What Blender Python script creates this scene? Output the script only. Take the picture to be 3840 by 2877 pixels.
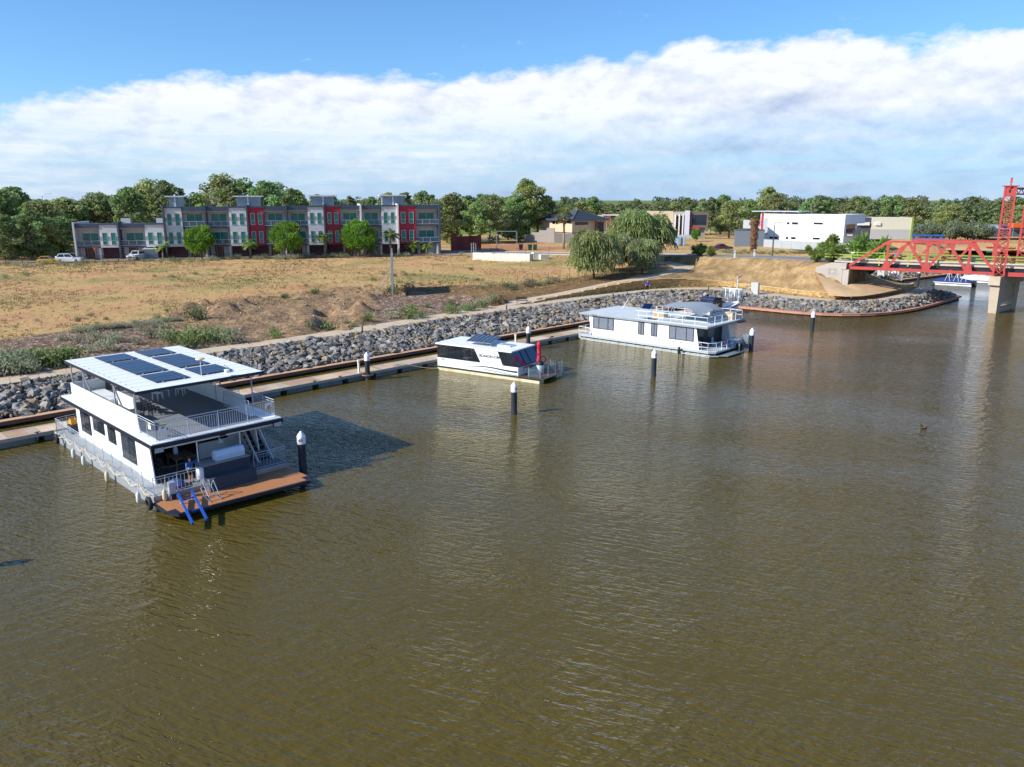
import bpy, bmesh, math, random
import numpy as np
from mathutils import Vector, Matrix
R = math.radians; PI = math.pi
for o in list(bpy.data.objects): bpy.data.objects.remove(o)
S = bpy.context.scene
# ---------------------------------------------------------------- camera
F_PX, CX, CY, YH, CAM_H = 2920.0, 1920.0, 1438.5, 748.0, 15.5
PITCH = math.atan((CY - YH) / F_PX)
cam_d = bpy.data.cameras.new('camera'); cam = bpy.data.objects.new('camera', cam_d)
S.collection.objects.link(cam); S.camera = cam
cam.location = (0, 0, CAM_H); cam.rotation_euler = (PI/2 - PITCH, 0, 0)
cam_d.sensor_width = 36; cam_d.lens = F_PX / 3840 * 36; cam_d.clip_start = .5; cam_d.clip_end = 20000
# ---------------------------------------------------------------- light
SUN_EL, SUN_GO = 32.0, 22.5          # elevation; compass of the light's travel, from +x towards +y
S.view_settings.view_transform = 'Standard'; S.view_settings.look = 'None'
S.view_settings.exposure = 0.42; S.view_settings.gamma = 1; S.view_settings.use_curve_mapping = False
sl = bpy.data.lights.new('sun', 'SUN'); sl.energy = 5.0; sl.angle = R(.55); sl.color = (1, .955, .88)
so = bpy.data.objects.new('sun', sl); S.collection.objects.link(so)
ld = Vector((math.cos(R(SUN_GO))*math.cos(R(SUN_EL)), math.sin(R(SUN_GO))*math.cos(R(SUN_EL)), -math.sin(R(SUN_EL))))
so.rotation_euler = ld.to_track_quat('-Z', 'Y').to_euler(); so.location = (-60, -30, 60)
wd = bpy.data.worlds.new('World'); S.world = wd; wd.use_nodes = True
def world():
    N = wd.node_tree.nodes; L = wd.node_tree.links; N.clear()
    def n(t, **k):
        a = N.new(t)
        for q, v in k.items(): setattr(a, q, v)
        return a
    def mth(op, a, b=None, c=None, clamp=False):
        m = n('ShaderNodeMath', operation=op, use_clamp=clamp)
        for i, v in enumerate((a, b, c)):
            if v is None: continue
            if isinstance(v, (int, float)): m.inputs[i].default_value = v
            else: L.new(v, m.inputs[i])
        return m.outputs[0]
    sky = n('ShaderNodeTexSky', sky_type='NISHITA', sun_disc=False, sun_elevation=R(SUN_EL))
    sky.sun_rotation = math.atan2(-ld.x, -ld.y) % (2*PI); sky.altitude = 50; sky.air_density = 1.0; sky.dust_density = .35; sky.ozone_density = 1.6
    tc = n('ShaderNodeTexCoord'); nm = n('ShaderNodeVectorMath', operation='NORMALIZE'); L.new(tc.outputs['Generated'], nm.inputs[0])
    sp = n('ShaderNodeSeparateXYZ'); L.new(nm.outputs[0], sp.inputs[0])
    el = mth('MULTIPLY', mth('ARCSINE', sp.outputs[2]), 180/PI)
    az = mth('MULTIPLY', mth('ARCTAN2', sp.outputs[0], sp.outputs[1]), 180/PI)
    t = mth('MULTIPLY_ADD', az, 1/360, .5)
    cr = n('ShaderNodeValToRGB'); cr.color_ramp.interpolation = 'B_SPLINE'
    pts = [(0, 8.4), (.35, 6.4), (.40, 4.6), (.418, 5.9), (.44, 7.6), (.46, 8.2), (.485, 8.2), (.503, 8.6), (.518, 9.2), (.53, 9.9), (.56, 9.8), (.585, 9.9), (.62, 10.0), (.8, 9.0), (1, 8.4)]
    e = cr.color_ramp.elements
    while len(e) < len(pts): e.new(.5)
    for q, (p, v) in zip(e, pts): q.position = p; q.color = (v/20,)*3 + (1,)
    L.new(t, cr.inputs[0]); edge = mth('MULTIPLY', cr.outputs[0], 20)
    def noise(scale, zs, det, rough, off=(0, 0, 0), dist=0):
        mp = n('ShaderNodeMapping'); mp.inputs['Scale'].default_value = (1, 1, zs); mp.inputs['Location'].default_value = off
        L.new(nm.outputs[0], mp.inputs[0]); t_ = n('ShaderNodeTexNoise'); L.new(mp.outputs[0], t_.inputs['Vector'])
        t_.inputs['Scale'].default_value = scale; t_.inputs['Detail'].default_value = det; t_.inputs['Roughness'].default_value = rough; t_.inputs['Distortion'].default_value = dist
        return t_.outputs[0]
    off = (.006, .010, -.022)
    n1 = noise(11, 2.1, 7, .6, (3.1, .4, .2), 0); n1b = noise(11, 2.1, 6, .58, (3.1+off[0], .4+off[1], .2+off[2]), 0)
    n2 = noise(3.5, 4.5, 2, .5, (0, 2, .9))
    n3 = noise(9, 9, 5, .6, (5, .3, .1), 0)
    d = mth('SUBTRACT', edge, el)                               # degrees below the top edge
    d = mth('ADD', d, mth('MULTIPLY', mth('SUBTRACT', n1, .5), 4.5))
    d = mth('ADD', d, mth('MULTIPLY', mth('SUBTRACT', n2, .5), 2.0))
    mask = mth('MULTIPLY', d, 1.25, clamp=True)
    mask = mth('SMOOTH_MIN', mask, 1.0, .25, clamp=True)
    # thin wisps above the bank
    ws = mth('MULTIPLY', mth('SUBTRACT', noise(22, 3.0, 5, .66, (1.3, 7.1, .6), 0), .66), 7, clamp=True)
    ws = mth('MULTIPLY', ws, mth('MULTIPLY', mth('SUBTRACT', 8.5, mth('ABSOLUTE', mth('SUBTRACT', el, mth('ADD', edge, 1)))), .16, clamp=True))
    mask = mth('MAXIMUM', mask, mth('MULTIPLY', ws, .55))
    # the lower layer thins to blue haze with streaks
    low = mth('MULTIPLY', mth('SUBTRACT', 6.3, el), .21, clamp=True)
    gaps = mth('MULTIPLY', mth('SUBTRACT', n3, .40), 3.2, clamp=True)
    keep = mth('SUBTRACT', 1.0, mth('MULTIPLY', low, mth('SUBTRACT', 1.0, mth('MULTIPLY_ADD', gaps, .65, .15))))
    mask = mth('MULTIPLY', mask, keep)
    rel = mth('MULTIPLY', mth('SUBTRACT', n1, n1b), 2.2)          # relief lit from the upper left
    rgt = mth('MULTIPLY', mth('ADD', az, 4.0), .05, clamp=True)
    dark = mth('MULTIPLY', mth('SUBTRACT', d, mth('SUBTRACT', 4.4, mth('MULTIPLY', rgt, 2.4))), .19, clamp=True)
    sh = mth('ADD', mth('SUBTRACT', .93, mth('MULTIPLY', dark, .74)), rel, clamp=True)
    cc = n('ShaderNodeMix', data_type='RGBA'); cc.inputs[6].default_value = (.29, .385, .575, 1); cc.inputs[7].default_value = (.75, .77, .80, 1)
    L.new(sh, cc.inputs[0])
    hz = n('ShaderNodeMix', data_type='RGBA'); hz.inputs[6].default_value = (.34, .54, .88, 1); hz.inputs[7].default_value = (0, 0, 0, 1)
    sk = n('ShaderNodeVectorMath', operation='MULTIPLY'); L.new(sky.outputs[0], sk.inputs[0]); sk.inputs[1].default_value = (.064, .099, .138)
    hv = mth('MULTIPLY', mth('SUBTRACT', 7.0, el), .11, clamp=True)   # humid air below the bank
    hm = n('ShaderNodeMix', data_type='RGBA'); L.new(hv, hm.inputs[0]); L.new(sk.outputs[0], hm.inputs[6]); hm.inputs[7].default_value = (.33, .49, .74, 1)
    fm = n('ShaderNodeMix', data_type='RGBA'); L.new(mask, fm.inputs[0]); L.new(hm.outputs[2], fm.inputs[6]); L.new(cc.outputs[2], fm.inputs[7])
    bg = n('ShaderNodeBackground'); L.new(fm.outputs[2], bg.inputs[0]); bg.inputs[1].default_value = 1.0
    out = n('ShaderNodeOutputWorld'); L.new(bg.outputs[0], out.inputs[0])
world()
# ---------------------------------------------------------------- geometry of the lens: pixel of the 3840 px photo + height -> ground point
SP, CP = math.sin(PITCH), math.cos(PITCH)
def G(x, y, z=0.0):
    u = (x-CX)/F_PX; v = (y-CY)/F_PX; t = (z-CAM_H)/-(SP+v*CP)
    return Vector((u*t, (CP-v*SP)*t, z))
def onplane(x, y, P, nrm):             # pixel -> point on a vertical plane through P
    u = (x-CX)/F_PX; v = (y-CY)/F_PX
    d = Vector((u, CP-v*SP, -(SP+v*CP))); o = Vector((0, 0, CAM_H)); nn = Vector((nrm[0], nrm[1], 0))
    return o + d*((Vector(P)-o).dot(nn)/d.dot(nn))
def Zat(Y, y):
    v = (y-CY)/F_PX; return CAM_H - Y*(SP+v*CP)/(CP-v*SP)
MA = R(45.4); MO = Vector((-12.6, 67.6, 0))
AX = Vector((math.cos(MA), math.sin(MA), 0)); BX = Vector((math.sin(MA), -math.cos(MA), 0))
def mar(a, b, z=0): return MO + AX*a + BX*b + Vector((0, 0, z))
# ---------------------------------------------------------------- mesh helpers
def V3(p): return Vector((p[0], p[1], p[2]))
class MB:
    def __init__(s): s.v = []; s.f = []; s.col = []; s.cc = None
    def add(s, vs, fs):
        n = len(s.v); s.v += [tuple(p) for p in vs]; s.f += [tuple(i+n for i in q) for q in fs]
        if s.cc is not None: s.col += [s.cc]*len(fs)
        return s
    def bx(s, x0, x1, y0, y1, z0, z1):
        return s.add([(x0,y0,z0),(x1,y0,z0),(x1,y1,z0),(x0,y1,z0),(x0,y0,z1),(x1,y0,z1),(x1,y1,z1),(x0,y1,z1)],
                     [(3,2,1,0),(4,5,6,7),(0,1,5,4),(1,2,6,5),(2,3,7,6),(3,0,4,7)])
    def box(s, c, d, rz=0, tilt=None):
        M = Matrix.Rotation(rz, 3, 'Z')
        if tilt: M = M @ Matrix.Rotation(tilt[1], 3, tilt[0])
        hx, hy, hz = d[0]/2, d[1]/2, d[2]/2; c = V3(c)
        vs = [c + M @ Vector(p) for p in ((-hx,-hy,-hz),(hx,-hy,-hz),(hx,hy,-hz),(-hx,hy,-hz),(-hx,-hy,hz),(hx,-hy,hz),(hx,hy,hz),(-hx,hy,hz))]
        return s.add(vs, [(3,2,1,0),(4,5,6,7),(0,1,5,4),(1,2,6,5),(2,3,7,6),(3,0,4,7)])
    def bar(s, p, q, w, h=None, ext=0):
        p = V3(p); q = V3(q); d = (q-p); L = d.length
        if L < 1e-6: return s
        d /= L; h = h or w
        up = Vector((0,0,1)) if abs(d.z) < .98 else Vector((1,0,0))
        x = d.cross(up).normalized()*(w/2); y = x.cross(d).normalized()*(h/2); p = p-d*ext; q = q+d*ext
        return s.add([p-x-y, p+x-y, p+x+y, p-x+y, q-x-y, q+x-y, q+x+y, q-x+y], [(0,1,2,3),(7,6,5,4),(4,5,1,0),(5,6,2,1),(6,7,3,2),(7,4,0,3)])
    def tube(s, p, q, r, r2=None, n=8, cap=True):
        p = V3(p); q = V3(q); r2 = r if r2 is None else r2; d = (q-p).normalized()
        up = Vector((0,0,1)) if abs(d.z) < .95 else Vector((1,0,0)); x = d.cross(up).normalized(); y = d.cross(x)
        vs = []
        for c, rr in ((p, r), (q, r2)):
            for i in range(n):
                a = 2*PI*i/n; vs.append(c + x*(math.cos(a)*rr) + y*(math.sin(a)*rr))
        fs = [(i, (i+1) % n, n+(i+1) % n, n+i) for i in range(n)]
        if cap: fs += [tuple(range(n-1, -1, -1)), tuple(range(n, 2*n))]
        return s.add(vs, fs)
    def pipe(s, pts, r, n=6, taper=None):
        for i in range(len(pts)-1):
            a = r if taper is None else r+(taper-r)*i/(len(pts)-1); b = r if taper is None else r+(taper-r)*(i+1)/(len(pts)-1)
            s.tube(pts[i], pts[i+1], a, b, n)
        return s
    def lathe(s, prof, c=(0,0,0), n=16):
        vs = []; c = V3(c)
        for r, z in prof:
            for i in range(n): a = 2*PI*i/n; vs.append(c+Vector((r*math.cos(a), r*math.sin(a), z)))
        fs = [(j*n+i, j*n+(i+1) % n, (j+1)*n+(i+1) % n, (j+1)*n+i) for j in range(len(prof)-1) for i in range(n)]
        fs += [tuple(range(n-1, -1, -1)), tuple(range((len(prof)-1)*n, len(prof)*n))]
        return s.add(vs, fs)
    def ext(s, poly, d, c=(0,0,0)):      # closed polygon (3-D points) swept by vector d
        n = len(poly); d = V3(d); p = [V3(q)+V3(c) for q in poly]
        return s.add(p+[q+d for q in p], [tuple(range(n-1, -1, -1)), tuple(range(n, 2*n))]+[(i, (i+1) % n, n+(i+1) % n, n+i) for i in range(n)])
    def quad(s, *p): return s.add(p, [tuple(range(len(p)))])
    def ball(s, c, r, nu=10, nv=7):
        c = V3(c); r = r if isinstance(r, (tuple, list)) else (r, r, r); vs = []
        for j in range(1, nv):
            t = PI*j/nv
            for i in range(nu): a = 2*PI*i/nu; vs.append(c+Vector((r[0]*math.sin(t)*math.cos(a), r[1]*math.sin(t)*math.sin(a), r[2]*math.cos(t))))
        k = len(vs); vs += [c+Vector((0,0,r[2])), c-Vector((0,0,r[2]))]
        fs = [(j*nu+i, (j+1)*nu+i, (j+1)*nu+(i+1) % nu, j*nu+(i+1) % nu) for j in range(nv-2) for i in range(nu)]
        fs += [(k, i, (i+1) % nu) for i in range(nu)] + [(k+1, (nv-2)*nu+(i+1) % nu, (nv-2)*nu+i) for i in range(nu)]
        return s.add(vs, fs)
    def mesh(s, name, m, smooth=False):
        me = bpy.data.meshes.new(name); me.from_pydata(s.v, [], s.f)
        if m: me.materials.append(m)
        if s.col and len(s.col) == len(s.f):
            at = me.color_attributes.new('Col', 'FLOAT_COLOR', 'CORNER'); a = np.empty((len(me.loops), 4), np.float32); a[:, 3] = 1
            cnt = np.fromiter((len(q) for q in s.f), int, len(s.f)); a[:, :3] = np.repeat(np.array(s.col, np.float32), cnt, axis=0)
            at.data.foreach_set('color', a.ravel())
        if smooth: me.polygons.foreach_set('use_smooth', [True]*len(me.polygons))
        me.update(); return me
    def build(s, name, m, parent=None, smooth=False, loc=None, fix=True):
        me = s.mesh(name, m, smooth)
        if fix and len(s.f) < 4000:
            bm = bmesh.new(); bm.from_mesh(me); bmesh.ops.recalc_face_normals(bm, faces=bm.faces); bm.to_mesh(me); bm.free()
        if smooth and len(s.f) < 4000:
            try: me.set_sharp_from_angle(angle=R(40))
            except Exception: pass
        return link(name, me, parent, loc)
C = S.collection.objects
def link(name, me, parent=None, loc=None):
    o = bpy.data.objects.new(name, me); C.link(o)
    if parent: o.parent = parent
    if loc is not None: o.location = loc
    return o
def tag(o, label=None, cat=None, group=None, kind=None):
    for k, v in (('label', label), ('category', cat), ('group', group), ('kind', kind)):
        if v: o[k] = v
    return o
def thing(name, label, cat, loc=(0,0,0), rz=0, group=None):
    o = bpy.data.objects.new(name, None); C.link(o); o.empty_display_size = .3
    o.location = loc; o.rotation_euler = (0, 0, rz); return tag(o, label, cat, group)
KIDS = {}
def kids(o):
    return [c for c in bpy.data.objects if c.parent is o] if o.name not in KIDS else KIDS[o.name]
def copytree(o, loc=None, rz=None, sc=None, label=None, parent=None):
    if o.name not in KIDS: KIDS[o.name] = [c for c in bpy.data.objects if c.parent is o]
    c = o.copy(); C.link(c)
    if parent: c.parent = parent
    if loc is not None: c.location = loc
    if rz is not None: c.rotation_euler = (0, 0, rz)
    if sc is not None: c.scale = (sc,)*3 if isinstance(sc, (int, float)) else sc
    if label: c['label'] = label
    for k in KIDS[o.name]: copytree(k, parent=c)
    return c
def frame(p, q, off=(0,0,0)): pass
# ---------------------------------------------------------------- materials
def lin(h):
    h = h.lstrip('#'); v = [int(h[i:i+2], 16)/255 for i in (0, 2, 4)]
    return tuple(c/12.92 if c <= .04045 else ((c+.055)/1.055)**2.4 for c in v)
MATS = {}
def mat(name, rgb, rough=.6, metal=0, var=.12, scale=2.0, bump=0, bscale=None, spec=.5, alpha=1, col=False, trans=0, stretch=None, emit=0, dirt=None, coat=0):
    if name in MATS: return MATS[name]
    if isinstance(rgb, str): rgb = lin(rgb)
    m = bpy.data.materials.new(name); m.use_nodes = True; MATS[name] = m
    N = m.node_tree.nodes; L = m.node_tree.links; b = N['Principled BSDF']
    b.inputs['Roughness'].default_value = rough; b.inputs['Metallic'].default_value = metal; b.inputs['Specular IOR Level'].default_value = spec
    b.inputs['Alpha'].default_value = alpha; b.inputs['Transmission Weight'].default_value = trans; b.inputs['Coat Weight'].default_value = coat
    tc = N.new('ShaderNodeTexCoord'); mp = N.new('ShaderNodeMapping'); L.new(tc.outputs['Object'], mp.inputs[0])
    if stretch: mp.inputs['Scale'].default_value = stretch
    nz = N.new('ShaderNodeTexNoise'); nz.inputs['Scale'].default_value = scale; nz.inputs['Detail'].default_value = 6; nz.inputs['Roughness'].default_value = .62
    L.new(mp.outputs[0], nz.inputs['Vector'])
    hs = N.new('ShaderNodeMix'); hs.data_type = 'RGBA'; hs.blend_type = 'MULTIPLY'; hs.inputs[0].default_value = 1
    rp = N.new('ShaderNodeMapRange'); rp.inputs[1].default_value = .25; rp.inputs[2].default_value = .75; rp.inputs[3].default_value = 1-var; rp.inputs[4].default_value = 1+var
    L.new(nz.outputs[0], rp.inputs[0]); L.new(rp.outputs[0], hs.inputs[7])
    if col:
        at = N.new('ShaderNodeAttribute'); at.attribute_name = 'Col'; L.new(at.outputs['Color'], hs.inputs[6])
    else: hs.inputs[6].default_value = (*rgb, 1)
    out = hs.outputs[2]
    if dirt:                                      # blotchy wear: (colour, amount, scale)
        n2 = N.new('ShaderNodeTexNoise'); n2.inputs['Scale'].default_value = dirt[2]; n2.inputs['Detail'].default_value = 8; n2.inputs['Roughness'].default_value = .7
        L.new(mp.outputs[0], n2.inputs['Vector'])
        r2 = N.new('ShaderNodeMapRange'); r2.inputs[1].default_value = .5; r2.inputs[2].default_value = .72; r2.inputs[4].default_value = dirt[1]; L.new(n2.outputs[0], r2.inputs[0])
        mx = N.new('ShaderNodeMix'); mx.data_type = 'RGBA'; L.new(r2.outputs[0], mx.inputs[0]); L.new(out, mx.inputs[6]); mx.inputs[7].default_value = (*lin(dirt[0]), 1); out = mx.outputs[2]
    L.new(out, b.inputs['Base Color'])
    if bump:
        bn = N.new('ShaderNodeBump'); bn.inputs['Strength'].default_value = bump; bn.inputs['Distance'].default_value = .05
        nb = N.new('ShaderNodeTexNoise'); nb.inputs['Scale'].default_value = bscale or scale*4; nb.inputs['Detail'].default_value = 5; L.new(mp.outputs[0], nb.inputs['Vector'])
        L.new(nb.outputs[0], bn.inputs['Height']); L.new(bn.outputs[0], b.inputs['Normal'])
    if emit: b.inputs['Emission Strength'].default_value = emit; b.inputs['Emission Color'].default_value = (*rgb, 1)
    return m
M_white = mat('white_paint', '#e9ebec', .35, var=.03, scale=1.2, dirt=('#b9b9b0', .25, 1.6))
M_alu = mat('aluminium', '#b9bec4', .38, .75, var=.06)
M_galv = mat('galvanised', '#a9b0b5', .5, .55, var=.1)
M_rail = mat('rail_grey', '#b4bcc6', .4, .3, var=.05)
M_railw = mat('rail_white', '#e4e7ea', .4, var=.03)
M_black = mat('black_rubber', '#16181b', .6, var=.2)
M_dark = mat('dark_trim', '#22252c', .45, var=.1)
M_glass = mat('dark_glass', '#10161d', .06, var=.05, spec=.8)
M_tint = mat('tinted_glass', '#0d1f2c', .05, var=.15, spec=.9)
M_bluegl = mat('blue_glass', '#123350', .06, var=.15, spec=.9)
M_green = mat('green_glass', '#1f7d70', .09, var=.4, scale=.8, spec=.5)
M_solar = mat('solar_cell', '#0b1d40', .2, var=.25, scale=1.3, spec=.25)
M_conc = mat('concrete', '#b3aaa0', .85, var=.1, scale=1.1, bump=.25, bscale=9, dirt=('#8a8178', .35, .8))
M_floor = mat('deck_grey', '#5b6068', .8, var=.08, scale=3, bump=.1)
M_person_skin = mat('skin', '#c68a6a', .55, var=.04)
M_rope = mat('rope', '#d8c29a', .9, var=.15, scale=12)
def clear_glass(name, rgb, rough=.03, mixf=.35):
    m = bpy.data.materials.new(name); m.use_nodes = True; N = m.node_tree.nodes; L = m.node_tree.links
    b = N['Principled BSDF']; b.inputs['Base Color'].default_value = (*lin(rgb), 1); b.inputs['Roughness'].default_value = rough; b.inputs['Specular IOR Level'].default_value = .8
    t = N.new('ShaderNodeBsdfTransparent'); mx = N.new('ShaderNodeMixShader'); mx.inputs[0].default_value = mixf
    L.new(t.outputs[0], mx.inputs[1]); L.new(b.outputs[0], mx.inputs[2]); L.new(mx.outputs[0], N['Material Output'].inputs[0]); MATS[name] = m; return m
M_clear = clear_glass('balustrade_glass', '#5d7480', mixf=.42)
M_vinyl = clear_glass('clear_vinyl', '#1c242c', .12, .62)
def textmesh(txt, size, depth=.004):
    cu = bpy.data.curves.new('txt', 'FONT'); cu.body = txt; cu.size = size; cu.extrude = depth; cu.align_x = 'CENTER'; cu.align_y = 'CENTER'; cu.resolution_u = 3; cu.offset = size*.022
    o = bpy.data.objects.new('txt', cu); C.link(o); dg = bpy.context.evaluated_depsgraph_get(); dg.update()
    me = bpy.data.meshes.new_from_object(o.evaluated_get(dg)); bpy.data.objects.remove(o); bpy.data.curves.remove(cu); return me
def lettering(name, txt, size, m, parent, M4, wrap=None, weight=0):
    me = textmesh(txt, size)
    if wrap:
        for v in me.vertices:
            a = v.co.x/wrap; r = wrap+.004+v.co.z; v.co = Vector((r*math.sin(a), -r*math.cos(a), v.co.y))
    me.transform(M4); me.materials.clear(); me.materials.append(m); return link(name, me, parent)
# ================================================================ terrain
rnd = random.Random(7)
def resamp(p, n):
    p = np.array(p, float); d = np.r_[0, np.cumsum(np.linalg.norm(np.diff(p[:, :2], axis=0), axis=1))]
    t = np.linspace(0, d[-1], n); return np.stack([np.interp(t, d, p[:, i]) for i in range(p.shape[1])], 1)
def smooth(p, k=2, it=3):
    p = np.array(p, float)
    for _ in range(it):
        q = p.copy(); q[1:-1] = (p[:-2]+2*p[1:-1]+p[2:])/4; p = q
    return p
def pl(pts, z=None, n=None, it=2, step=1.5):
    w = [tuple(G(q[0], q[1], q[2] if len(q) > 2 else z)) for q in pts]
    L = sum(math.dist(w[i][:2], w[i+1][:2]) for i in range(len(w)-1))
    return smooth(resamp(w, n or max(4, int(L/step))), it=it)
ZP = 1.5
PF = pl([(-600,1530),(0,1442),(133,1424),(265,1401),(784,1325),(1000,1294),(1189,1268),(1447,1231),(1646,1199),(1895,1164),(2100,1133),(2294,1110),(2421,1095),(2502,1089),(2590,1086),(2690,1088),(2824,1106),(2885,1112),(2958,1121),(3061,1130),(3190,1136),(3293,1130),(3421,1112),(3494,1091)], ZP, 150, 12)
PB = pl([(-600,1500),(0,1417),(106,1402),(292,1378),(743,1309),(1000,1278),(1249,1241),(1423,1214),(1622,1182),(1815,1152),(1960,1138),(2123,1118),(2272,1102),(2421,1086),(2560,1079),(2690,1076),(2824,1089),(2958,1107),(3086,1120),(3190,1125),(3293,1114),(3396,1095),(3440,1080)], ZP, 150, 12)
RF = pl([(1900,1149,1.5),(2055,1118,1.7),(2177,1092,2.1),(2285,1071,2.42),(2383,1054,2.78),(2560,1019,3.2),(2610,1003,3.4),(2590,988,3.65),(2510,979,3.95)], None, 60, 3)
RB = pl([(1815,1152,1.5),(1960,1121,1.65),(2068,1103,1.9),(2177,1081,2.2),(2285,1059,2.5),(2475,1024,3.05),(2532,1006,3.35),(2520,996,3.55),(2460,986,3.85)], None, 60, 3)
WALLF = pl([(2002,1137),(2055,1126),(2177,1111),(2272,1098),(2421,1081),(2560,1074),(2690,1071),(2824,1084),(2958,1102),(3086,1115),(3190,1120),(3293,1109),(3396,1090),(3428,1076)], ZP, 90, 10)
wt = [(0, 1.6), (.04, 1.8), (.1, 2.0), (.16, 2.3), (.22, 2.55), (.28, 2.8), (.36, 2.85), (.42, 2.5), (.5, 2.15), (1, 2.1)]
def wall_top(t): return float(np.interp(t, [a for a, b in wt], [b for a, b in wt]))
FL = pl([(-600,1330),(0,1276),(176,1252),(411,1229),(646,1200),(764,1164),(930,1150),(1130,1140),(1250,1105),(1437,1098),(1776,1100),(1870,1112)], 2.5, 70, 6)
ROADC = smooth(resamp([(-34,205,2.8),(-20,198,2.85),(-2,191,3.0),(14.4,179,3.4),(28.7,161,4.5),(38.5,148,5.2),(44.5,139,5.7),(48.3,131.5,5.95),(50.6,126,6.05),(52.4,122.4,6.1)], 60), it=4)
CAP0 = [tuple(mar(a, -5.4)) for a in (-60, -40, -20, 0, 20, 40, 58)]
CAP1 = [(32.2,112.8,0),(35.4,110.1,0),(39.7,105.9,0),(44.6,104,0),(50.6,105.3,0),(56,108.8,0),(60.2,112.6,0),(66.5,118.9,0),(72.2,124.9,0)]
CAP1 = [tuple(q) for q in smooth(resamp(CAP1, 34), it=4)]
CAP2 = [(72.2,124.9,0),(72.8,127.5,0),(69.5,134,0),(68.6,142,0),(73.5,149.5,0),(82,156,0),(90,162,0),(100,170,0)]
SHORE = CAP0 + [tuple(mar(61.5,-5.4))] + CAP1 + CAP2[1:] + [(104,190,0),(100,215,0),(105,232,0),(300,236,0),(600,200,0),(600,-400,0),(-500,-400,0)]
SH = np.array(SHORE)[:, :2]
RIVER = np.array([(-160,262),(-60,292),(-10,272),(30,262),(70,300),(60,345),(-20,330),(-80,350),(-200,330)], float)
def inpoly(X, Y, P):
    c = np.zeros(X.shape, bool); n = len(P); j = n-1
    for i in range(n):
        xi, yi = P[i]; xj, yj = P[j]
        m = ((yi > Y) != (yj > Y))
        with np.errstate(divide='ignore', invalid='ignore'): xx = (xj-xi)*(Y-yi)/(yj-yi+1e-12)+xi
        c ^= m & (X < xx); j = i
    return c
def dpoly(X, Y, P, closed=True):
    best = np.full(X.shape, 1e9); n = len(P)
    for i in range(n if closed else n-1):
        a = P[i]; b = P[(i+1) % n]; d = b-a; l2 = (d**2).sum()+1e-9
        t = np.clip(((X-a[0])*d[0]+(Y-a[1])*d[1])/l2, 0, 1)
        best = np.minimum(best, np.hypot(X-a[0]-t*d[0], Y-a[1]-t*d[1]))
    return best
ctl = []
def addc(P, dz=0.0):
    for q in P: ctl.append((q[0], q[1], q[2]+dz))
PC = (PF+PB)/2
for P in (PF, PB, PC, PF*.75+PB*.25, PF*.25+PB*.75): addc(P, -.07)
RC = (RF+RB)/2
for P in (RF, RB, RC): addc(P, -.07)
addc(FL)
wl = resamp(WALLF, 90); tn = np.gradient(wl[:, :2], axis=0); tn /= np.linalg.norm(tn, axis=1)[:, None]; WN = np.stack([-tn[:, 1], tn[:, 0]], 1)   # inland normal
for i in range(90):
    t = i/89; z = wall_top(t)
    [ctl.append((wl[i,0]-WN[i,0]*k, wl[i,1]-WN[i,1]*k, ZP-.06)) for k in (-.1,.25,.6)]
    for k in (.7, 1.4): ctl.append((wl[i,0]+WN[i,0]*k, wl[i,1]+WN[i,1]*k, z-.08))
for i in range(60):
    q = ROADC[i]; d = ROADC[min(i+1, 59)]-ROADC[max(i-1, 0)]; d = d[:2]/np.linalg.norm(d[:2]); nx, ny = -d[1], d[0]
    for k in (-3.4, 0, 3.4): ctl.append((q[0]+nx*k, q[1]+ny*k, q[2]-.08))
for P in (CAP0, CAP1, CAP2):
    Pr = resamp(P, max(6, int(len(P)*3)))
    tt = np.gradient(Pr[:, :2], axis=0); tt /= np.linalg.norm(tt, axis=1)[:, None]
    for i in range(len(Pr)):
        for k, z in ((.4, .22), (1.2, .25)): ctl.append((Pr[i,0]-tt[i,1]*k, Pr[i,1]+tt[i,0]*k, z))
NPIN = len(ctl)
for x in range(-240, 1, 12):
    for y in range(100, 330, 12):
        if (x*.70-y*-.0) > -400 and y > 118+.98*max(x, -90)*.0+max(0, (x+60)*.55): ctl.append((x, y, 2.8))
for x, y, z in [(14,221,3.1),(30,230,3.2),(0,225,2.9),(20,190,3.0),(40,215,3.6),(45,185,3.9),(62,195,4.1),(80,185,4.3),(75,215,4.2),(100,215,3.5),(120,242,3.6),(60,240,3.6),(90,180,4.0),(78,170,3.5),(85,166,2.0),(95,178,2.0),(72,158,3.2),(66,150,3.8),(60,142,5.2),(63,134,3.0),(69,128.5,1.6),(66,124,1.5),(6,135,2.9),(-60,100,2.75),(-45,92,2.7),(-30,100,2.75),(-70,85,2.7),(-15,108,2.75),(0,118,2.8),(-55,120,2.75),(-80,100,2.75),(-20,130,2.8),
                (60,131,4.8),(22,127,3.3),(200,250,3),(300,260,4),(150,245,2.5),(110,237,1.0),(140,240,1.0),(180,242,1.0),(-120,60,2.8),(-200,50,2.8)]: ctl.append((x, y, z))
ctl = np.array(ctl)
def coords(lo, f0, f1, hi, st, g=1.18):
    m = list(np.arange(f0, f1, st)); s = st; x = f1; r = []
    while x < hi: r.append(x); s *= g; x += s
    s = st; x = f0-st; l = []
    while x > lo: l.append(x); s *= g; x -= s
    return np.array(l[::-1]+m+r)
XS = coords(-5000, -72, 104, 5000, .56); YS = coords(-500, 44, 160, 9000, .56)
def idw(X, Y):
    sh = X.shape; X = X.ravel(); Y = Y.ravel(); out = np.empty(X.size)
    for i in range(0, X.size, 4000):
        d2 = (X[i:i+4000, None]-ctl[None, :, 0])**2+(Y[i:i+4000, None]-ctl[None, :, 1])**2+.02
        w = d2**-2.2; out[i:i+4000] = (w*ctl[None, :, 2]).sum(1)/w.sum(1)
    return out.reshape(sh)
PINS = []
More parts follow.
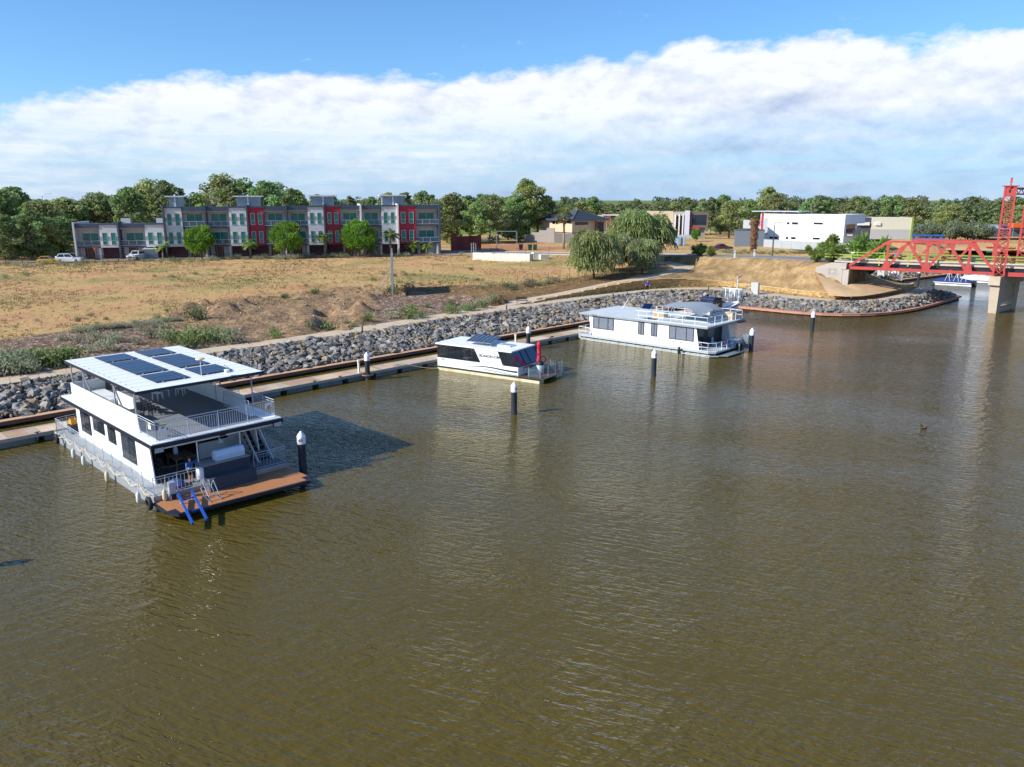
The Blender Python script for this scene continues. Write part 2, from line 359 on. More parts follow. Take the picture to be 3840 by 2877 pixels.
def pin_line(P, dz=0):
    P = np.array(P, float); L_ = np.linalg.norm(np.diff(P[:, :2], axis=0), axis=1).sum(); PINS.extend((q[0], q[1], q[2]+dz) for q in resamp(P, max(3, int(L_/.3))))
def side(P, k):
    P = np.array(P, float); t_ = np.gradient(P[:, :2], axis=0); t_ /= np.linalg.norm(t_, axis=1)[:, None]; Q = P.copy(); Q[:, 0] -= t_[:, 1]*k; Q[:, 1] += t_[:, 0]*k; return Q
for P in (PF, PB, PC, PF*.75+PB*.25, PF*.25+PB*.75, RF, RB, RC, RF*.7+RB*.3, RF*.3+RB*.7): pin_line(P, -.08)
pin_line(FL)
for k in (-3.5, -1.8, 0, 1.8, 3.5): pin_line(side(ROADC, k), -.10)
WT = np.array([(wl[i,0], wl[i,1], wall_top(i/89)-.1) for i in range(90)])
pin_line(side(WT, .45)); pin_line(side(WT, 1.0)); pin_line(np.c_[side(wl, -.3)[:, :2], np.full(90, ZP-.08)])
for P, a_, b_ in ((CAP0, .6, .25), (CAP1, .6, .25), (CAP2, .6, .25)): Q = side(resamp(P, 60), a_); Q[:, 2] = b_; pin_line(Q)
for P in ([(46.2,119.3,4.3),(48.1,118.2,3.4),(50.0,117.1,2.6),(51.3,118.0,2.8),(55,121.9,2.85),(58.4,125.3,2.85)], [(46.6,121.3,5.6),(48.6,120.3,6.0),(50.2,119.5,6.0)], [(51.0,119.9,5.9),(53.6,124.2,5.9),(55.6,127.2,5.7)]): pin_line(P)
def relax(X, Y, h, it=700):                 # slopes between the fixed lines settle to even grades
    pin = np.zeros(h.shape, bool)
    for q in PINS:
        j = np.searchsorted(YS, q[1]); i = np.searchsorted(XS, q[0])
        for jj in (j-1, j):
            for ii in (i-1, i):
                if 0 < jj < len(YS)-1 and 0 < ii < len(XS)-1 and abs(XS[ii]-q[0]) < .6 and abs(YS[jj]-q[1]) < .6: pin[jj, ii] = True; h[jj, ii] = q[2]
    near = (X > -75) & (X < 105) & (Y > 40) & (Y < 175) & ~pin
    for _ in range(it):
        a = (h[1:-1, :-2]+h[1:-1, 2:]+h[:-2, 1:-1]+h[2:, 1:-1])/4; n_ = near[1:-1, 1:-1]; h[1:-1, 1:-1] = np.where(n_, a, h[1:-1, 1:-1])
    return h
# little soil ridges and washouts along the field's broken edge: (px, py, amplitude, radius)
def gz(p, z=2.3): q = G(p[0], p[1], z); return q.x, q.y
BUMPS = [((690,1180),.35,2.2),((770,1165),.45,2.4),((850,1175),.4,2.0),((900,1160),.35,2.5),((960,1200),.3,2.0),((1010,1185),.25,2.0),((1150,1125),.4,2.5),((1225,1160),-.75,1.3),((1240,1190),-.7,1.2),
         ((1215,1205),-.5,1.2),((1290,1135),.35,1.5),((1385,1095),.6,1.8),((1370,1125),.65,1.6),((1350,1155),.6,1.5),((1340,1185),.35,1.4),((1320,1150),-.35,.9),((1312,1185),-.35,.8),((1180,1190),.3,1.8),((1100,1210),.2,2),((1470,1110),-.25,2),((1030,1225),-.25,1.5),((870,1225),.2,2),((1800,1110),.25,2.0),((1850,1118),.2,2.0)]
rs = np.random.RandomState(3); NG = rs.rand(4, 64, 64)
def vnoise(X, Y, s, k=0):
    x = X/s; y = Y/s; xi = np.floor(x).astype(int); yi = np.floor(y).astype(int); fx = x-xi; fy = y-yi; fx = fx*fx*(3-2*fx); fy = fy*fy*(3-2*fy); g = NG[k]
    a = g[xi % 64, yi % 64]; b = g[(xi+1) % 64, yi % 64]; c = g[xi % 64, (yi+1) % 64]; d = g[(xi+1) % 64, (yi+1) % 64]
    return (a*(1-fx)+b*fx)*(1-fy)+(c*(1-fx)+d*fx)*fy-.5
MULCH = np.vstack([PB[:78, :2], FL[::-1, :2]])
# trim mulch polygon to the path part that faces the field edge
i1 = int(np.argmin(np.hypot(PB[:, 0]-FL[-1, 0], PB[:, 1]-FL[-1, 1]))); MULCH = np.vstack([PB[:i1+1, :2], FL[::-1, :2]])
SOIL = np.array([gz(p, 2.3) for p in [(560,1235),(640,1200),(700,1150),(900,1120),(1130,1105),(1260,1085),(1420,1075),(1420,1150),(1440,1200),(1330,1225),(1200,1240),(1050,1255),(900,1265),(960,1215),(800,1235)]])
BARE = np.array([gz(p, 2.6) for p in [(1480,1075),(1800,1060),(2060,1050),(2300,1020),(2460,995),(2520,1005),(2380,1040),(2150,1085),(1980,1112),(1870,1130),(1800,1110),(1600,1100)]])
EMB = np.array([(26,121.5),(33,121),(38,117),(41,113),(45.5,109.6),(48.5,121.5),(52,126),(55,138),(48,142),(38,152),(28,160),(24,150),(22,130)])
APR = np.array([(45.2,109.6),(48.2,108.6),(53,111.8),(60,119.5),(63,124),(58,126),(51,120),(48.6,122.5)])
def height(X, Y):
    h = relax(X, Y, idw(X, Y))
    land = np.clip(dpoly(X, Y, PB[:, :2], False)/3, 0, 1)*(X < 20)
    h = h + land*(vnoise(X, Y, 9, 0)*.18+vnoise(X, Y, 3.1, 1)*.10+vnoise(X, Y, 1.3, 2)*.05)
    for p, a, r in BUMPS:
        x0, y0 = gz(p); d2 = ((X-x0)/(r*.8))**2+((Y-y0)/(r*1.3))**2
        h = h + 1.5*a*np.exp(-d2)*(1+1.6*vnoise(X, Y, 1.1, 3))
    so_ = inpoly(X, Y, SOIL)*np.clip(dpoly(X, Y, SOIL)/1.2, 0, 1); h = h + so_*(.9*np.abs(vnoise(X, Y, 2.6, 2))+.55*np.abs(vnoise(X+7, Y, 1.25, 3))-.25)
    ins = inpoly(X, Y, SH); ds = dpoly(X, Y, SH)
    sd = np.where(ins, -ds, ds)
    h = np.where(sd < .42, -1.6, h)
    riv = inpoly(X, Y, RIVER); h = np.where(riv, -1.5, h)
    return h
GX, GY = np.meshgrid(XS, YS); GH = height(GX, GY)
far = np.clip((np.hypot(GX, GY)-420)/200, 0, 1); GH = GH*(1-far)+3.0*far
def hz(x, y):
    i = int(np.clip(np.searchsorted(XS, x)-1, 0, len(XS)-2)); j = int(np.clip(np.searchsorted(YS, y)-1, 0, len(YS)-2))
    fx = (x-XS[i])/(XS[i+1]-XS[i]); fy = (y-YS[j])/(YS[j+1]-YS[j])
    return float((GH[j,i]*(1-fx)+GH[j,i+1]*fx)*(1-fy)+(GH[j+1,i]*(1-fx)+GH[j+1,i+1]*fx)*fy)
def ground(x, y, dz=0): return Vector((x, y, hz(x, y)+dz))
def gpx(x, y, z0=2.7):                       # pixel -> point on the terrain
    p = G(x, y, z0)
    for _ in range(6):
        z = hz(p.x, p.y); p = G(x, y, z0*.4+z*.6); z0 = p.z
    return Vector((p.x, p.y, hz(p.x, p.y)))
def scree(X, Y):
    d1 = dpoly(X, Y, SH, False); d2 = dpoly(X, Y, PF[:, :2], False); return ((d1 < 9) & (d2 > 1.2) & (d1 < d2+9) & (dpoly(X, Y, PB[:, :2], False) > d2+1.5) & (Y < 126)).astype(np.float32)
def ground_mat():
    m = bpy.data.materials.new('dry_ground'); m.use_nodes = True; N = m.node_tree.nodes; L = m.node_tree.links; b = N['Principled BSDF']; b.inputs['Roughness'].default_value = .95; b.inputs['Specular IOR Level'].default_value = .15
    ge = N.new('ShaderNodeNewGeometry')
    def nz(s, d=6, r=.6, st=None):
        t = N.new('ShaderNodeTexNoise'); t.inputs['Scale'].default_value = s; t.inputs['Detail'].default_value = d; t.inputs['Roughness'].default_value = r
        if st:
            mp = N.new('ShaderNodeMapping'); mp.inputs['Scale'].default_value = st; L.new(ge.outputs['Position'], mp.inputs[0]); L.new(mp.outputs[0], t.inputs['Vector'])
        else: L.new(ge.outputs['Position'], t.inputs['Vector'])
        return t.outputs[0]
    def ramp(f, *st):
        c = N.new('ShaderNodeValToRGB'); e = c.color_ramp.elements
        while len(e) < len(st): e.new(.5)
        for q, (p, h) in zip(e, st): q.position = p; q.color = (*lin(h), 1)
        L.new(f, c.inputs[0]); return c.outputs[0]
    def mix(f, a, c, bt='MIX'):
        x = N.new('ShaderNodeMix'); x.data_type = 'RGBA'; x.blend_type = bt
        for i, v in ((0, f), (6, a), (7, c)):
            if isinstance(v, (int, float)): x.inputs[i].default_value = v
            elif isinstance(v, tuple): x.inputs[i].default_value = v
            else: L.new(v, x.inputs[i])
        return x.outputs[2]
    def rng(f, a, c, lo=0., hi=1.):
        r = N.new('ShaderNodeMapRange'); r.inputs[1].default_value = a; r.inputs[2].default_value = c; r.inputs[3].default_value = lo; r.inputs[4].default_value = hi; L.new(f, r.inputs[0]); return r.outputs[0]
    field = ramp(nz(.11, 8, .62), (.30, '#a08c5c'), (.43, '#c4a56c'), (.52, '#c9a270'), (.62, '#c39268'), (.74, '#d2ac80'))
    field = mix(rng(nz(.05, 6, .6), .53, .62, 0, .8), field, (*lin('#8f8f56'), 1))
    field = mix(rng(nz(1.9, 7, .7), .48, .68, 0, .62), field, (*lin('#7d6038'), 1))
    field = mix(rng(nz(4.5, 4, .6), .56, .66, 0, .5), field, (*lin('#d3aa72'), 1))
    field = mix(rng(nz(.35, 6, .65), .60, .70, 0, .55), field, (*lin('#7f8050'), 1))
    v = N.new('ShaderNodeTexVoronoi'); v.inputs['Scale'].default_value = 5.0; L.new(ge.outputs['Position'], v.inputs['Vector'])
    chips = ramp(v.outputs['Color'], (.1, '#5b4636'), (.45, '#8a6f59'), (.7, '#a78f7c'), (.93, '#cfc3b4'))
    mulch = mix(rng(nz(.9, 6, .65), .42, .62, 0, .7), chips, (*lin('#54402f'), 1))
    soil = ramp(nz(1.2, 9, .7), (.3, '#5f4a37'), (.48, '#94785a'), (.68, '#b99d7b'))
    bare = ramp(nz(.8, 9, .72), (.3, '#5e4630'), (.5, '#7f6444'), (.7, '#9b7f58'))
    emb = ramp(nz(.5, 9, .7, (1, 1, 1)), (.32, '#786144'), (.5, '#9f835c'), (.66, '#c0a174'))
    at = N.new('ShaderNodeAttribute'); at.attribute_name = 'zone'; sp = N.new('ShaderNodeSeparateColor'); L.new(at.outputs['Color'], sp.inputs[0])
    at2 = N.new('ShaderNodeAttribute'); at2.attribute_name = 'zone2'; sp2 = N.new('ShaderNodeSeparateColor'); L.new(at2.outputs['Color'], sp2.inputs[0])
    c = mix(rng(sp.outputs[0], .35, .65), field, mulch); c = mix(rng(sp.outputs[1], .35, .65), c, soil); c = mix(rng(sp.outputs[2], .35, .65), c, emb)
    c = mix(rng(sp2.outputs[0], .35, .65), c, bare); c = mix(rng(sp2.outputs[1], .35, .65), c, (*lin('#6c7a3f'), 1))
    c = mix(rng(sp2.outputs[2], .35, .65), c, (*lin('#5a5954'), 1)); L.new(c, b.inputs['Base Color'])
    bp = N.new('ShaderNodeBump'); bp.inputs['Strength'].default_value = 1.0; bp.inputs['Distance'].default_value = .3; L.new(nz(2.6, 8, .7), bp.inputs['Height']); L.new(bp.outputs[0], b.inputs['Normal'])
    return m
def grid_mesh(name, m):
    ny, nx = GX.shape; v = np.stack([GX.ravel(), GY.ravel(), GH.ravel()], 1)
    i = (np.arange(ny-1)[:, None]*nx+np.arange(nx-1)[None]).ravel(); f = np.stack([i, i+1, i+nx+1, i+nx], 1)
    low = (v[f][:, :, 2].max(1) < -1)          # the bed below the water stays, it closes the sheet
    me = bpy.data.meshes.new(name); me.from_pydata(v.tolist(), [], f.tolist()); me.materials.append(m)
    jx = GX+vnoise(GX, GY, 2.0, 1)*2.0; jy = GY+vnoise(GX, GY, 2.0, 2)*2.0
    z = np.zeros((v.shape[0], 4), np.float32); z[:, 3] = 1; z2 = z.copy()
    z[:, 0] = inpoly(jx, jy, MULCH).ravel(); z[:, 1] = inpoly(jx, jy, SOIL).ravel(); z[:, 2] = inpoly(jx, jy, EMB).ravel() | (inpoly(jx, jy, np.array([(22,116),(60,108),(75,125),(60,130),(30,128)])).ravel())
    SCR = np.vstack([np.array(CAP0)[:, :2], PF[::-1][150-len(PF):, :2][::1]]) if False else None
    z2[:, 2] = scree(GX, GY).ravel(); z2[:, 0] = inpoly(jx, jy, BARE).ravel(); z2[:, 1] = ((np.hypot(GX-52, GY-168) < 7) | (np.hypot(GX+10, GY-150) < 0) | (GY > 330)).ravel()
    for nme, q in (('zone', z), ('zone2', z2)):
        a = me.color_attributes.new(nme, 'FLOAT_COLOR', 'POINT'); a.data.foreach_set('color', q.ravel())
    me.polygons.foreach_set('use_smooth', [True]*len(me.polygons)); return me
tag(link('ground', grid_mesh('ground', ground_mat())), kind='structure')
# ---------------------------------------------------------------- water
def water_mat():
    m = bpy.data.materials.new('river_water'); m.use_nodes = True; N = m.node_tree.nodes; L = m.node_tree.links; b = N['Principled BSDF']
    b.inputs['Base Color'].default_value = (.087, .063, .0096, 1); b.inputs['Roughness'].default_value = .04; b.inputs['IOR'].default_value = 1.33; b.inputs['Specular IOR Level'].default_value = .5
    ge = N.new('ShaderNodeNewGeometry')
    def nz(rot, sc, det, rough, dist=0):
        mp = N.new('ShaderNodeMapping'); mp.vector_type = 'TEXTURE'; mp.inputs['Rotation'].default_value = (0, 0, R(-rot)); mp.inputs['Scale'].default_value = tuple(1/q for q in sc)
        L.new(ge.outputs['Position'], mp.inputs[0]); t = N.new('ShaderNodeTexNoise'); L.new(mp.outputs[0], t.inputs['Vector'])
        t.inputs['Scale'].default_value = 1; t.inputs['Detail'].default_value = det; t.inputs['Roughness'].default_value = rough; t.inputs['Distortion'].default_value = dist; return t.outputs[0]
    def op(o, a, c):
        x = N.new('ShaderNodeMath'); x.operation = o
        for i, v in enumerate((a, c)):
            if isinstance(v, (int, float)): x.inputs[i].default_value = v
            else: L.new(v, x.inputs[i])
        return x.outputs[0]
    w1 = nz(22, (.55, 2.4, 1), 3, .55, 0); w2 = nz(-38, (.65, 2.2, 1), 2, .5, 0); w3 = nz(60, (3.4, 4.4, 1), 1, .55)
    big = nz(20, (.035, .09, 1), 2, .5)
    ridge = op('SUBTRACT', 1.0, op('MULTIPLY', op('ABSOLUTE', op('SUBTRACT', w1, .5), 0), 3.2))
    h = op('ADD', op('MULTIPLY', ridge, .62), op('ADD', op('MULTIPLY', w2, .5), op('MULTIPLY', w3, .16)))
    mr = N.new('ShaderNodeMapRange'); mr.interpolation_type = 'SMOOTHSTEP'; mr.inputs[1].default_value = .36; mr.inputs[2].default_value = .62; mr.inputs[3].default_value = .5; mr.inputs[4].default_value = 1.25; L.new(big, mr.inputs[0]); h = op('MULTIPLY', h, mr.outputs[0])
    bp = N.new('ShaderNodeBump'); bp.inputs['Strength'].default_value = 1.0; bp.inputs['Distance'].default_value = .108; L.new(h, bp.inputs['Height']); L.new(bp.outputs[0], b.inputs['Normal'])
    return m
M_water = water_mat()
wb = MB(); wb.quad((-520,-500,0),(620,-500,0),(620,300,0),(-520,300,0)); tag(wb.build('water', M_water), kind='structure')
wb = MB(); wb.quad((-260,300.01,.004),(140,300.01,.004),(140,370,.004),(-260,370,.004)); tag(wb.build('river', M_water), kind='structure')
# ---------------------------------------------------------------- paths and road
M_path = mat('path_concrete', '#c0ad93', .9, var=.08, scale=.5, bump=.15, bscale=14, dirt=('#a98763', .5, .35))
M_asph = mat('asphalt', '#77787c', .9, var=.1, scale=.8, bump=.2, bscale=20)
def strip(name, F, Bk, m, dz=.0, thick=.12, joints=None):
    n = len(F); b = MB()
    for i in range(n-1):
        a0, a1, b0, b1 = (Vector(q)+Vector((0, 0, dz)) for q in (F[i], F[i+1], Bk[i], Bk[i+1])); d = Vector((0, 0, -thick))
        b.quad(a0, a1, b1, b0); b.quad(a0+d, a1+d, a1, a0); b.quad(b0, b1, b1+d, b0+d)
    return tag(b.build(name, m, fix=False), kind='structure')
strip('promenade', resamp(PF, 150), resamp(PB, 150), M_path)
strip('ramp_path', resamp(RF, 60), resamp(RB, 60), M_path, .006)
d = np.gradient(ROADC[:, :2], axis=0); d /= np.linalg.norm(d, axis=1)[:, None]; rn = np.stack([-d[:, 1], d[:, 0], d[:, 0]*0], 1)
strip('road', ROADC-rn*3.0, ROADC+rn*3.0, M_asph)
for s_ in (-1, 1): strip('kerb', ROADC[:42]+rn[:42]*(3.0*s_)-rn[:42]*.12, ROADC[:42]+rn[:42]*(3.0*s_)+rn[:42]*.12, M_conc, .11, .25)
# joints sawn across the promenade
jb = MB(); pf = resamp(PF, 150); pb = resamp(PB, 150)
for i in range(6, 149, 2):
    p, q = Vector(pf[i]), Vector(pb[i]); t = (q-p).normalized(); n_ = Vector((-t.y, t.x, 0))*.018; up = Vector((0, 0, .004)); jb.quad(p-n_+up, p+n_+up, q+n_+up, q-n_+up)
tag(jb.build('path_joints', mat('joint', '#8a785f', .95), fix=False), kind='structure')
# ================================================================ quay wall, rocks, jetty, piles
M_cap = mat('cap_steel', '#7d5648', .75, var=.15, scale=.7, dirt=('#5c4038', .5, .5))
M_capt = mat('cap_top', '#c29a76', .9, var=.12, scale=.8, bump=.2)
M_capr = mat('cap_pink', '#b98572', .85, var=.12, scale=.6)
M_sheet = mat('sheet_pile', '#2f2522', .8, var=.25, scale=1.5)
def quay(label, P, m_face, m_top):
    P = resamp(P, max(3, int(sum(math.dist(P[i][:2], P[i+1][:2]) for i in range(len(P)-1))/2.4)))
    t = thing('quay_wall', label, 'wall', (P[0][0], P[0][1], 0)); o0 = Vector((P[0][0], P[0][1], 0))
    tt = np.gradient(P[:, :2], axis=0); tt /= np.linalg.norm(tt, axis=1)[:, None]; nn = np.stack([-tt[:, 1], tt[:, 0]], 1)   # inland
    at = lambda i, k, z: Vector((P[i,0]+nn[i,0]*k, P[i,1]+nn[i,1]*k, z))-o0
    for i in range(len(P)-1):
        g = (at(i+1, 0, 0)-at(i, 0, 0)).normalized()*.008
        b = MB(); q = [at(i, 0, .14)+g, at(i+1, 0, .14)-g, at(i+1, .55, .14)-g, at(i, .55, .14)+g]; b.ext(q, (0, 0, .28)); c = b.build('capping_beam', m_face, t)
        b = MB(); u = Vector((0, 0, .42)); q = [at(i, -.03, 0)+g+u, at(i+1, -.03, 0)-g+u, at(i+1, .62, 0)-g+u, at(i, .62, 0)+g+u]; b.ext(q, (0, 0, .035)); b.build('coping', m_top, c)
    b = MB(); n = len(P)*6; Q = resamp(P, n); tq = np.gradient(Q[:, :2], axis=0); tq /= np.linalg.norm(tq, axis=1)[:, None]
    pr = [(Q[i,0]-tq[i,1]*(.12 if (i//2) % 2 else .42)-o0.x, Q[i,1]+tq[i,0]*(.12 if (i//2) % 2 else .42)-o0.y) for i in range(n)]
    for i in range(n-1): b.quad((*pr[i], -1.4), (*pr[i+1], -1.4), (*pr[i+1], .2), (*pr[i], .2))
    tag(b.build('sheet_piles', M_sheet, t, fix=False), kind='stuff')
quay('long brown steel quay wall behind the jetty', CAP0+[tuple(mar(61.5,-5.4))], M_cap, M_capt)
quay('curved pinkish quay wall round the point below the bridge', CAP1, M_capr, M_capr)
quay('brown quay wall of the basin behind the bridge abutment', CAP2[2:], M_cap, M_capt)
# ---- rocks
M_rock = mat('rock', (.3,.3,.3), .85, var=.22, scale=3.5, bump=.5, bscale=7, col=True)
def rock_mesh(seed, flat=.7):
    r = random.Random(seed); bm = bmesh.new()
    for _ in range(13):
        v = Vector((r.gauss(0,1), r.gauss(0,1), r.gauss(0,1))).normalized(); v = Vector((v.x*r.uniform(.75,1.15), v.y*r.uniform(.55,.95), v.z*flat*r.uniform(.7,1.1))); bm.verts.new(v*.5)
    res = bmesh.ops.convex_hull(bm, input=bm.verts); bmesh.ops.delete(bm, geom=[g for g in res['geom_interior'] if isinstance(g, bmesh.types.BMVert)], context='VERTS')
    bm.verts.ensure_lookup_table(); bm.verts.index_update(); vs = [v.co.copy() for v in bm.verts]; fs = [tuple(v.index for v in f.verts) for f in bm.faces]; bm.free(); return vs, fs
ROCKS = [rock_mesh(i) for i in range(18)]
RCOL = [lin(h) for h in ('#6e6d6a','#807e79','#5c5c5b','#8c8880','#666461','#786f63','#8f7d63','#525250','#877055','#97928a','#6d6c69','#7e7b76')]
RMESH = []
for i, (vs, fs) in enumerate(ROCKS):
    b = MB(); b.cc = RCOL[i % 12]; b.add(vs, fs); RMESH.append(b.mesh('rock', M_rock))
def revet(name, F, Bk, n, big, seed, smin=.32, smax=.75):
    r = random.Random(seed); par = tag(link(name, None), kind='structure'); F = resamp(F, 200); Bk = resamp(Bk, 200); L = []
    for k in range(n):
        t = r.random(); i = r.random()*198.9; j = int(i); f = F[j]+(F[j+1]-F[j])*(i-j); g = Bk[j]+(Bk[j+1]-Bk[j])*(i-j); p = Vector(f+(g-f)*t)
        s = (r.uniform(smin, smax) if r.random() < .9 else r.uniform(.8, 1.15)); p.z = max(p.z, hz(p.x,p.y))+r.uniform(-.06, .14)+s*.12*r.random()
        L.append((p, s, Matrix.Rotation(r.uniform(0, 6.3), 3, 'Z') @ Matrix.Rotation(r.uniform(-.6, .6), 3, 'X') @ Matrix.Rotation(r.uniform(-.5, .5), 3, 'Y'), r.randrange(18)))
    def appar(q): 
        d = (q[0]-Vector((0,0,CAM_H))).length; u = (q[0].x/max(q[0].y, 1)); return (q[1]/d) if -.70 < u < .70 else 0
    L.sort(key=appar, reverse=True); st = MB()
    for k, (p, s, Rm, v) in enumerate(L):
        if k < big:
            o = link('rock', RMESH[v], par); o.location = p; o.rotation_euler = Rm.to_euler(); o.scale = (s*1.15, s*1.05, s)
        else:
            st.cc = RCOL[(v+k) % 12]; st.add([p + Rm @ (Vector((q.x*s*1.15, q.y*s*1.05, q.z*s))) for q in ROCKS[v][0]], ROCKS[v][1])
    tag(st.build('rocks', M_rock, par, fix=False), kind='stuff')
def off(P, k, z):
    P = np.array(P, float); tt = np.gradient(P[:, :2], axis=0); tt /= np.linalg.norm(tt, axis=1)[:, None]
    Q = P.copy(); Q[:, 0] -= tt[:, 1]*k; Q[:, 1] += tt[:, 0]*k; Q[:, 2] = z; return Q
kL = int(np.argmin(np.hypot(PF[:, 0]-mar(60,-10).x, PF[:, 1]-mar(60,-10).y)))
F0 = off(resamp(CAP0[1:]+[tuple(mar(60.5,-5.4))], 60), .75, .38); B0 = off(resamp(PF[8:kL+1], 60), -.75, ZP-.05)
# start both at the same stretch of the jetty
s0 = int(np.argmin(np.hypot(F0[:, 0]-mar(-36,-5).x, F0[:, 1]-mar(-36,-5).y))); s1 = int(np.argmin(np.hypot(B0[:, 0]-mar(-36,-13).x, B0[:, 1]-mar(-36,-13).y)))
revet('rock_revetment', F0[s0:], B0[s1:], 12500, 230, 5, .23, .55)
k0 = int(np.argmin(np.hypot(PF[:, 0]-34.5, PF[:, 1]-116)));
revet('rock_revetment', off(CAP1, .75, .40), off(resamp(PF[k0:], 60), -.55, ZP-.05), 5600, 70, 6, .22, .46)
k1 = int(np.argmin(np.hypot(PF[:, 0]-mar(50,-12).x, PF[:, 1]-mar(50,-12).y))); revet('rock_revetment', [tuple(mar(50,-6.2,.4)),tuple(mar(61.2,-6.2,.4)),(32.8,113.9,.4)], off(resamp(PF[k1:k0+1], 40), -.6, ZP-.05), 1500, 0, 9, .24, .5)
revet('rock_revetment', off(CAP2[2:], .7, .4), off(CAP2[2:], 5, 2.2), 700, 0, 8, .35, .7)
# ---- floating jetty
M_plank = mat('jetty_plank', '#b39678', .85, var=.2, scale=1.2, col=True, bump=.2, bscale=10)
M_fas = mat('weathered_fascia', '#a9a49c', .85, var=.2, scale=2, stretch=(6, 1, 1), dirt=('#6f6a64', .6, 1.5))
M_float = mat('jetty_float', '#6c7674', .8, var=.12, scale=.8, dirt=('#4c4f45', .7, .9))
J0, J1 = -44.0, 66.0
jt = thing('floating_jetty', 'long timber decked floating jetty on grey floats', 'jetty', mar(0, 0), MA)    # local x = along, y = inland
b = MB(); r = random.Random(2); x = J0; cols = [lin(h) for h in ('#bb9b7c','#c4a688','#a98a6e','#b6a088','#c9b297','#ae9074')]; kc = 0
while x < J1:
    b.cc = tuple(c*r.uniform(.86, 1.1) for c in cols[int(vnoise(np.array([x]), np.array([3.]), 2.3, 1)[0]*5+2.5) % 6]); b.bx(x, x+.135, .13, 1.83, .545, .585); x += .142
tag(b.build('deck_planks', M_plank, jt, fix=False), kind='stuff')
x = J0
while x < J1-1:
    x1 = min(x+11.8, J1)
    for y0, y1 in ((0, .13), (1.83, 1.96)): MB().bx(x+.02, x1-.02, y0, y1, .36, .60).build('fascia', M_fas, jt)
    x += 11.8
x = J0+.4
while x < J1-2:
    MB().ext([(x,.04,-.4),(x,.04,.34),(x,1.92,.34),(x,1.92,-.4)], (2.35, 0, 0)).build('float', M_float, jt); x += 2.95
MB().bx(J0, J1, .25, 1.7, .26, .5).build('frame', M_dark, jt)
M_cleat = mat('cleat_iron', '#3a3633', .5, .6)
for a in (-26.3, -14, -5.6, -3.1, 9.3, 16, 24, 33.5, 44, 55):
    b = MB(); b.bx(a-.05, a+.05, .03, .11, .59, .66); b.bar((a-.17,.07,.67),(a+.17,.07,.67), .04); b.build('cleat', M_cleat, jt)
# ---- mooring piles
M_cap_w = mat('pile_cap_white', '#e8ebee', .4, var=.03); M_pile = mat('pile_sleeve', '#232a33', .55, var=.15, scale=1.5, stretch=(1,1,.25), dirt=('#56626a', .35, 2)); M_ink = mat('ink', '#0c0c0e', .6)
def pile(p, num, label, h=2.46, r=.235, rot=0, group='white capped mooring piles'):
    t = thing('mooring_pile', label, 'pile', p, 0, group)
    MB().lathe([(r*.95,-1.5),(r*.95,h-.72)], n=20).build('sleeve', M_pile, t, True)
    c = MB().lathe([(r*1.06,h-.75),(r*1.06,h-.30),(r*1.0,h-.26),(.03,h)], n=20).build('cap', M_cap_w, t, True)
    if num: lettering('number', num, .24, M_ink, c, Matrix.Translation((0,0,h-.5)) @ Matrix.Rotation(rot, 4, 'Z'), wrap=r*1.06)
    return t
pile((-12.13,42.87,0), '65', 'white capped dark pile numbered 65 beside the brown platform of the large houseboat', 2.56, rot=R(6))
pile((.16,55.70,0), '10', 'white capped dark pile standing in open water in front of the small black windowed boat', rot=R(38))
pile((12.75,68.4,0), '57', 'white capped dark pile numbered 57 in front of the long single storey houseboat', rot=R(25))
pile((36.2,92.9,0), '43', 'white capped dark pile standing alone in open water off the rock point', rot=R(45))
pile((-24.75,30.2,0), '66', 'white capped dark pile in open water farther along from pile 65', rot=R(6))
pj = mar(-.55, .38); t = pile(pj, None, 'white capped dark pile held by a rusty collar at the jetty edge', 2.5)
b = MB()
for i in range(16):
    a0, a1 = 2*PI*i/16, 2*PI*(i+1)/16; f_ = lambda a: Vector((.46*math.cos(a), .36*math.sin(a), .46))
    b.bar(f_(a0), f_(a1), .1, .1, .02)
b.build('collar', mat('rusty_steel', '#9a7358', .8, .2, var=.25, scale=5), t)
t = thing('power_pedestal', 'slim white service pedestal on the jetty beside the collared pile', 'pedestal', mar(-.95, -.35, .585)); MB().lathe([(.1,0),(.1,1.0)], n=12).build('post', M_white, t, True); MB().lathe([(.14,.98),(.14,1.14),(.1,1.18)], n=12).build('lamp_head', mat('lamp_cream', '#d9cdb4', .5), t, True)
pile(mar(19.9, .5), None, 'white capped dark pile rising behind the roof of the small black windowed boat', 2.5)
t = thing('power_pedestal', 'short white service pedestal on the jetty behind the small boat', 'pedestal', mar(18.9, -.4, .585)); MB().lathe([(.1,0),(.1,.85)], n=12).build('post', M_white, t, True); MB().lathe([(.14,.83),(.14,1.0),(.1,1.03)], n=12).build('lamp_head', MATS['lamp_cream'], t, True)
pile(mar(35.3, 18.0), '5', 'white capped dark pile at the stern of the long single storey houseboat', 2.5, rot=R(60))
pile((74.6,143.5,0), None, 'dark mooring pile beside the basin wall seen under the red bridge', 3.1)
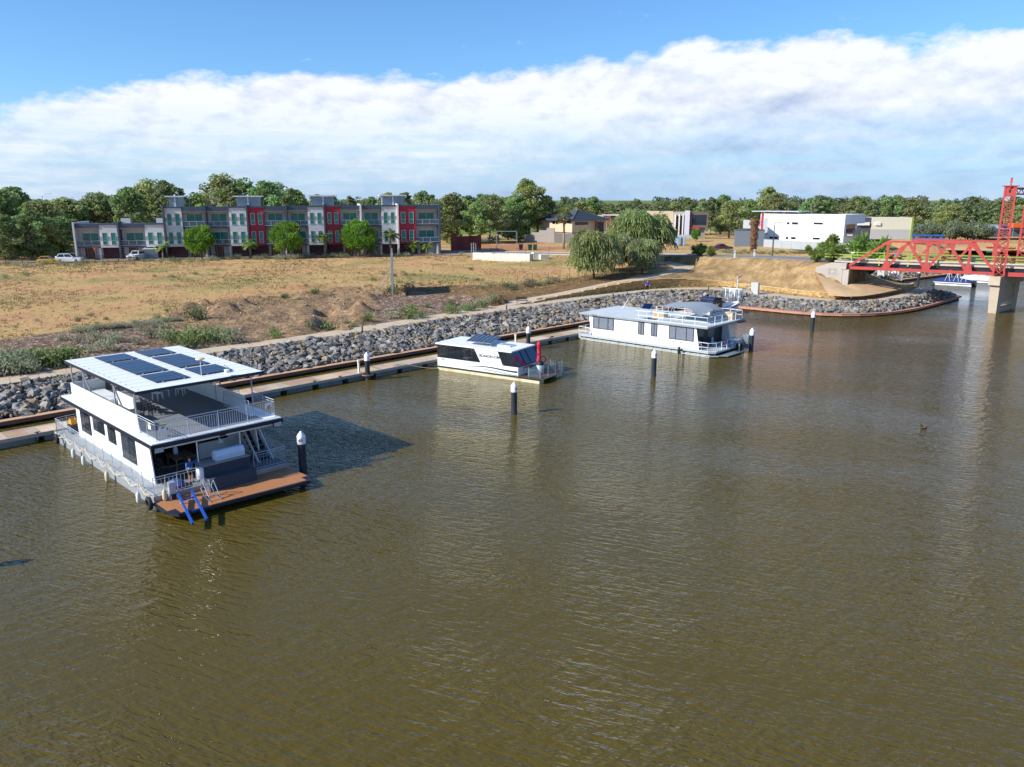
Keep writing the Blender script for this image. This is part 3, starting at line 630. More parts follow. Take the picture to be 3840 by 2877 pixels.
# mooring line to the small boat and a coil on the deck
def rope(name, pts, r, label, sag=0, m=None):
    b = MB(); p = [V3(q) for q in pts]; o = p[0].copy(); b.pipe([q-o for q in p], r, 5); x = b.build(name, m or M_rope, None, True, loc=o); return tag(x, label, 'rope')
p0 = mar(4.1, .05, .63); p1 = mar(8.1, 2.5, .3); pts = [p0.lerp(p1, i/10)-Vector((0,0,.5*math.sin(PI*i/10)*.6)) for i in range(11)]
rope('mooring_rope', pts, .022, 'pale mooring rope slung from the jetty to the small boat')
r = random.Random(4); pts = []; c0 = mar(3.4, -.35, .60)
for i in range(60): a = i*.55; q = .18+.3*abs(math.sin(i*.31)); pts.append(c0+AX*(q*1.5*math.cos(a)+.3*math.sin(i*.1))+BX*(q*.5*math.sin(a))+Vector((0,0,.002*i % .05)))
rope('rope_coil', pts, .02, 'loose pale rope lying in a tangle on the jetty planks')
b = MB(); c0 = mar(13.2, -.35, .61)
for i in range(3): b.tube(c0+AX*(.2*i)+BX*(.1*i)-c0, c0+AX*(.2*i+.35)+BX*(.1*i-.12)-c0+Vector((0,0,.06)), .05, n=6)
tag(b.build('strap', M_black, loc=c0), 'dark strap lying on the jetty beside the small boat', 'strap')
b = MB(); b.bar((0,0,.05),(0,0,.75), .03); b.bar((-.16,0,.78),(.16,0,.78), .16,.1); tag(b.build('hose_reel', M_black, loc=mar(24.2,.06,.0)), 'small black reel hung on the jetty edge between two boats', 'reel')
# ================================================================ people
def skin(name, joints, edges, m, parent, sub=1):
    me = bpy.data.meshes.new(name); me.from_pydata([j[:3] for j in joints], edges, []); o = bpy.data.objects.new(name, me); C.link(o)
    md = o.modifiers.new('s', 'SKIN'); md.use_smooth_shade = True
    for i, j in enumerate(joints): r = j[3]; me.skin_vertices[0].data[i].radius = (r, r) if not isinstance(r, tuple) else r
    me.skin_vertices[0].data[0].use_root = True
    s = o.modifiers.new('u', 'SUBSURF'); s.levels = s.render_levels = sub
    dg = bpy.context.evaluated_depsgraph_get(); dg.update(); m2 = bpy.data.meshes.new_from_object(o.evaluated_get(dg)); bpy.data.objects.remove(o); bpy.data.meshes.remove(me)
    m2.materials.clear(); m2.materials.append(m); m2.polygons.foreach_set('use_smooth', [True]*len(m2.polygons)); return link(name, m2, parent)
def person(label, loc, rz, H, shirt, legsm, shoe, hair, larm, rarm, stride=0, longshirt=False, shirt2=None):
    """larm/rarm: (elbow, wrist) offsets from the shoulder as fractions of H; x forward, y left"""
    t = thing('person', label, 'person', loc, rz); k = H; hp = .52; sh = .81
    J = [(0,0,hp*k,(.085*k,.065*k)),(0,0,.62*k,(.075*k,.06*k)),(0,0,.75*k,(.09*k,.06*k)),(0,0,.835*k,.038*k),(.005*k,0,.87*k,.035*k)]; E = [(0,1),(1,2),(2,3),(3,4)]
    arms = {}
    for s, (el, wr) in ((1, larm), (-1, rarm)):
        b = len(J); S0 = Vector((0, s*.115*k, sh*k)); e = S0+Vector(el)*k; w = S0+Vector(wr)*k; hd = w+(w-e).normalized()*.05*k
        J += [(*S0,.038*k),(*e,.029*k),(*w,.021*k),(*hd,.024*k)]; E += [(2,b),(b,b+1),(b+1,b+2),(b+2,b+3)]; arms[s] = (S0, e, w, hd)
        dirw = (hd-w).normalized(); side = Vector((0,1,0)) if abs(dirw.y) < .8 else Vector((1,0,0))
        for f in range(4):                                   # four fingers and a thumb
            q = hd+side*((f-1.5)*.011*k); L = (.038,.043,.041,.032)[f]*k; n = len(J); p1 = q+dirw*L*.5; p2 = p1+(dirw+Vector((.35,0,-.1))).normalized()*L*.5
            J += [(*p1,.0065*k),(*p2,.0055*k)]; E += [(b+3,n),(n,n+1)]
        n = len(J); p1 = w+dirw*.02*k+side*.024*k+Vector((.012*k,0,0)); p2 = p1+dirw*.03*k+side*.008*k; J += [(*p1,.0075*k),(*p2,.006*k)]; E += [(b+2,n),(n,n+1)]
    legs = {}
    for s in (1, -1):
        b = len(J); st = stride*s*k; hpv = Vector((0, s*.052*k, .49*k)); kn = Vector((st*.5+.01*k, s*.055*k, .28*k)); an = Vector((st, s*.055*k, .045*k)); to = an+Vector((.085*k, s*.012*k, -.022*k))
        J += [(*hpv,.058*k),(*kn,.040*k),(*an,.025*k),(*to,.022*k)]; E += [(0,b),(b,b+1),(b+1,b+2),(b+2,b+3)]; legs[s] = (hpv, kn, an, to)
    skin('body', J, E, M_person_skin, t)
    hb = MB(); hc = Vector((.012*k,0,.935*k)); hb.ball(hc, (.062*k,.052*k,.073*k), 14, 10)
    hb.ball(hc+Vector((.062*k,0,-.008*k)), (.013*k,.010*k,.016*k), 6, 5)                       # nose
    for s in (1,-1): hb.ball(hc+Vector((-.004*k,s*.053*k,-.004*k)), (.014*k,.008*k,.019*k), 6, 5)  # ears
    h = hb.build('head', M_person_skin, t, True); fb = MB()
    for s in (1,-1): fb.ball(hc+Vector((.056*k,s*.021*k,.006*k)), (.008*k,.009*k,.006*k), 6, 5)
    fb.box(hc+Vector((.056*k,0,-.036*k)), (.012*k,.03*k,.006*k)); fb.build('eyes_and_mouth', mat('face_dark', '#4a2c26', .6), h)
    ha = MB(); ha.ball(hc+Vector((-.012*k,0,.022*k)), (.063*k,.057*k,.066*k), 14, 10); ha.build('hair', hair, t, True)
    SJ = [(0,0,(.44 if longshirt else .5)*k,(.105*k if longshirt else .095*k,.08*k)),(0,0,.6*k,(.09*k,.073*k)),(0,0,.75*k,(.102*k,.072*k)),(0,0,.82*k,.05*k)]; SE = [(0,1),(1,2),(2,3)]
    for s in (1,-1):
        S0, e, w, hd = arms[s]; b = len(SJ); SJ += [(*S0,.05*k),(*e,.038*k),(*(w if not longshirt else e.lerp(w,.3)),.029*k)]; SE += [(2,b),(b,b+1),(b+1,b+2)]
    st_ = skin('shirt', SJ, SE, shirt, t)
    PJ = [(0,0,.51*k,(.095*k,.072*k))]; PE = []
    for s in (1,-1):
        hpv, kn, an, to = legs[s]; b = len(PJ); PJ += [(*hpv,.066*k),(*hpv.lerp(kn,.95),.052*k)]; PE += [(0,b),(b,b+1)]
        if longshirt: PJ += [(*kn.lerp(an,.93),.031*k)]; PE += [(b+1,b+2)]
    skin('shorts' if not longshirt else 'leggings', PJ, PE, legsm, t)
    for s in (1,-1):
        an, to = legs[s][2], legs[s][3]; b = MB(); b.ball(an.lerp(to,.45)-Vector((0,0,.012*k)), (.075*k,.036*k,.033*k), 10, 6); b.build('shoe', shoe, t, True)
    return t
def shirt_mat():
    m = mat('printed_shirt', '#1d4f9e', .7, var=.1); N = m.node_tree.nodes; L = m.node_tree.links
    tc = N.new('ShaderNodeTexCoord'); sp = N.new('ShaderNodeSeparateXYZ'); L.new(tc.outputs['Object'], sp.inputs[0])
    v = N.new('ShaderNodeTexVoronoi'); v.inputs['Scale'].default_value = 22; L.new(tc.outputs['Object'], v.inputs['Vector'])
    cr = N.new('ShaderNodeValToRGB'); e = cr.color_ramp.elements; e[0].color = (*lin('#12366e'),1); e[1].color = (*lin('#d98a3a'),1); q = e.new(.5); q.color = (*lin('#5fb7b0'),1); L.new(v.outputs['Distance'], cr.inputs[0])
    rg = N.new('ShaderNodeMapRange'); rg.inputs[1].default_value = .92; rg.inputs[2].default_value = .84; L.new(sp.outputs[2], rg.inputs[0])
    mx = N.new('ShaderNodeMix'); mx.data_type = 'RGBA'; b = N['Principled BSDF']; src = b.inputs['Base Color'].links[0].from_socket
    L.new(rg.outputs[0], mx.inputs[0]); L.new(src, mx.inputs[6]); L.new(cr.outputs[0], mx.inputs[7]); L.new(mx.outputs[2], b.inputs['Base Color']); return m
# ================================================================ big houseboat (local x = towards the bow platform, y = away along the jetty)
def railing(parent, pts, z0, h, m, step=.13, mid=None, name='railing', posts=1.5, rr=.022, br=.009, second=True, low=.1):
    b = MB(); c = MB(); P = [Vector((p[0], p[1], z0)) for p in pts]; U = lambda q, z: q+Vector((0,0,z))
    for p, q in zip(P, P[1:]):
        L = (q-p).length; b.tube(U(p,h), U(q,h), rr, n=6)
        if second: b.tube(U(p,h-.13), U(q,h-.13), rr*.7, n=6)
        b.tube(U(p,low), U(q,low), rr*.7, n=6)
        for z in (mid or []): b.tube(U(p,z), U(q,z), rr*.8, n=6)
        k = max(1, round(L/posts))
        for i in range(k+1): s = p.lerp(q, i/k); b.tube(s, U(s,h), rr, n=6)
        if step:
            for i in range(1, int(L/step)): s = p.lerp(q, i*step/L); c.tube(U(s,low), U(s,h-.13 if second else h), br, n=4, cap=False)
    r = b.build(name, m, parent, True)
    if step: tag(c.build('balusters', m, r), kind='stuff')
    return r
def solar(parent, x0, x1, y0, y1, z, nx, ny, tilt=None, name='solar_panel'):
    f = MB(); f.bx(x0,x1,y0,y1,z,z+.035); fr = f.build(name, mat('panel_frame', '#11141a', .35), parent); g = MB(); m = .03; dx = (x1-x0-m)/nx; dy = (y1-y0-m)/ny
    for i in range(nx):
        for j in range(ny): g.bx(x0+m+i*dx, x0+(i+1)*dx, y0+m+j*dy, y0+(j+1)*dy, z+.03, z+.042)
    g.build('cells', M_solar, fr); k = MB()
    for yy in (y0+.35, y1-.35):
        k.box((x1+.02, yy, z+.01), (.07,.09,.05))
    k.build('clamps', M_alu, fr); return fr
M_timber = mat('platform_decking', '#a67148', .6, var=.1, scale=2.5, stretch=(.4, 6, 1)); M_carp = mat('deck_carpet', '#70757c', .95, var=.1, scale=6, bump=.15, bscale=60)
M_navy = mat('navy_fascia', '#1d2330', .35, var=.08); M_spa = mat('spa_panel', '#3a424e', .85, var=.1, scale=5); M_check = mat('checker_plate', '#9aa0a6', .4, .6, var=.25, scale=14)
M_wplas = mat('white_plastic', '#dfe3e6', .4, var=.04); M_tyre = M_black; M_blue = mat('blue_beam', '#1c4fa3', .4, var=.08); M_yel = mat('yellow_plastic', '#d99a1e', .5, var=.06)
def tyre(parent, c, axis='y', R0=.36, name='tyre_fender'):
    b = MB(); n = 20; mm = 8
    for i in range(n):
        for j in range(mm):
            vs = []
            for (ii, jj) in ((i,j),(i+1,j),(i+1,j+1),(i,j+1)):
                a = 2*PI*ii/n; q = 2*PI*jj/mm; rr = R0-.11+.11*math.cos(q); hh = .11*math.sin(q)
                vs.append(Vector(c)+Vector((rr*math.cos(a), hh, rr*math.sin(a))))
            b.quad(*vs)
    return b.build(name, M_black, parent, False)
def fender(parent, x, y, z, m):
    b = MB(); b.lathe([(.03,.62),(.06,.56),(.115,.48),(.12,.1),(.09,.02),(.03,-.04)], (x,y,z), 10); o = b.build('fender', m, parent, True); MB().tube((x,y,z+.55),(x,y+.12,z+1.3),.012,n=5).build('lanyard', M_rope, o); return o
def houseboat1():
    t = thing('houseboat', 'large two deck white houseboat with six solar panels on its flat roof', 'houseboat', mar(-21.8, 9), MA-PI/2)
    hull = MB(); hull.ext([(-7.9,-3.7,.5),(-7.9,3.7,.5),(8.2,3.7,.5),(8.2,-3.7,.5)], (0,0,.18))
    for s in (-1, 1): hull.ext([(-7.6,s*3.6,-.4),(-7.9,s*3.6,.5),(8.2,s*3.6,.5),(8.2,s*3.6,-.4)], (0,-s*1.5,0))
    hull.bx(-7,8.0,-2,2,-.2,.5); h = hull.build('hull', mat('hull_grey', '#8e9499', .5, var=.1, dirt=('#5d5c50', .5, .8)), t)
    MB().bx(-7.95,8.3,-3.8,3.8,.68,.74).build('main_deck', mat('walk_deck', '#a2a6a8', .75, var=.08), t)
    MB().bx(4.1,8.25,-2.75,3.75,.742,.752).build('verandah_carpet', M_carp, t)
    # platform
    P = [(8.32,-3.85),(9.9,-3.9),(10.7,-3.55),(11.15,3.55),(10.2,3.85),(8.32,3.8)]
    MB().ext([(x,y,.30) for x,y in P], (0,0,.16)).build('swim_platform', M_navy, t)
    pb = MB(); y = -3.76
    i = 0
    while y < 3.72:                                         # decking boards run across
        x1 = 10.6+ (y+3.55)*.4/7.1 if y > -3.4 else 9.95; x1 = x1 if y < 3.3 else 10.4
        pb.bx(8.36, x1, y, y+.128, .455, .475); y += .135
    tag(pb.build('platform_boards', M_timber, t), kind='stuff')
    # riser panels between deck and platform
    MB().bx(8.22,8.3,-3.75,-1.2,.32,.68).build('riser', mat('riser_grey', '#a39a98', .5, .3), t); MB().bx(8.22,8.3,1.6,3.75,.32,.68).build('riser', MATS['riser_grey'], t)
    # cabin walls: left side wall with window openings
    cab = MB(); cab.bx(-5.95,4.2,-2.9,3.0,.74,3.1); cb = cab.build('cabin', M_white, t)
    for s, y in ((-1,-2.95),(1,3.05)): MB().ext([(4.19,y-.03,.74),(6.5,y-.03,.74),(6.1,y-.03,3.1),(4.19,y-.03,3.1)], (0,.06,0)).build('screen_wall', M_white, t)
    M_fr = mat('window_frame_dark', '#24262b', .4)
    for x0, x1, z0, z1 in ((-5.06,-3.38,1.33,2.75),(-2.75,-.92,1.87,2.75),(-.25,.9,1.69,2.67),(1.9,4.18,1.2,2.65)):
        w = MB().bx(x0-.04,x1+.04,-2.94,-2.90,z0-.04,z1+.04).build('window', M_fr, t)
        mid = (x0+x1)/2
        MB().bx(x0+.03,mid-.03,-2.955,-2.94,z0+.03,z1-.03).build('pane', mat('pane_grey', '#2d333b', .08, var=.2, spec=.8), w); MB().bx(mid+.02,x1-.03,-2.95,-2.94,z0+.03,z1-.03).build('pane', M_glass, w)
    MB().box((1.9,-3.05,2.82),(2.5,.16,.07)).build('awning_roll', mat('awning_grey','#7d7f84',.7), t)
    # weatherboard lines on the wall
    wl_ = MB()
    for i in range(1, 10):
        z = .8+i*.13
        if z < 1.18: wl_.bx(-5.95,6.4,-2.995,-2.982,z,z+.02) if False else None
    # verandah back wall: dark glazing
    gw = MB().bx(4.21,4.27,-2.85,2.2,.8,3.0).build('glazing', M_fr, t)
    for y0, y1 in ((-2.75,-1.7),(-1.65,-.6),(-.55,.35),(.9,2.1)): MB().bx(4.27,4.285,y0,y1,1.0 if y0 < .5 else 1.75,2.92).build('pane', M_glass, gw)
    MB().bx(4.275,4.3,.4,2.2,.8,1.72).build('lower_panel', M_white, t)
    # upper deck
    MB().bx(-6.85,7.75,-3.4,3.9,3.14,3.32).build('upper_deck', M_white, t); 
    f = MB(); f.bx(7.75,7.80,-3.45,3.95,3.06,3.27); f.bx(-6.9,7.8,-3.45,-3.40,3.06,3.27); f.bx(-6.9,7.8,3.9,3.95,3.06,3.27); f.build('deck_fascia', M_navy, t)
    MB().bx(7.45,7.6,-3.2,3.7,2.92,3.1).build('header_beam', M_white, t)
    MB().bx(-5.7,7.3,-2.85,3.0,3.322,3.336).build('deck_carpet', M_carp, t)
    for s, y in ((-1,-2.98),(1,3.1)):
        o = MB().ext([(-5.95,y-.03,3.3),(5.15,y-.03,3.3),(4.95,y-.03,4.25),(-5.95,y-.03,4.25)], (0,.06,0)).build('bulwark', M_white, t)
    b = MB(); b.bx(-5.98,-5.92,-2.98,3.1,3.3,4.25); b.build('bulwark', M_white, t)
    for y in (-1.0,.9): MB().bx(-5.91,-5.87,y,y+1.3,3.42,4.12).build('tinted_panel', mat('tint_panel','#5c6a78',.25), t)
    # half-height partition and bench lockers on the upper deck
    MB().bx(-2.0,.6,-1.62,-1.55,3.33,4.15).build('partition', M_white, t); MB().bx(-5.6,-2.1,-2.8,-1.2,3.34,3.62).build('day_bed', M_wplas, t); MB().bx(1.6,3.0,-2.8,-1.9,3.34,3.8).build('locker', mat('locker','#4a4f57',.7), t)
    tb = MB(); tb.bx(-5.0,-3.9,-1.0,.1,3.95,4.0)
    for q in ((-4.9,-.9),(-4.9,0),(-4.0,-.9),(-4.0,0)): tb.bar((*q,3.34),(*q,3.95),.06)
    tb.build('deck_table', mat('table_brown','#6d6157',.7), t)
    railing(t, [(5.0,-2.98),(7.35,-2.98),(7.35,3.72),(4.7,3.72)], 3.33, .98, M_rail, name='railing')
    railing(t, [(3.3,2.6),(6.5,2.6)], 3.33, .95, M_rail); railing(t, [(3.3,2.6),(3.3,3.6)], 3.33, .95, M_rail)
    MB().bx(3.4,6.4,2.7,3.6,3.337,3.345).build('stair_hatch', mat('hatch_white','#cfd6dc',.4), t)
    # roof on posts
    MB().bx(-6.2,5.5,-3.1,4.1,5.56,5.66).build('roof', M_white, t)
    f = MB(); f.bx(5.5,5.54,-3.14,4.14,5.50,5.655); f.bx(-6.24,5.54,-3.14,-3.1,5.5,5.655); f.bx(-6.24,5.54,4.1,4.14,5.5,5.655); f.bx(-6.24,-6.2,-3.14,4.14,5.5,5.655); f.build('roof_fascia', M_navy, t)
    sm = MB()
    for k in range(1, 12): x = -6.2+k*.97; sm.bx(x-.006,x+.006,-3.08,4.08,5.66,5.666)
    sm.build('roof_seams', mat('seam','#b9bcc0',.5), t); sc = MB(); r = random.Random(1)
    for k in range(14): sc.box((-5.9+k*.85, -2.85, 5.668), (.05,.05,.02))
    sc.build('roof_screws', M_dark, t)
    for q in ((-5.82,-2.9),(-3.63,-2.9),(1.56,-2.9),(4.64,-2.9),(-5.82,3.05),(1.3,3.05),(4.4,3.9)): MB().tube((*q,3.33 if q[0] < 4.5 else 3.33),(*q,5.56),.04,n=8).build('roof_post', M_rail, t, True)
    for x in (-3.63,1.56): MB().bar((x,-2.9,5.3),(x+1.0,-2.9,4.28),.07,.07).build('gas_strut', M_galv, t)
    for x in (-3.0,1.3): MB().bar((x,3.05,5.4),(x+.8,3.05,4.4),.06,.06).build('gas_strut', M_galv, t)
    for x0, x1, y0, y1, nx, ny in ((-5.62,-3.4,-1.55,.3,2,6),(-5.82,-3.55,1.0,2.8,2,6),(-2.95,1.4,-1.55,.28,4,6),(-2.98,1.33,1.0,2.84,4,6),(1.93,4.27,-1.55,.33,2,6),(1.87,4.15,1.03,2.93,2,6)): solar(t, x0, x1, y0, y1, 5.69, nx, ny)
    a = MB(); a.tube((4.85,.74,5.66),(4.85,.74,6.75),.018,n=6); o = a.build('antenna_mast', M_wplas, t); MB().lathe([(.05,6.72),(.26,6.76),(.22,6.83),(.05,6.86)], (4.85,.74,0), 14).build('dome', mat('dome_cream','#e2cf9a',.5), o, True)
    MB().box((4.3,2.5,5.75),(.28,.22,.14)).build('vent_box', M_wplas, t); MB().pipe([(4.3,2.6,5.68),(3.2,3.1,5.68),(2.2,3.3,5.67)],.012).build('cable', M_dark, t)
    # lower-deck railings
    railing(t, [(8.25,-3.72),(-7.6,-3.72),(-7.85,-3.0)], .74, .98, M_rail, step=.16, br=.007); railing(t, [(8.27,-3.72),(8.27,-1.3)], .74, 1.0, M_rail, step=.2)
    railing(t, [(8.27,1.75),(8.27,3.72),(3.0,3.72)], .74, 1.0, M_rail, step=.2)
    railing(t, [(-7.85,-3.0),(-7.85,3.0)], .74, .98, M_rail, step=.16)
    for y in (-1.0,1.42): MB().tube((7.5,y,.74),(7.5,y,3.0),.035,n=8).build('verandah_post', M_white, t, True)
    # spa box on the platform with its step
    o = MB().ext([(7.3,-1.1,.46),(9.0,-1.1,.46),(9.0,-1.1,1.15),(8.35,-1.1,1.15),(8.35,-1.1,1.72),(7.3,-1.1,1.72)], (0,2.6,0)).build('spa_bench', M_spa, t)
    MB().ext([(7.32,-1.13,.47),(8.98,-1.13,.47),(8.98,-1.13,1.14),(8.34,-1.13,1.14),(8.34,-1.13,1.7),(7.32,-1.13,1.7)], (0,.03,0)).build('side_plate', M_check, o); MB().bx(7.28,8.4,-1.12,1.52,1.71,1.76).build('bench_edge', mat('bench_trim','#8f8a88',.5), o)
    sb = MB(); sb.ext([(7.55,-.25,1.76),(8.1,-.25,1.76),(8.15,-.25,2.05),(7.98,-.25,2.28),(7.7,-.25,2.28),(7.52,-.25,2.0)], (0,1.6,0)); sb.build('covered_barbecue', mat('cover_white','#cfdbe8',.7,var=.06,scale=3,bump=.5,bscale=3), t)
    # stairs to the upper deck
    st = MB(); n = 9
    for i in range(n): z = .95+i*.265; x = 6.9-i*.30; st.bx(x-.3,x,2.62,3.5,z-.04,z)
    so_ = st.build('stair_treads', M_carp, t)
    for y in (2.6,3.5): MB().ext([(6.95,y,.74),(7.2,y,.74),(4.75,y,3.3),(4.35,y,3.3)], (0,.05,0)).build('stringer', M_white, t)
    MB().ext([(6.75,2.66,.74),(6.8,2.66,.74),(4.5,2.66,3.14),(4.45,2.66,3.14)],(0,.82,0)).build('stair_back', M_navy, t)
    rb = MB()
    for i in range(n): z = .95+i*.265; x = 6.9-i*.30; rb.bx(x-.31,x-.29,2.66,3.48,z-.24,z-.04)
    rb.build('stair_risers', M_navy, t)
    # floodlights, signs, hung model
    for y in (-3.1,3.55):
        o = MB().box((7.86,y,3.0),(.08,.46,.28)).build('floodlight', M_black, t); g = MB()
        for i in range(6):
            for j in range(4): g.box((7.905,y-.18+i*.072,2.91+j*.06),(.012,.055,.045))
        g.build('lens', M_wplas, o)
    for y in (-2.62,3.35):
        o = MB().box((7.39,y,4.02),(.01,.38,.34)).build('warning_sign', mat('sign_white','#eceef0',.5), t); MB().box((7.397,y,4.14 if y < 0 else 3.9),(.004,.36,.08)).build('sign_band', M_yel, o); MB().box((7.397,y,4.0),(.004,.2,.05),tilt=('X',.5)).build('sign_mark', M_dark, o)
    o = MB().box((6.6,-3.0,4.0),(.34,.01,.34)).build('warning_sign', MATS['sign_white'], t); MB().box((6.6,-3.008,4.1),(.32,.004,.1)).build('sign_band', M_yel, o)
    ml = MB(); ml.ball((7.3,.4,2.5),(.08,.2,.05),8,6); ml.quad((7.3,.35,2.55),(7.3,.3,2.82),(7.3,.55,2.56)); ml.tube((7.3,.35,2.5),(7.3,.4,3.0),.006,n=4); ml.build('hanging_boat_ornament', mat('ornament','#c4d0c4',.5), t)
    fn = MB(); fn.box((7.7,.35,3.06),(.2,.3,.12)); fn.build('camera_bracket', M_black, t)
    # jetski cradle: two blue beams
    for y in (-2.95,-2.25):
        MB().bar((9.1,y+.1,.86),(12.2,y-.55,.40),.1,.14).build('cradle_beam', M_blue, t)
    for x, z in ((9.7,.72),(10.9,.5)): MB().bar((x,-3.0,z),(x-.05,-2.2,z),.07).build('cradle_crossbar', M_blue, t)
    for y in (-2.9,-2.3): MB().bar((9.5,y,.47),(9.5,y,.75),.08).build('cradle_leg', M_galv, t)
    # chrome boarding ladder folded on the platform
    ld_ = MB()
    for y in (-1.75,-1.2): ld_.pipe([(10.4,y,.5),(9.7,y,.55),(9.3,y,.95),(9.6,y,1.35),(10.3,y+.02,.52)],.028,6)
    for q in ((9.35,.98),(9.5,1.25),(9.75,.56)): ld_.tube((q[0],-1.75,q[1]),(q[0],-1.2,q[1]),.022,n=6)
    ld_.build('boarding_ladder', mat('chrome','#c9ccd0',.2,.9), t, True)
    tyre(t, (8.15,-3.98,.42)); tyre(t, (-6.9,-3.98,.55), R0=.34)
    M_fen = mat('fender_white','#cfd0cc',.5,var=.1); M_fenc = mat('fender_cream','#cdbd98',.6)
    for x in (-3.6,-1.75): fender(t, x, -4.0, .05, M_fen)
    fender(t, 2.1,-3.98,.02,M_fenc); fender(t, 6.7,-3.98,.05,M_fen); fender(t, 8.5,-3.3,.5,M_fenc)
    rp = []; r = random.Random(9)
    for a, b in zip((-7.7,-5.5,-3.6,-1.75,.5,2.1,4.4,6.7), (-5.5,-3.6,-1.75,.5,2.1,4.4,6.7,8.4)):
        for i in range(6): f = i/6; rp.append((a+(b-a)*f, -3.86-.04*math.sin(PI*f), 1.15-.45*math.sin(PI*f)))
    MB().pipe(rp,.022,5).build('mooring_rope', M_rope, t, True)
    # outboard trim/hydraulic unit on the corner post, life ring
    o = MB(); o.box((8.45,-2.9,.95),(.28,.3,.85)); o.box((8.5,-2.9,.55),(.34,.34,.3)); o.build('water_pump', mat('pump_grey','#b7b9ba',.5), t); MB().box((8.62,-2.9,.62),(.12,.24,.26)).build('pump_motor', M_black, o and t)
    MB().lathe([(.17,0),(.19,.15),(.17,.52),(.1,.6)],(8.42,-1.35,1.15),12).build('float_tank', M_wplas, t, True)
    # bar furniture under the verandah
    tb = MB(); tb.bx(4.9,6.3,-1.75,-.6,1.72,1.78)
    for q in ((5.0,-1.65),(5.0,-.7),(6.2,-1.65),(6.2,-.7)): tb.bar((*q,.75),(*q,1.72),.07)
    tb.build('bar_table', mat('bar_brown','#5a4c42',.6), t)
    for (x, y) in ((5.2,-2.2),(5.9,-2.2),(6.55,-1.1)):
        s = MB(); s.bx(x-.2,x+.2,y-.2,y+.2,1.42,1.47)
        for q in ((-.18,-.18),(.18,-.18),(-.18,.18),(.18,.18)): s.bar((x+q[0],y+q[1],.75),(x+q[0],y+q[1],1.44),.035)
        for q in (-.18,.18): s.bar((x+q,y-.2,1.44),(x+q,y-.24,1.95),.03)
        s.bar((x-.18,y-.235,1.9),(x+.18,y-.235,1.9),.04,.12); s.build('bar_stool', M_dark, t)
    bt = MB(); bt.lathe([(.12,1.78),(.14,1.9),(.12,2.1),(.05,2.25)],(5.3,-1.3,0),10); bt.build('water_bottle', mat('bottle_blue','#9fc4e0',.2), t, True)
    MB().ball((7.6,-2.3,.92),(.55,.4,.22),10,6).build('bean_bag', mat('bag_blue','#274a80',.8), t, True); MB().bx(7.6,8.1,-2.6,-1.9,.75,.85).build('purple_mat', mat('mat_purple','#8a2f86',.7), t)
    return t
hb1 = houseboat1()
def bl(a0, b0, rz, x, y, z): return mar(a0, b0)+Matrix.Rotation(rz, 3, 'Z') @ Vector((x, y, z))
B1 = lambda x, y, z: bl(-21.8, 9, MA-PI/2, x, y, z)
# loose things on the big houseboat
b = MB()
for s in ((-.22,.22,-.17,-.15),(-.22,.22,.15,.17),(-.22,-.20,-.17,.17),(.20,.22,-.17,.17)): b.bx(*s,0,.36)
b.bx(-.22,.22,-.17,.17,0,.03); tag(b.build('crate', M_yel, loc=B1(-6.9,-2.9,1.32)), 'yellow plastic crate at the stern rail of the large houseboat', 'crate'); C[-1] if False else None
bpy.data.objects['crate'].rotation_euler = (0,0,MA-PI/2)
b = MB(); b.bx(-.35,.35,-.25,.25,0,.55); tag(b.build('stern_locker', mat('locker_dark','#3b3f45',.7), loc=B1(-6.9,-2.9,.745)), 'dark locker under the yellow crate on the stern deck', 'locker').rotation_euler = (0,0,MA-PI/2)
def pchair(name, label, p, rz, m, grp):
    t = thing(name, label, 'chair', p, rz, grp); MB().bx(-.22,.22,-.22,.22,.42,.45).build('seat', m, t); MB().ext([(-.24,-.22,.45),(-.20,-.22,.45),(-.28,-.22,.88),(-.31,-.22,.88)],(0,.44,0)).build('backrest', m, t)
    for q in ((-.2,-.2),(.2,-.2),(-.2,.2),(.2,.2)): MB().bar((q[0]*1.1,q[1]*1.1,0),(*q,.43),.05).build('leg', m, t)
    for y in (-.24,.24): MB().bar((-.25,y,.66),(.2,y,.64),.05,.03).build('arm', m, t)
    return t
for k, (x, y, a) in enumerate(((-1.3,.5,.4),(-1.9,1.2,1.2),(-1.5,2.0,2.4))): pchair('garden_chair', 'white plastic garden chair on the upper deck of the large houseboat', B1(x,y,3.337), MA-PI/2+a, M_wplas, 'white chairs on the upper deck')
for k, (x, y, a) in enumerate(((.9,-1.0,1.5),(1.5,-1.1,1.9),(2.1,-.95,1.4))): pchair('deck_chair', 'dark slatted armchair on the upper deck of the large houseboat', B1(x,y,3.337), MA-PI/2+a, M_dark, 'dark chairs on the upper deck')
person('boy in a printed blue shirt and dark shorts holding a verandah post', B1(7.55,-1.5,.752), MA-PI/2+R(10), 1.36, shirt_mat(), mat('shorts_dark','#1a1c22',.8), mat('shoe_dark','#15161a',.7), mat('hair_brown','#6b4a2c',.8), ((.06,.13,.0),(.02,.22,.13)), ((.03,-.05,-.16),(.10,-.06,-.29)))
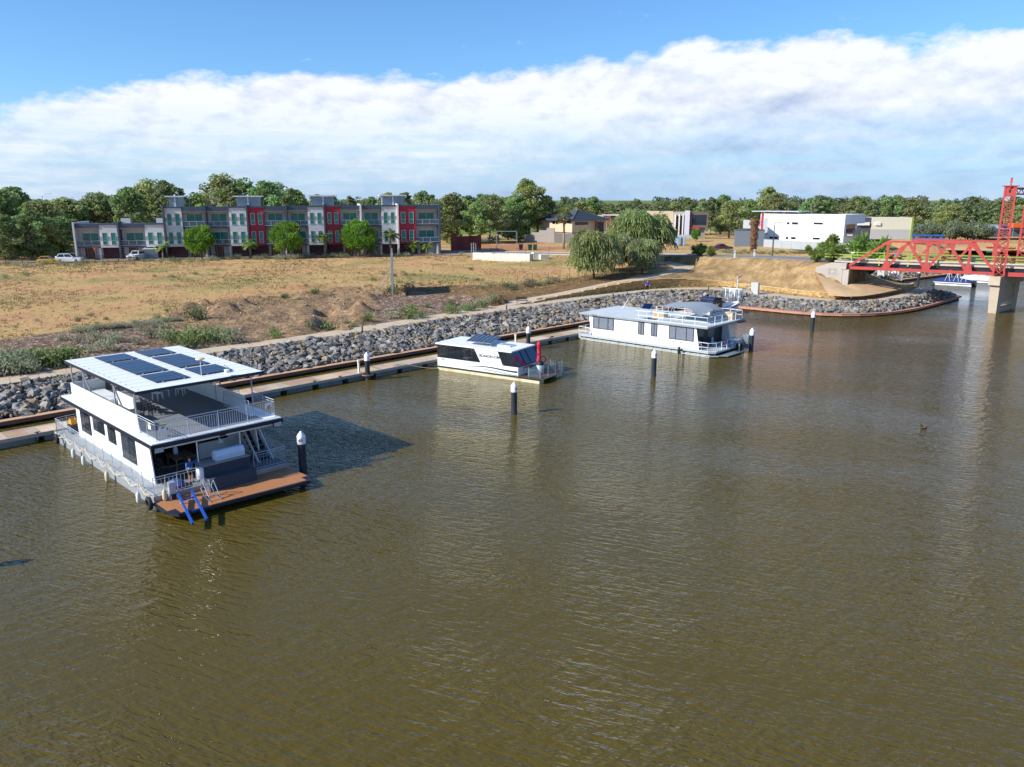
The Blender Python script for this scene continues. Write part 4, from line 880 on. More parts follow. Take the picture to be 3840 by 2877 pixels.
# ================================================================ small boat with dark blinds
def boat2():
    rz = MA-PI/2+R(12.4); t = thing('cabin_boat', 'small white cabin boat with dark clear blinds and black lettering', 'boat', mar(8.35,.67), rz)
    M_hull2 = mat('hull_cream','#cfc6a4',.5,var=.1,dirt=('#a88c34',.75,1.2)); W = 1.95
    for s in (-1,1):
        b = MB(); y0 = s*W-.0 if s < 0 else s*W-.8
        b.ext([(.9,y0,-.3),(.3,y0,.30),(11.4,y0,.30),(11.4,y0,-.3)],(0,.8,0)); b.build('pontoon', M_hull2, t)
    MB().bx(0,11.6,-W-.07,W+.07,.30,.42).build('deck', M_dark, t); MB().bx(9.2,11.55,-W,W,.421,.445).build('foredeck', mat('foredeck_brown','#5b4438',.6,var=.15,scale=3,stretch=(1,8,1)), t)
    b = MB(); b.bx(9.2,11.62,-W-.09,W+.09,.33,.44); 
    MB().bx(11.6,11.64,-W,W,.34,.43).build('deck_edge', M_galv, t)
    # lower cabin walls
    for s in (-1,1):
        y = s*(W-.02); MB().ext([(.45,y-.03,.42),(9.25,y-.03,.42),(9.25,y-.03,1.2),(.45,y-.03,1.2)],(0,.06,0)).build('side_wall', M_white, t)
        MB().ext([(5.3,y-.03,1.2),(7.65,y-.03,1.2),(7.1,y-.03,2.45),(4.6,y-.03,2.45)],(0,.06,0)).build('side_panel', M_white, t)
        f = MB()
        for x0,x1 in ((.45,.45),(1.65,1.6),(3.0,2.9),(4.05,3.9)): f.bar((x0,y,1.2),(x1,y,2.45),.05)
        f.bar((.45,y,1.2),(5.3,y,1.2),.05); f.bar((7.65,y,1.2),(9.25,y,1.2),.05); f.bar((8.3,y,1.2),(7.8,y,2.45),.04); f.bar((9.25,y,1.2),(8.5,y,2.45),.06); f.build('blind_frame', M_dark, t)
        for q in ([(.47,1.22),(1.63,1.22),(1.58,2.43),(.47,2.43)],[(1.67,1.22),(2.98,1.22),(2.88,2.43),(1.62,2.43)],[(3.02,1.22),(4.03,1.22),(3.88,2.43),(2.92,2.43)],[(4.07,1.22),(5.25,1.22),(4.56,2.43),(3.92,2.43)],[(7.68,1.22),(8.28,1.22),(7.78,2.43),(7.14,2.43)],[(8.32,1.22),(9.2,1.22),(8.46,2.43),(7.82,2.43)]):
            MB().quad(*[(x,y-.005*s,z) for x,z in q]).build('clear_blind', M_vinyl, t)
    MB().bx(.42,.48,-W,W,.42,1.2).build('rear_wall', M_white, t); MB().bx(9.2,9.26,-W,W,.42,1.22).build('front_wall', M_white, t); MB().bx(.42,.47,-W,W,1.2,2.45).build('rear_blind', M_vinyl, t)
    for y0, y1 in ((-1.9,-.65),(-.6,.3),(.35,1.9)): MB().quad((9.24,y0,1.24),(9.24,y1,1.24),(8.52,y1,2.43),(8.52,y0,2.43)).build('windscreen', M_bluegl, t)
    f = MB()
    for y in (-1.93,-.62,.33,1.93): f.bar((9.26,y,1.22),(8.53,y,2.45),.06)
    f.bar((9.26,-1.93,1.22),(9.26,1.93,1.22),.06); f.build('windscreen_frame', M_dark, t)
    MB().bx(.28,8.62,-W-.1,W+.1,2.45,2.57).build('roof', M_white, t); MB().bx(.5,9.1,-W+.1,W-.1,.425,.44).build('cabin_floor', mat('cabin_floor','#6f665c',.7), t)
    b = MB()
    for x in (.7,4.4): b.bar((x,-1.5,.44),(x+.5,-1.85,2.44),.05); b.bar((x,1.5,.44),(x+.5,1.85,2.44),.05)
    b.build('roof_brace', M_galv, t)
    M_seat = mat('seat_pale','#b9bcbc',.7)
    for x in (1.6,3.2,4.8): b = MB(); b.bx(x,x+.5,.9,1.75,.44,.9); b.bx(x-.06,x+.02,.9,1.75,.9,1.45); b.build('seat', M_seat, t)
    b = MB(); b.lathe([(.45,1.15),(.45,1.2)],(2.9,-.6,0),14); b.tube((2.9,-.6,.44),(2.9,-.6,1.15),.05); b.build('cabin_table', M_seat, t)
    MB().bx(6.6,7.4,-.6,.4,.44,1.35).build('helm_console', M_white, t)
    # ribbon stripe along the side
    b = MB(); n = 26
    for i in range(n):
        x0 = 3.0+6.2*i/n; x1 = 3.0+6.2*(i+1)/n; zc = lambda x: .70+.10*math.sin((x-3.0)*.9-.8)+.02*(x-3); hh = lambda x: .03+.11*max(0,(x-3)/6.2)
        b.quad((x0,-W-.018,zc(x0)-hh(x0)*.2),(x1,-W-.018,zc(x1)-hh(x1)*.2),(x1,-W-.018,zc(x1)+hh(x1)),(x0,-W-.018,zc(x0)+hh(x0)))
    b.build('side_stripe', M_dark, t); b = MB()
    for i in range(n):
        x0 = 4.6+4.6*i/n; x1 = 4.6+4.6*(i+1)/n; zc = lambda x: .60+.08*math.sin((x-3.0)*.9-.8); hh = lambda x: .10*min(1,(x-4.6)/1.5)
        b.quad((x0,-W-.016,zc(x0)-hh(x0)),(x1,-W-.016,zc(x1)-hh(x1)),(x1,-W-.016,zc(x1)),(x0,-W-.016,zc(x0)))
    b.build('side_stripe', mat('stripe_grey','#8a979a',.5), t)
    Mt = Matrix.Translation((6.25,-W-.02,1.86)) @ Matrix.Rotation(PI/2,4,'X'); lettering('boat_name', 'BOARDROOM', .34, M_ink, t, Mt)
    lettering('registration', 'HJ22S', .13, M_ink, t, Matrix.Translation((1.1,-W-.02,1.08)) @ Matrix.Rotation(PI/2,4,'X'))
    b = MB(); b.ball((7.08,-W-.02,2.08),(.05,.008,.03),8,5); b.ball((7.02,-W-.02,2.05),(.04,.008,.025),8,5); b.ball((7.13,-W-.02,2.04),(.04,.008,.025),8,5); b.build('logo', M_ink, t)
    # tilted solar panel and a roof hatch
    f = MB(); A_ = [Vector(p) for p in ((3.2,-1.25,2.86),(5.9,-1.25,2.86),(5.2,1.55,3.05),(2.5,1.55,3.05))]
    f.ext(A_, (0,0,.04)); o = f.build('solar_panel', mat('panel_frame_lt','#8f98a2',.35), t); g = MB(); u = (A_[1]-A_[0]); v = (A_[3]-A_[0])
    for i in range(6):
        for j in range(10): p = A_[0]+u*(i/6+.01)+v*(j/10+.006)+Vector((0,0,.045)); g.quad(p, p+u*(.146), p+u*.146+v*.088, p+v*.088)
    g.build('cells', M_solar, o); b = MB()
    for q in A_: b.bar((q.x*.97+.1,q.y*.9,2.57),(q.x*.97+.1,q.y*.9,q.z),.03)
    b.build('panel_leg', M_galv, o)
    o = MB().bx(5.9,7.4,-.4,.7,2.57,2.66).build('roof_hatch', M_wplas, t); MB().bx(6.1,7.3,-.1,.6,2.66,2.67).build('pane', mat('hatch_glass','#7d8790',.2), o)
    MB().tube((8.1,-1.3,2.57),(8.3,-1.3,3.1),.008,n=4).build('aerial', M_galv, t)
    # foredeck: stanchions with glass
    S_ = [(10.3,-W),(11.5,-W),(11.5,-.6),(11.5,.7),(11.5,W),(10.3,W)]
    for q in S_: MB().tube((*q,.44),(*q,1.42),.025,n=6).build('stanchion', M_galv, t)
    for p, q in ((S_[0],S_[1]),(S_[2],S_[3]),(S_[3],S_[4]),(S_[4],S_[5])): MB().quad((*p,.55),(*q,.55),(*q,1.25),(*p,1.25)).build('glass_panel', M_clear, t)
    return rz
rz2 = boat2()
B2 = lambda x, y, z: bl(8.35,.67,rz2,x,y,z)
t = thing('drum_barbecue', 'black kettle barbecue lid on a white drum on the small boat', 'barbecue', B2(10.35,.0,.445)); MB().lathe([(.30,0),(.34,.1),(.34,.75),(.32,.8)],n=14).build('drum', mat('drum_grey','#c6cdd0',.4,.2), t, True); MB().lathe([(.36,.80),(.34,.98),(.2,1.12),(.03,1.16)],n=14).build('lid', M_black, t, True)
t = thing('parasol', 'closed red parasol standing on the foredeck of the small boat', 'umbrella', B2(9.9,.55,.445)); M_red = mat('red_cloth','#c3203f',.7,var=.15,scale=4,bump=.4,bscale=8)
MB().lathe([(.05,2.75),(.16,2.68),(.22,2.5),(.17,2.2),(.15,1.95),(.20,1.7),(.14,1.55),(.20,1.2),(.24,.85),(.1,.8)],n=9).build('canopy', M_red, t); MB().tube((0,0,0),(0,0,2.8),.025).build('pole', M_galv, t); MB().lathe([(.3,0),(.3,.06)],n=12).build('base', M_dark, t)
t = thing('foredeck_bench', 'dark folding table and bench on the foredeck of the small boat', 'bench', B2(9.75,-.55,.445), rz2); MB().bx(-.3,.3,-.9,.6,.68,.73).build('top', M_dark, t)
for q in ((-.25,-.8),(.25,-.8),(-.25,.5),(.25,.5)): MB().bar((*q,0),(*q,.7),.04).build('leg', M_galv, t)
b = MB()
for i in range(12): a0, a1 = 2*PI*i/12, 2*PI*(i+1)/12; b.tube((.28*math.cos(a0),0,.28*math.sin(a0)),(.28*math.cos(a1),0,.28*math.sin(a1)),.06,n=6)
tag(b.build('lifebuoy', mat('orange_ring','#d8521e',.5), loc=B2(10.1,.9,1.55), smooth=True), 'orange lifebuoy hung behind the red parasol', 'lifebuoy')
# ================================================================ long single storey houseboat
def boat3():
    an = MA-PI/2+R(2.9); t = thing('houseboat', 'long single storey white houseboat with a grey shade canopy on its roof deck', 'houseboat', mar(32.4,0), an)
    Wd, Wc = 4.15, 3.5; M_hw = mat('hull_offwhite','#b9bcae',.5,var=.1,dirt=('#7d6a33',.7,1.0))
    for s in (-1,1): MB().ext([(.9,s*3.9,-.35),(0,s*3.9,.25),(16.5,s*3.9,.25),(16.5,s*3.9,-.35)],(0,-s*1.3,0)).build('pontoon', M_hw, t)
    MB().ext([(0,-Wd+.3,.42),(.5,-Wd,.42),(16.4,-Wd,.42),(17.0,-Wd+.6,.42),(17.0,Wd-.6,.42),(16.4,Wd,.42),(0,Wd,.42)],(0,0,.14)).build('deck', mat('deck_palegrey','#aab1b3',.7,var=.06), t)
    MB().bx(.4,16.3,-3.7,3.7,.2,.42).build('underframe', M_dark, t)
    # rubbing rail below the deck on struts
    rr_ = MB(); pts = [(-.3,-3.6,.35),(1.0,-4.25,.16),(16.2,-4.3,.16),(17.3,-3.6,.2)]
    for p, q in zip(pts, pts[1:]): rr_.bar(p, q, .09, .09)
    for i in range(15): x = .9+i*1.1; rr_.bar((x,-4.24,.18),(x+.15,-4.1,.5),.05)
    rr_.build('rubbing_rail', M_rail, t)
    MB().ext([(1.65,-Wc,.56),(15.05,-Wc,.56),(14.6,-Wc,2.85),(1.1,-Wc,2.85)],(0,.07,0)).build('side_wall', M_white, t); MB().ext([(1.65,Wc,.56),(15.05,Wc,.56),(14.6,Wc,2.85),(1.1,Wc,2.85)],(0,-.07,0)).build('side_wall', M_white, t)
    MB().bx(1.3,1.4,-Wc+.07,Wc-.07,.56,2.85).build('rear_wall', M_white, t); fw = MB().bx(13.9,14.0,-Wc+.07,Wc-.07,.56,2.85).build('front_wall', M_dark, t)
    for y0, y1 in ((-3.2,-2.0),(-1.9,-.8),(.2,1.5),(1.6,2.9)): MB().bx(14.0,14.02,y0,y1,.8,2.7).build('pane', M_tint, fw)
    M_fr = mat('window_frame_brown','#4b3226',.5); M_cur = mat('curtain','#b9c4d4',.8,var=.25,scale=3,stretch=(14,1,.3)); 
    for x0, x1, z0, z1, dv in ((1.85,4.5,1.47,2.72,(.27,.74)),(7.8,8.4,1.43,2.7,(.5,)),(9.4,10.02,1.43,2.7,(.5,)),(11.57,14.33,1.4,2.67,(.27,.72))):
        w = MB(); y = -Wc-.055
        for q in ((x0-.05,x0,z0-.05,z1+.05),(x1,x1+.05,z0-.05,z1+.05)): w.bx(q[0],q[1],y-.03,y+.02,q[2],q[3])
        w.bx(x0,x1,y-.03,y+.02,z0-.05,z0); w.bx(x0,x1,y-.03,y+.02,z1,z1+.05)
        for d_ in dv: xm = x0+(x1-x0)*d_; w.bx(xm-.025,xm+.025,y-.028,y+.02,z0,z1)
        wo = w.build('window', M_fr, t); xs_ = [x0]+[x0+(x1-x0)*d_ for d_ in dv]+[x1]
        for a_, b_ in zip(xs_, xs_[1:]):
            MB().bx(a_+.02,b_-.02,y-.012,y+.008,z0+.01,z1-.01).build('pane', clear_glass('window_glass','#26303a',.04,.22) if 'window_glass' not in MATS else MATS['window_glass'], wo)
            cb = MB(); k = max(2, int((b_-a_)/.06))
            for i in range(k): xa = a_+(b_-a_)*i/k; xb = a_+(b_-a_)*(i+1)/k; xm = (xa+xb)/2; cb.quad((xa,y+.012,z0),(xm,y+.03,z0),(xm,y+.03,z1),(xa,y+.012,z1)); cb.quad((xm,y+.03,z0),(xb,y+.012,z0),(xb,y+.012,z1),(xm,y+.03,z1))
            cb.build('curtain', M_cur, wo)
        MB().bx(x0,x1,y+.034,y+.04,z0,z1).build('lining', M_dark, wo)
    MB().bx(-.05,16.0,-3.72,4.2,2.9,3.0).build('roof', mat('roof_palegrey','#c3cacc',.6,var=.05,scale=.8,dirt=('#a5aaa6',.4,.5)), t); f = MB(); f.bx(-.1,16.05,-3.78,-3.72,2.82,2.99); f.bx(16.0,16.06,-3.78,4.25,2.82,2.99); f.bx(-.1,-.05,-3.78,4.25,2.82,2.99); f.build('roof_edge', mat('edge_grey','#8d9494',.6), t)
    MB().box((16.2,3.4,2.8),(.35,1.4,.16)).build('gutter_awning', M_dark, t)
    # upper railing, two rails
    rp = [(7.4,-3.0),(7.4,-3.6),(15.9,-3.6),(15.9,4.1),(7.6,4.1),(7.4,.6)]
    railing(t, rp, 3.0, .92, M_railw, step=0, mid=[.45], second=False, low=.05, posts=1.4, rr=.03, name='roof_railing')
    # canopy: arched fabric on hoops
    b = MB(); nx, ny = 12, 10
    def cz(u, v): return 4.5+.16*math.sin(PI*min(1,max(0,u)))-.6*max(0,(u-.62)/.38)**1.6*(.45+.55*abs(2*v-1))-.12*(2*v-1)**2
    for i in range(nx):
        for j in range(ny):
            q = []
            for ii, jj in ((i,j),(i+1,j),(i+1,j+1),(i,j+1)):
                u = ii/nx; v = jj/ny; q.append((9.5+5.0*u, -2.4+5.4*v, cz(u,v)))
            b.quad(*q)
    b.build('canopy', mat('canopy_grey','#8e979e',.75,var=.06), t, True)
    hp = MB()
    for x, u in ((9.4,0.02),(11.3,.36),(13.2,.7)):
        for y, v in ((-2.6,.02),(3.4,.98)): hp.tube((x+.9 if x < 10 else x-.6,y*1.05,3.0),(x,y,cz(u,v)-.02),.03,n=6)
    hp.build('canopy_hoops', M_rail, t); gy = MB()
    for y in (-2.6,3.4): gy.tube((14.7,y,4.2),(15.9,y*.98,3.9),.012,n=4); gy.tube((13.5,y,4.5),(12.0,y,3.0),.018,n=4)
    gy.build('guy_ropes', M_rope, t)
    o = MB().bx(8.2,9.5,-1.4,-.4,3.0,3.62).build('air_conditioner', mat('ac_white','#d3d2c8',.5), t)
    for x0 in (8.25,8.95): MB().bx(x0,x0+.5,-1.42,-1.4,3.12,3.52).build('grille', mat('cane','#b58a52',.7), o)
    b = MB(); b.ext([(5.6,.4,3.55),(6.7,.4,3.55),(6.5,1.3,4.0),(5.4,1.3,4.0)],(0,0,.04)); o = b.build('solar_panel', M_solar, t); l = MB()
    for q in ((5.7,.5),(6.5,.5),(5.6,1.2),(6.4,1.2)): l.bar((*q,3.0),(*q,3.6 if q[1] < 1 else 3.95),.03)
    l.build('panel_leg', M_galv, o)
    MB().bx(8.0,9.3,-2.9,-2.1,3.02,3.06).build('roof_hatch', M_bluegl, t); MB().bx(11.3,12.0,2.2,3.2,3.0,3.9).build('roof_console', M_white, t); MB().tube((2.2,1.5,3.0),(2.6,2.2,4.2),.03,n=6).build('davit', M_railw, t)
    MB().bx(14.6,15.5,2.6,3.4,3.0,3.75).build('roof_crate', mat('crate_tan','#c9b48e',.7), t)
    # lower rails
    railing(t, [(1.6,-4.0),(.1,-3.9),(.05,4.0)], .56, .9, M_railw, step=0, mid=[.45], second=False, low=.05, posts=1.3, rr=.028, name='stern_railing')
    railing(t, [(1.6,-4.05),(15.6,-4.05)], .56, .75, M_railw, step=0, mid=[.4], second=False, low=.05, posts=1.4, rr=.012, name='side_railing')
    railing(t, [(14.9,-4.0),(16.3,-4.0),(16.9,-3.4),(16.9,1.2)], .56, .9, M_railw, step=0, mid=[.45], second=False, low=.05, posts=1.2, rr=.03, name='bow_railing')
    for i, (x, c) in enumerate(((16.4,'#2f6fae'),(16.5,'#c23a4a'),(16.6,'#2f6fae'))): MB().box((16.93,-2.6+i*1.0,1.35),(.05,.12,.3)).build('rail_towel', mat('towel_%d' % i, c, .8), t)
    for i, c in enumerate(('#3d78b5','#d49a52','#c4545c','#3d78b5','#c9a04e','#3d78b5')): MB().quad((10.2+i*.85,-Wc-.02,1.0),(10.5+i*.85,-Wc-.02,1.0),(10.35+i*.85,-Wc-.02,1.16)).build('fish_decal', mat('decal_%s' % c[1:], c, .6), t)
    # boarding platform, motor box and gear at the bow
    MB().ext([(17.0,-3.3,.12),(17.9,-2.7,.12),(17.9,1.2,.12),(17.0,1.2,.12)],(0,0,.1)).build('boarding_platform', M_galv, t); MB().bx(16.9,17.9,1.6,3.0,.3,.42).build('motor_bracket', M_galv, t)
    MB().bx(17.1,17.8,1.9,2.9,.42,1.75).build('steel_box', mat('steel_box','#9aa4ad',.35,.6), t); o = MB(); o.box((17.3,.9,.55),(.5,.4,.7)); o.lathe([(.16,-.4),(.14,.2)],(17.4,.9,0),8); o.box((17.5,.9,-.2),(.5,.06,.3)); o.build('outboard_motor', M_black, t)
    b = MB(); b.bx(16.6,17.7,-.2,.9,1.42,1.46); b.bar((17.6,.3,.22),(17.6,.3,1.42),.08); b.bar((17.6,.3,1.0),(17.6,-.1,1.42),.04); b.bar((17.6,.3,1.0),(17.6,.7,1.42),.04); b.build('fish_table', M_galv, t)
    MB().lathe([(.03,.78),(.12,.6),(.15,.3),(.12,.02),(.03,-.1)],(13.3,-4.45,.1),10).build('fender', M_black, t, True)
    b = MB(); b.bx(14.8,15.4,.6,1.6,.9,.95)
    for q in ((14.85,.65),(15.35,.65),(14.85,1.55),(15.35,1.55)): b.bar((*q,.56),(*q,.9),.05)
    b.build('porch_table', M_dark, t); b = MB(); b.bx(14.9,15.3,-.6,-.2,.95,1.0); b.bx(14.88,14.93,-.6,-.2,1.0,1.4); b.bar((15.1,-.4,.56),(15.1,-.4,.95),.3); b.build('porch_chair', mat('chair_blue','#9db4cc',.6), t)
    lettering('registration','HGT 12N',.16,M_ink,t,Matrix.Translation((2.1,-3.79,2.9)) @ Matrix.Rotation(PI/2,4,'X'))
boat3()
# ================================================================ white cruiser behind it
def cruiser(label, loc, rz, blue=True):
    t = thing('motor_cruiser', label, 'boat', loc, rz); L = 8.6
    xs_ = [0,.02,.25,.5,.7,.85,.95,1]; hw = [1.15,1.2,1.35,1.35,1.15,.8,.4,.04]; zt = [1.05,1.05,1.1,1.2,1.32,1.42,1.5,1.55]; vs = []; fs = []; kx = 6
    for u, w, z in zip(xs_, hw, zt):
        vs += [(u*L,-w*.15,-.35+.6*max(0,u-.7)),(u*L,-w*.85,.1+.5*max(0,u-.7)),(u*L,-w,z),(u*L,w,z),(u*L,w*.85,.1+.5*max(0,u-.7)),(u*L,w*.15,-.35+.6*max(0,u-.7))]
    for i in range(len(xs_)-1):
        for j in range(kx): fs.append((i*kx+j,i*kx+(j+1) % kx,(i+1)*kx+(j+1) % kx,(i+1)*kx+j))
    fs.append(tuple(range(kx))); b = MB(); b.add(vs, fs); b.build('hull', M_white, t)
    MB().ext([(.4,-1.3,.62),(7.6,-.75,1.0),(7.6,.75,1.0),(.4,1.3,.62)],(0,0,.2)); s = MB(); s.ext([(.3,-1.37,.78),(4.5,-1.37,.9),(7.2,-1.0,1.18),(7.2,-1.02,1.3),(4.5,-1.39,1.02),(.3,-1.39,.9)],(0,.02,0)); s.build('hull_stripe', mat('navy_stripe','#1c2a52',.4), t)
    MB().ext([(3.2,-1.1,1.2),(6.8,-.6,1.45),(6.2,-.5,1.75),(4.2,-.85,1.9),(3.2,-.95,1.9)],(0,0,.02)); c = MB(); c.add([(3.0,-1.1,1.2),(7.0,-.5,1.42),(7.0,.5,1.42),(3.0,1.1,1.2),(3.2,-.95,1.85),(5.6,-.5,1.75),(5.6,.5,1.75),(3.2,.95,1.85)],[(0,1,5,4),(1,2,6,5),(2,3,7,6),(3,0,4,7),(4,5,6,7)]); c.build('foredeck_cabin', M_white, t)
    w = MB(); w.add([(3.2,-1.05,1.85),(4.3,-.85,1.8),(4.3,.85,1.8),(3.2,1.05,1.85),(2.6,-1.0,2.45),(2.6,1.0,2.45)],[(0,1,4),(1,2,5,4),(2,3,5)]); w.build('windscreen', M_bluegl, t)
    q = MB()
    for y in (-1.12,1.12): q.ext([(.6,y,1.15),(3.0,y,1.2),(2.6,y*.93,2.45),(.9,y*.93,2.4)],(0,.02,0))
    q.ext([(.6,-1.1,1.15),(.62,1.1,1.15),(.9,1.05,2.4),(.88,-1.05,2.4)],(.02,0,0)); q.build('clear_enclosure', M_vinyl if blue else M_clear, t)
    MB().ext([(.75,-1.1,2.38),(2.9,-1.1,2.42),(2.7,-1.0,2.6),(1.6,-.95,2.68),(.9,-1.0,2.55)],(0,2.15,0)).build('bimini_top', mat('bimini_navy','#1b2c52',.7), t); MB().bx(.3,3.0,-1.2,1.2,1.05,1.12).build('cockpit_trim', MATS['bimini_navy'], t)
    r = MB(); P = [(4.6,-1.25,1.28),(6.4,-.95,1.38),(8.1,-.35,1.5),(8.5,0,1.55),(8.1,.35,1.5),(6.4,.95,1.38),(4.6,1.25,1.28)]
    for a, b_ in zip(P, P[1:]): r.tube(V3(a)+Vector((0,0,.5)),V3(b_)+Vector((0,0,.5)),.02,n=5); r.tube(a,V3(a)+Vector((0,0,.5)),.016,n=5)
    r.build('bow_rail', M_galv, t, True)
    return t
cruiser('white motor cruiser with a navy canopy moored behind the long houseboat', mar(52.6,1.75), MA+R(-3))
# ================================================================ gangway, gate, cabinet, lamp
def gangway(label, p0, p1, w=1.5):
    p0 = V3(p0); p1 = V3(p1); d = p1-p0; L = Vector((d.x,d.y,0)).length; rz = math.atan2(d.y,d.x); dz = d.z; t = thing('gangway', label, 'gangway', p0, rz)
    b = MB(); b.ext([(0,-w/2,0),(L,-w/2,dz),(L,w/2,dz),(0,w/2,0)],(0,0,.12)); b.build('ramp', mat('gangway_deck','#7c7468',.8), t)
    for y in (-w/2,w/2):
        r = MB(); n = 4
        for i in range(n+1): u = i/n; r.bar((u*L,y,u*dz),(u*L,y,u*dz+1.15),.09)
        for i in range(n): u = i/n; r.bar((u*L,y,u*dz+.1),((i+1)/n*L,y,(i+1)/n*dz+1.1),.05)
        r.bar((0,y,1.15),(L,y,dz+1.15),.09); r.build('side_rail', M_galv, t)
    return t
g0 = mar(65.2,-.9,.6); g1 = Vector((35.3,119.4,1.55)); gangway('galvanised gangway ramp from the jetty end up to the promenade', g0, g1)
t = thing('security_gate', 'white barred security gate across the jetty entrance', 'gate', mar(66.8,-1.9,.6), MA+PI/2); 
for x in (-1.1,-.45,.45,1.1): MB().bar((x,0,0),(x,0,1.95),.09).build('gate_post', M_railw, t)
MB().bar((-1.6,0,1.95),(1.6,0,1.95),.09).build('gate_head', M_railw, t); b = MB()
for i in range(9): b.bar((-.38+i*.095,0,.15),(-.38+i*.095,0,1.75),.035)
b.bar((-.42,0,.15),(.42,0,.15),.06); b.bar((-.42,0,1.75),(.42,0,1.75),.06); b.build('gate_leaf', M_railw, t)
for s in (-1,1): MB().quad((s*.5,0,.1),(s*1.7,0,.1),(s*1.7,0,1.85),(s*.5,0,1.85)).build('mesh_wing', M_clear, t)
t = thing('solar_lamp', 'white post with a small tilted solar lamp above the security gate', 'lamp', mar(66.9,-1.2,.6)); MB().tube((0,0,0),(0,0,3.6),.06,n=8).build('post', M_railw, t, True); MB().box((.25,-.05,3.75),(.8,.35,.05),tilt=('Y',-.5)).build('solar_head', M_solar, t); MB().box((-.02,0,3.55),(.2,.2,.25)).build('battery_box', M_railw, t)
t = thing('utility_cabinet', 'tall pale grey utility cabinet on a concrete plinth by the gangway', 'cabinet', (37.0,118.6,1.46), R(-38)); MB().bx(-.75,.75,-.55,.55,0,.14).build('plinth', M_conc, t); o = MB().bx(-.55,.55,-.32,.32,.14,1.75).build('body', mat('cabinet_grey','#b6bab4',.5,var=.05), t); MB().bx(-.6,.6,-.36,.36,1.75,1.8).build('lid', MATS['cabinet_grey'], t); MB().bx(-.5,.5,-.335,-.32,.22,1.68).build('door', MATS['cabinet_grey'], o)
MB().ext([(34.6,115.3,.5),(36.2,114.2,.5),(37.4,116.6,1.44),(36.0,117.8,1.44)],(0,0,.1)); 
b = MB(); b.ext([(34.9,115.2,.42),(36.6,114.0,.42),(37.9,116.4,1.42),(36.3,117.6,1.42)],(0,0,.1)); tag(b.build('concrete_apron', M_conc), 'pale concrete slab sloping through the rocks below the cabinet', 'slab')
# bollard lights along the promenade
BOL = [(1359,1250,'low dark bollard light on the path edge below the eroded gully'),(1900,1168,'low dark bollard light on the path edge by the slatted bench'),(2299,1119,'low dark bollard light on the path edge below the stepped retaining wall'),(2657,1090,'low dark bollard light on the path edge beside the security gate'),(3190,1137,'low dark bollard light on the path edge below the concrete apron')]
for x, y, l in BOL:
    p = G(x, y, ZP); t = thing('bollard_light', l, 'bollard', p, 0, 'bollard lights along the promenade'); MB().lathe([(.075,-.1),(.075,.82)],n=10).build('post', M_black, t, True); MB().lathe([(.06,.82),(.06,.9)],n=10).build('lens', M_wplas, t, True); MB().lathe([(.085,.9),(.085,.95),(.02,.98)],n=10).build('cap', M_black, t, True)
# bench
p = G(1958,1139,1.55); t = thing('park_bench', 'slatted dark bench beside the split in the promenade', 'bench', p, R(20)); M_sl = mat('bench_slat','#4c4643',.7,var=.15)
for i in range(4): MB().bx(-.85,.85,-.25+i*.13,-.14+i*.13,.42,.46).build('seat_slat', M_sl, t)
for i in range(3): MB().bx(-.85,.85,.27+.02*i,.30+.02*i,.55+i*.13,.65+i*.13).build('back_slat', M_sl, t)
for x in (-.75,.75): b = MB(); b.bar((x,-.2,0),(x,-.2,.42),.05); b.bar((x,.22,0),(x,.34,.9),.05); b.bar((x,-.22,.42),(x,.26,.42),.05); b.build('leg', M_galv, t)
person('person in a blue top and dark leggings walking along the promenade', G(2427,1092,ZP+.0), R(-80), 1.7, mat('blue_top','#1f43c4',.7,var=.05), mat('leggings','#14151a',.8), mat('shoe_white','#e6e6e6',.6), mat('hair_dark','#2a1c18',.7), ((.02,.05,-.16),(.06,.07,-.30)), ((.0,-.05,-.16),(.04,-.07,-.30)), .07, True)
# ================================================================ red lift bridge (local x = along the truss from the abutment, y = across the road)
BP = Vector((50.6,118.3,0)); BR = math.atan2(-.50546,.86285); M_redp = mat('red_steel','#b2453f',.55,var=.16,scale=1.2,dirt=('#8c2b2a',.45,1.5)); M_grn = mat('green_rail','#86a03f',.5,var=.08); M_road = mat('bridge_road','#6b6a69',.9,var=.12,scale=.6,bump=.2)
def truss(t, y, x0, full=True):
    N_ = {'a':(0,5.6),'b':(5.25,9.5),'c':(15.8,9.5),'d':(18.9,5.6)}
    MB().bar((x0+.0,y,5.5),(x0+18.9,y,5.45),.35,.42).build('bottom_chord', M_redp, t); MB().bar((x0+5.1,y,9.5),(x0+15.95,y,9.5),.4,.3).build('top_chord', M_redp, t)
    for p, q, w in (((.1,5.7),(5.2,9.45),.34),((15.8,9.45),(18.9,5.8),.34)): MB().bar((x0+p[0],y,p[1]),(x0+q[0],y,q[1]),.36,w).build('end_post', M_redp, t)
    for p, q in (((5.35,5.6),(7.85,9.4)),((7.9,9.4),(10.35,5.6)),((10.55,5.6),(13.0,9.4)),((13.05,9.4),(15.55,5.6))): MB().bar((x0+p[0],y,p[1]),(x0+q[0],y,q[1]),.3,.34).build('diagonal', M_redp, t)
    for x in (5.25,10.45,15.7): MB().bar((x0+x,y,5.6),(x0+x,y,9.4),.28,.34).build('vertical', M_redp, t)
    for x in (5.25,10.45,15.7):
        MB().ext([(x0+x-.55,y-.19,5.6),(x0+x+.55,y-.19,5.6),(x0+x+.35,y-.19,6.5),(x0+x-.35,y-.19,6.5)],(0,.38,0)).build('gusset', M_redp, t)
        MB().ext([(x0+x-.42,y-.21,9.4),(x0+x+.42,y-.21,9.4),(x0+x+.18,y-.21,8.95),(x0+x-.18,y-.21,8.95)],(0,.42,0)).build('gusset', M_redp, t)
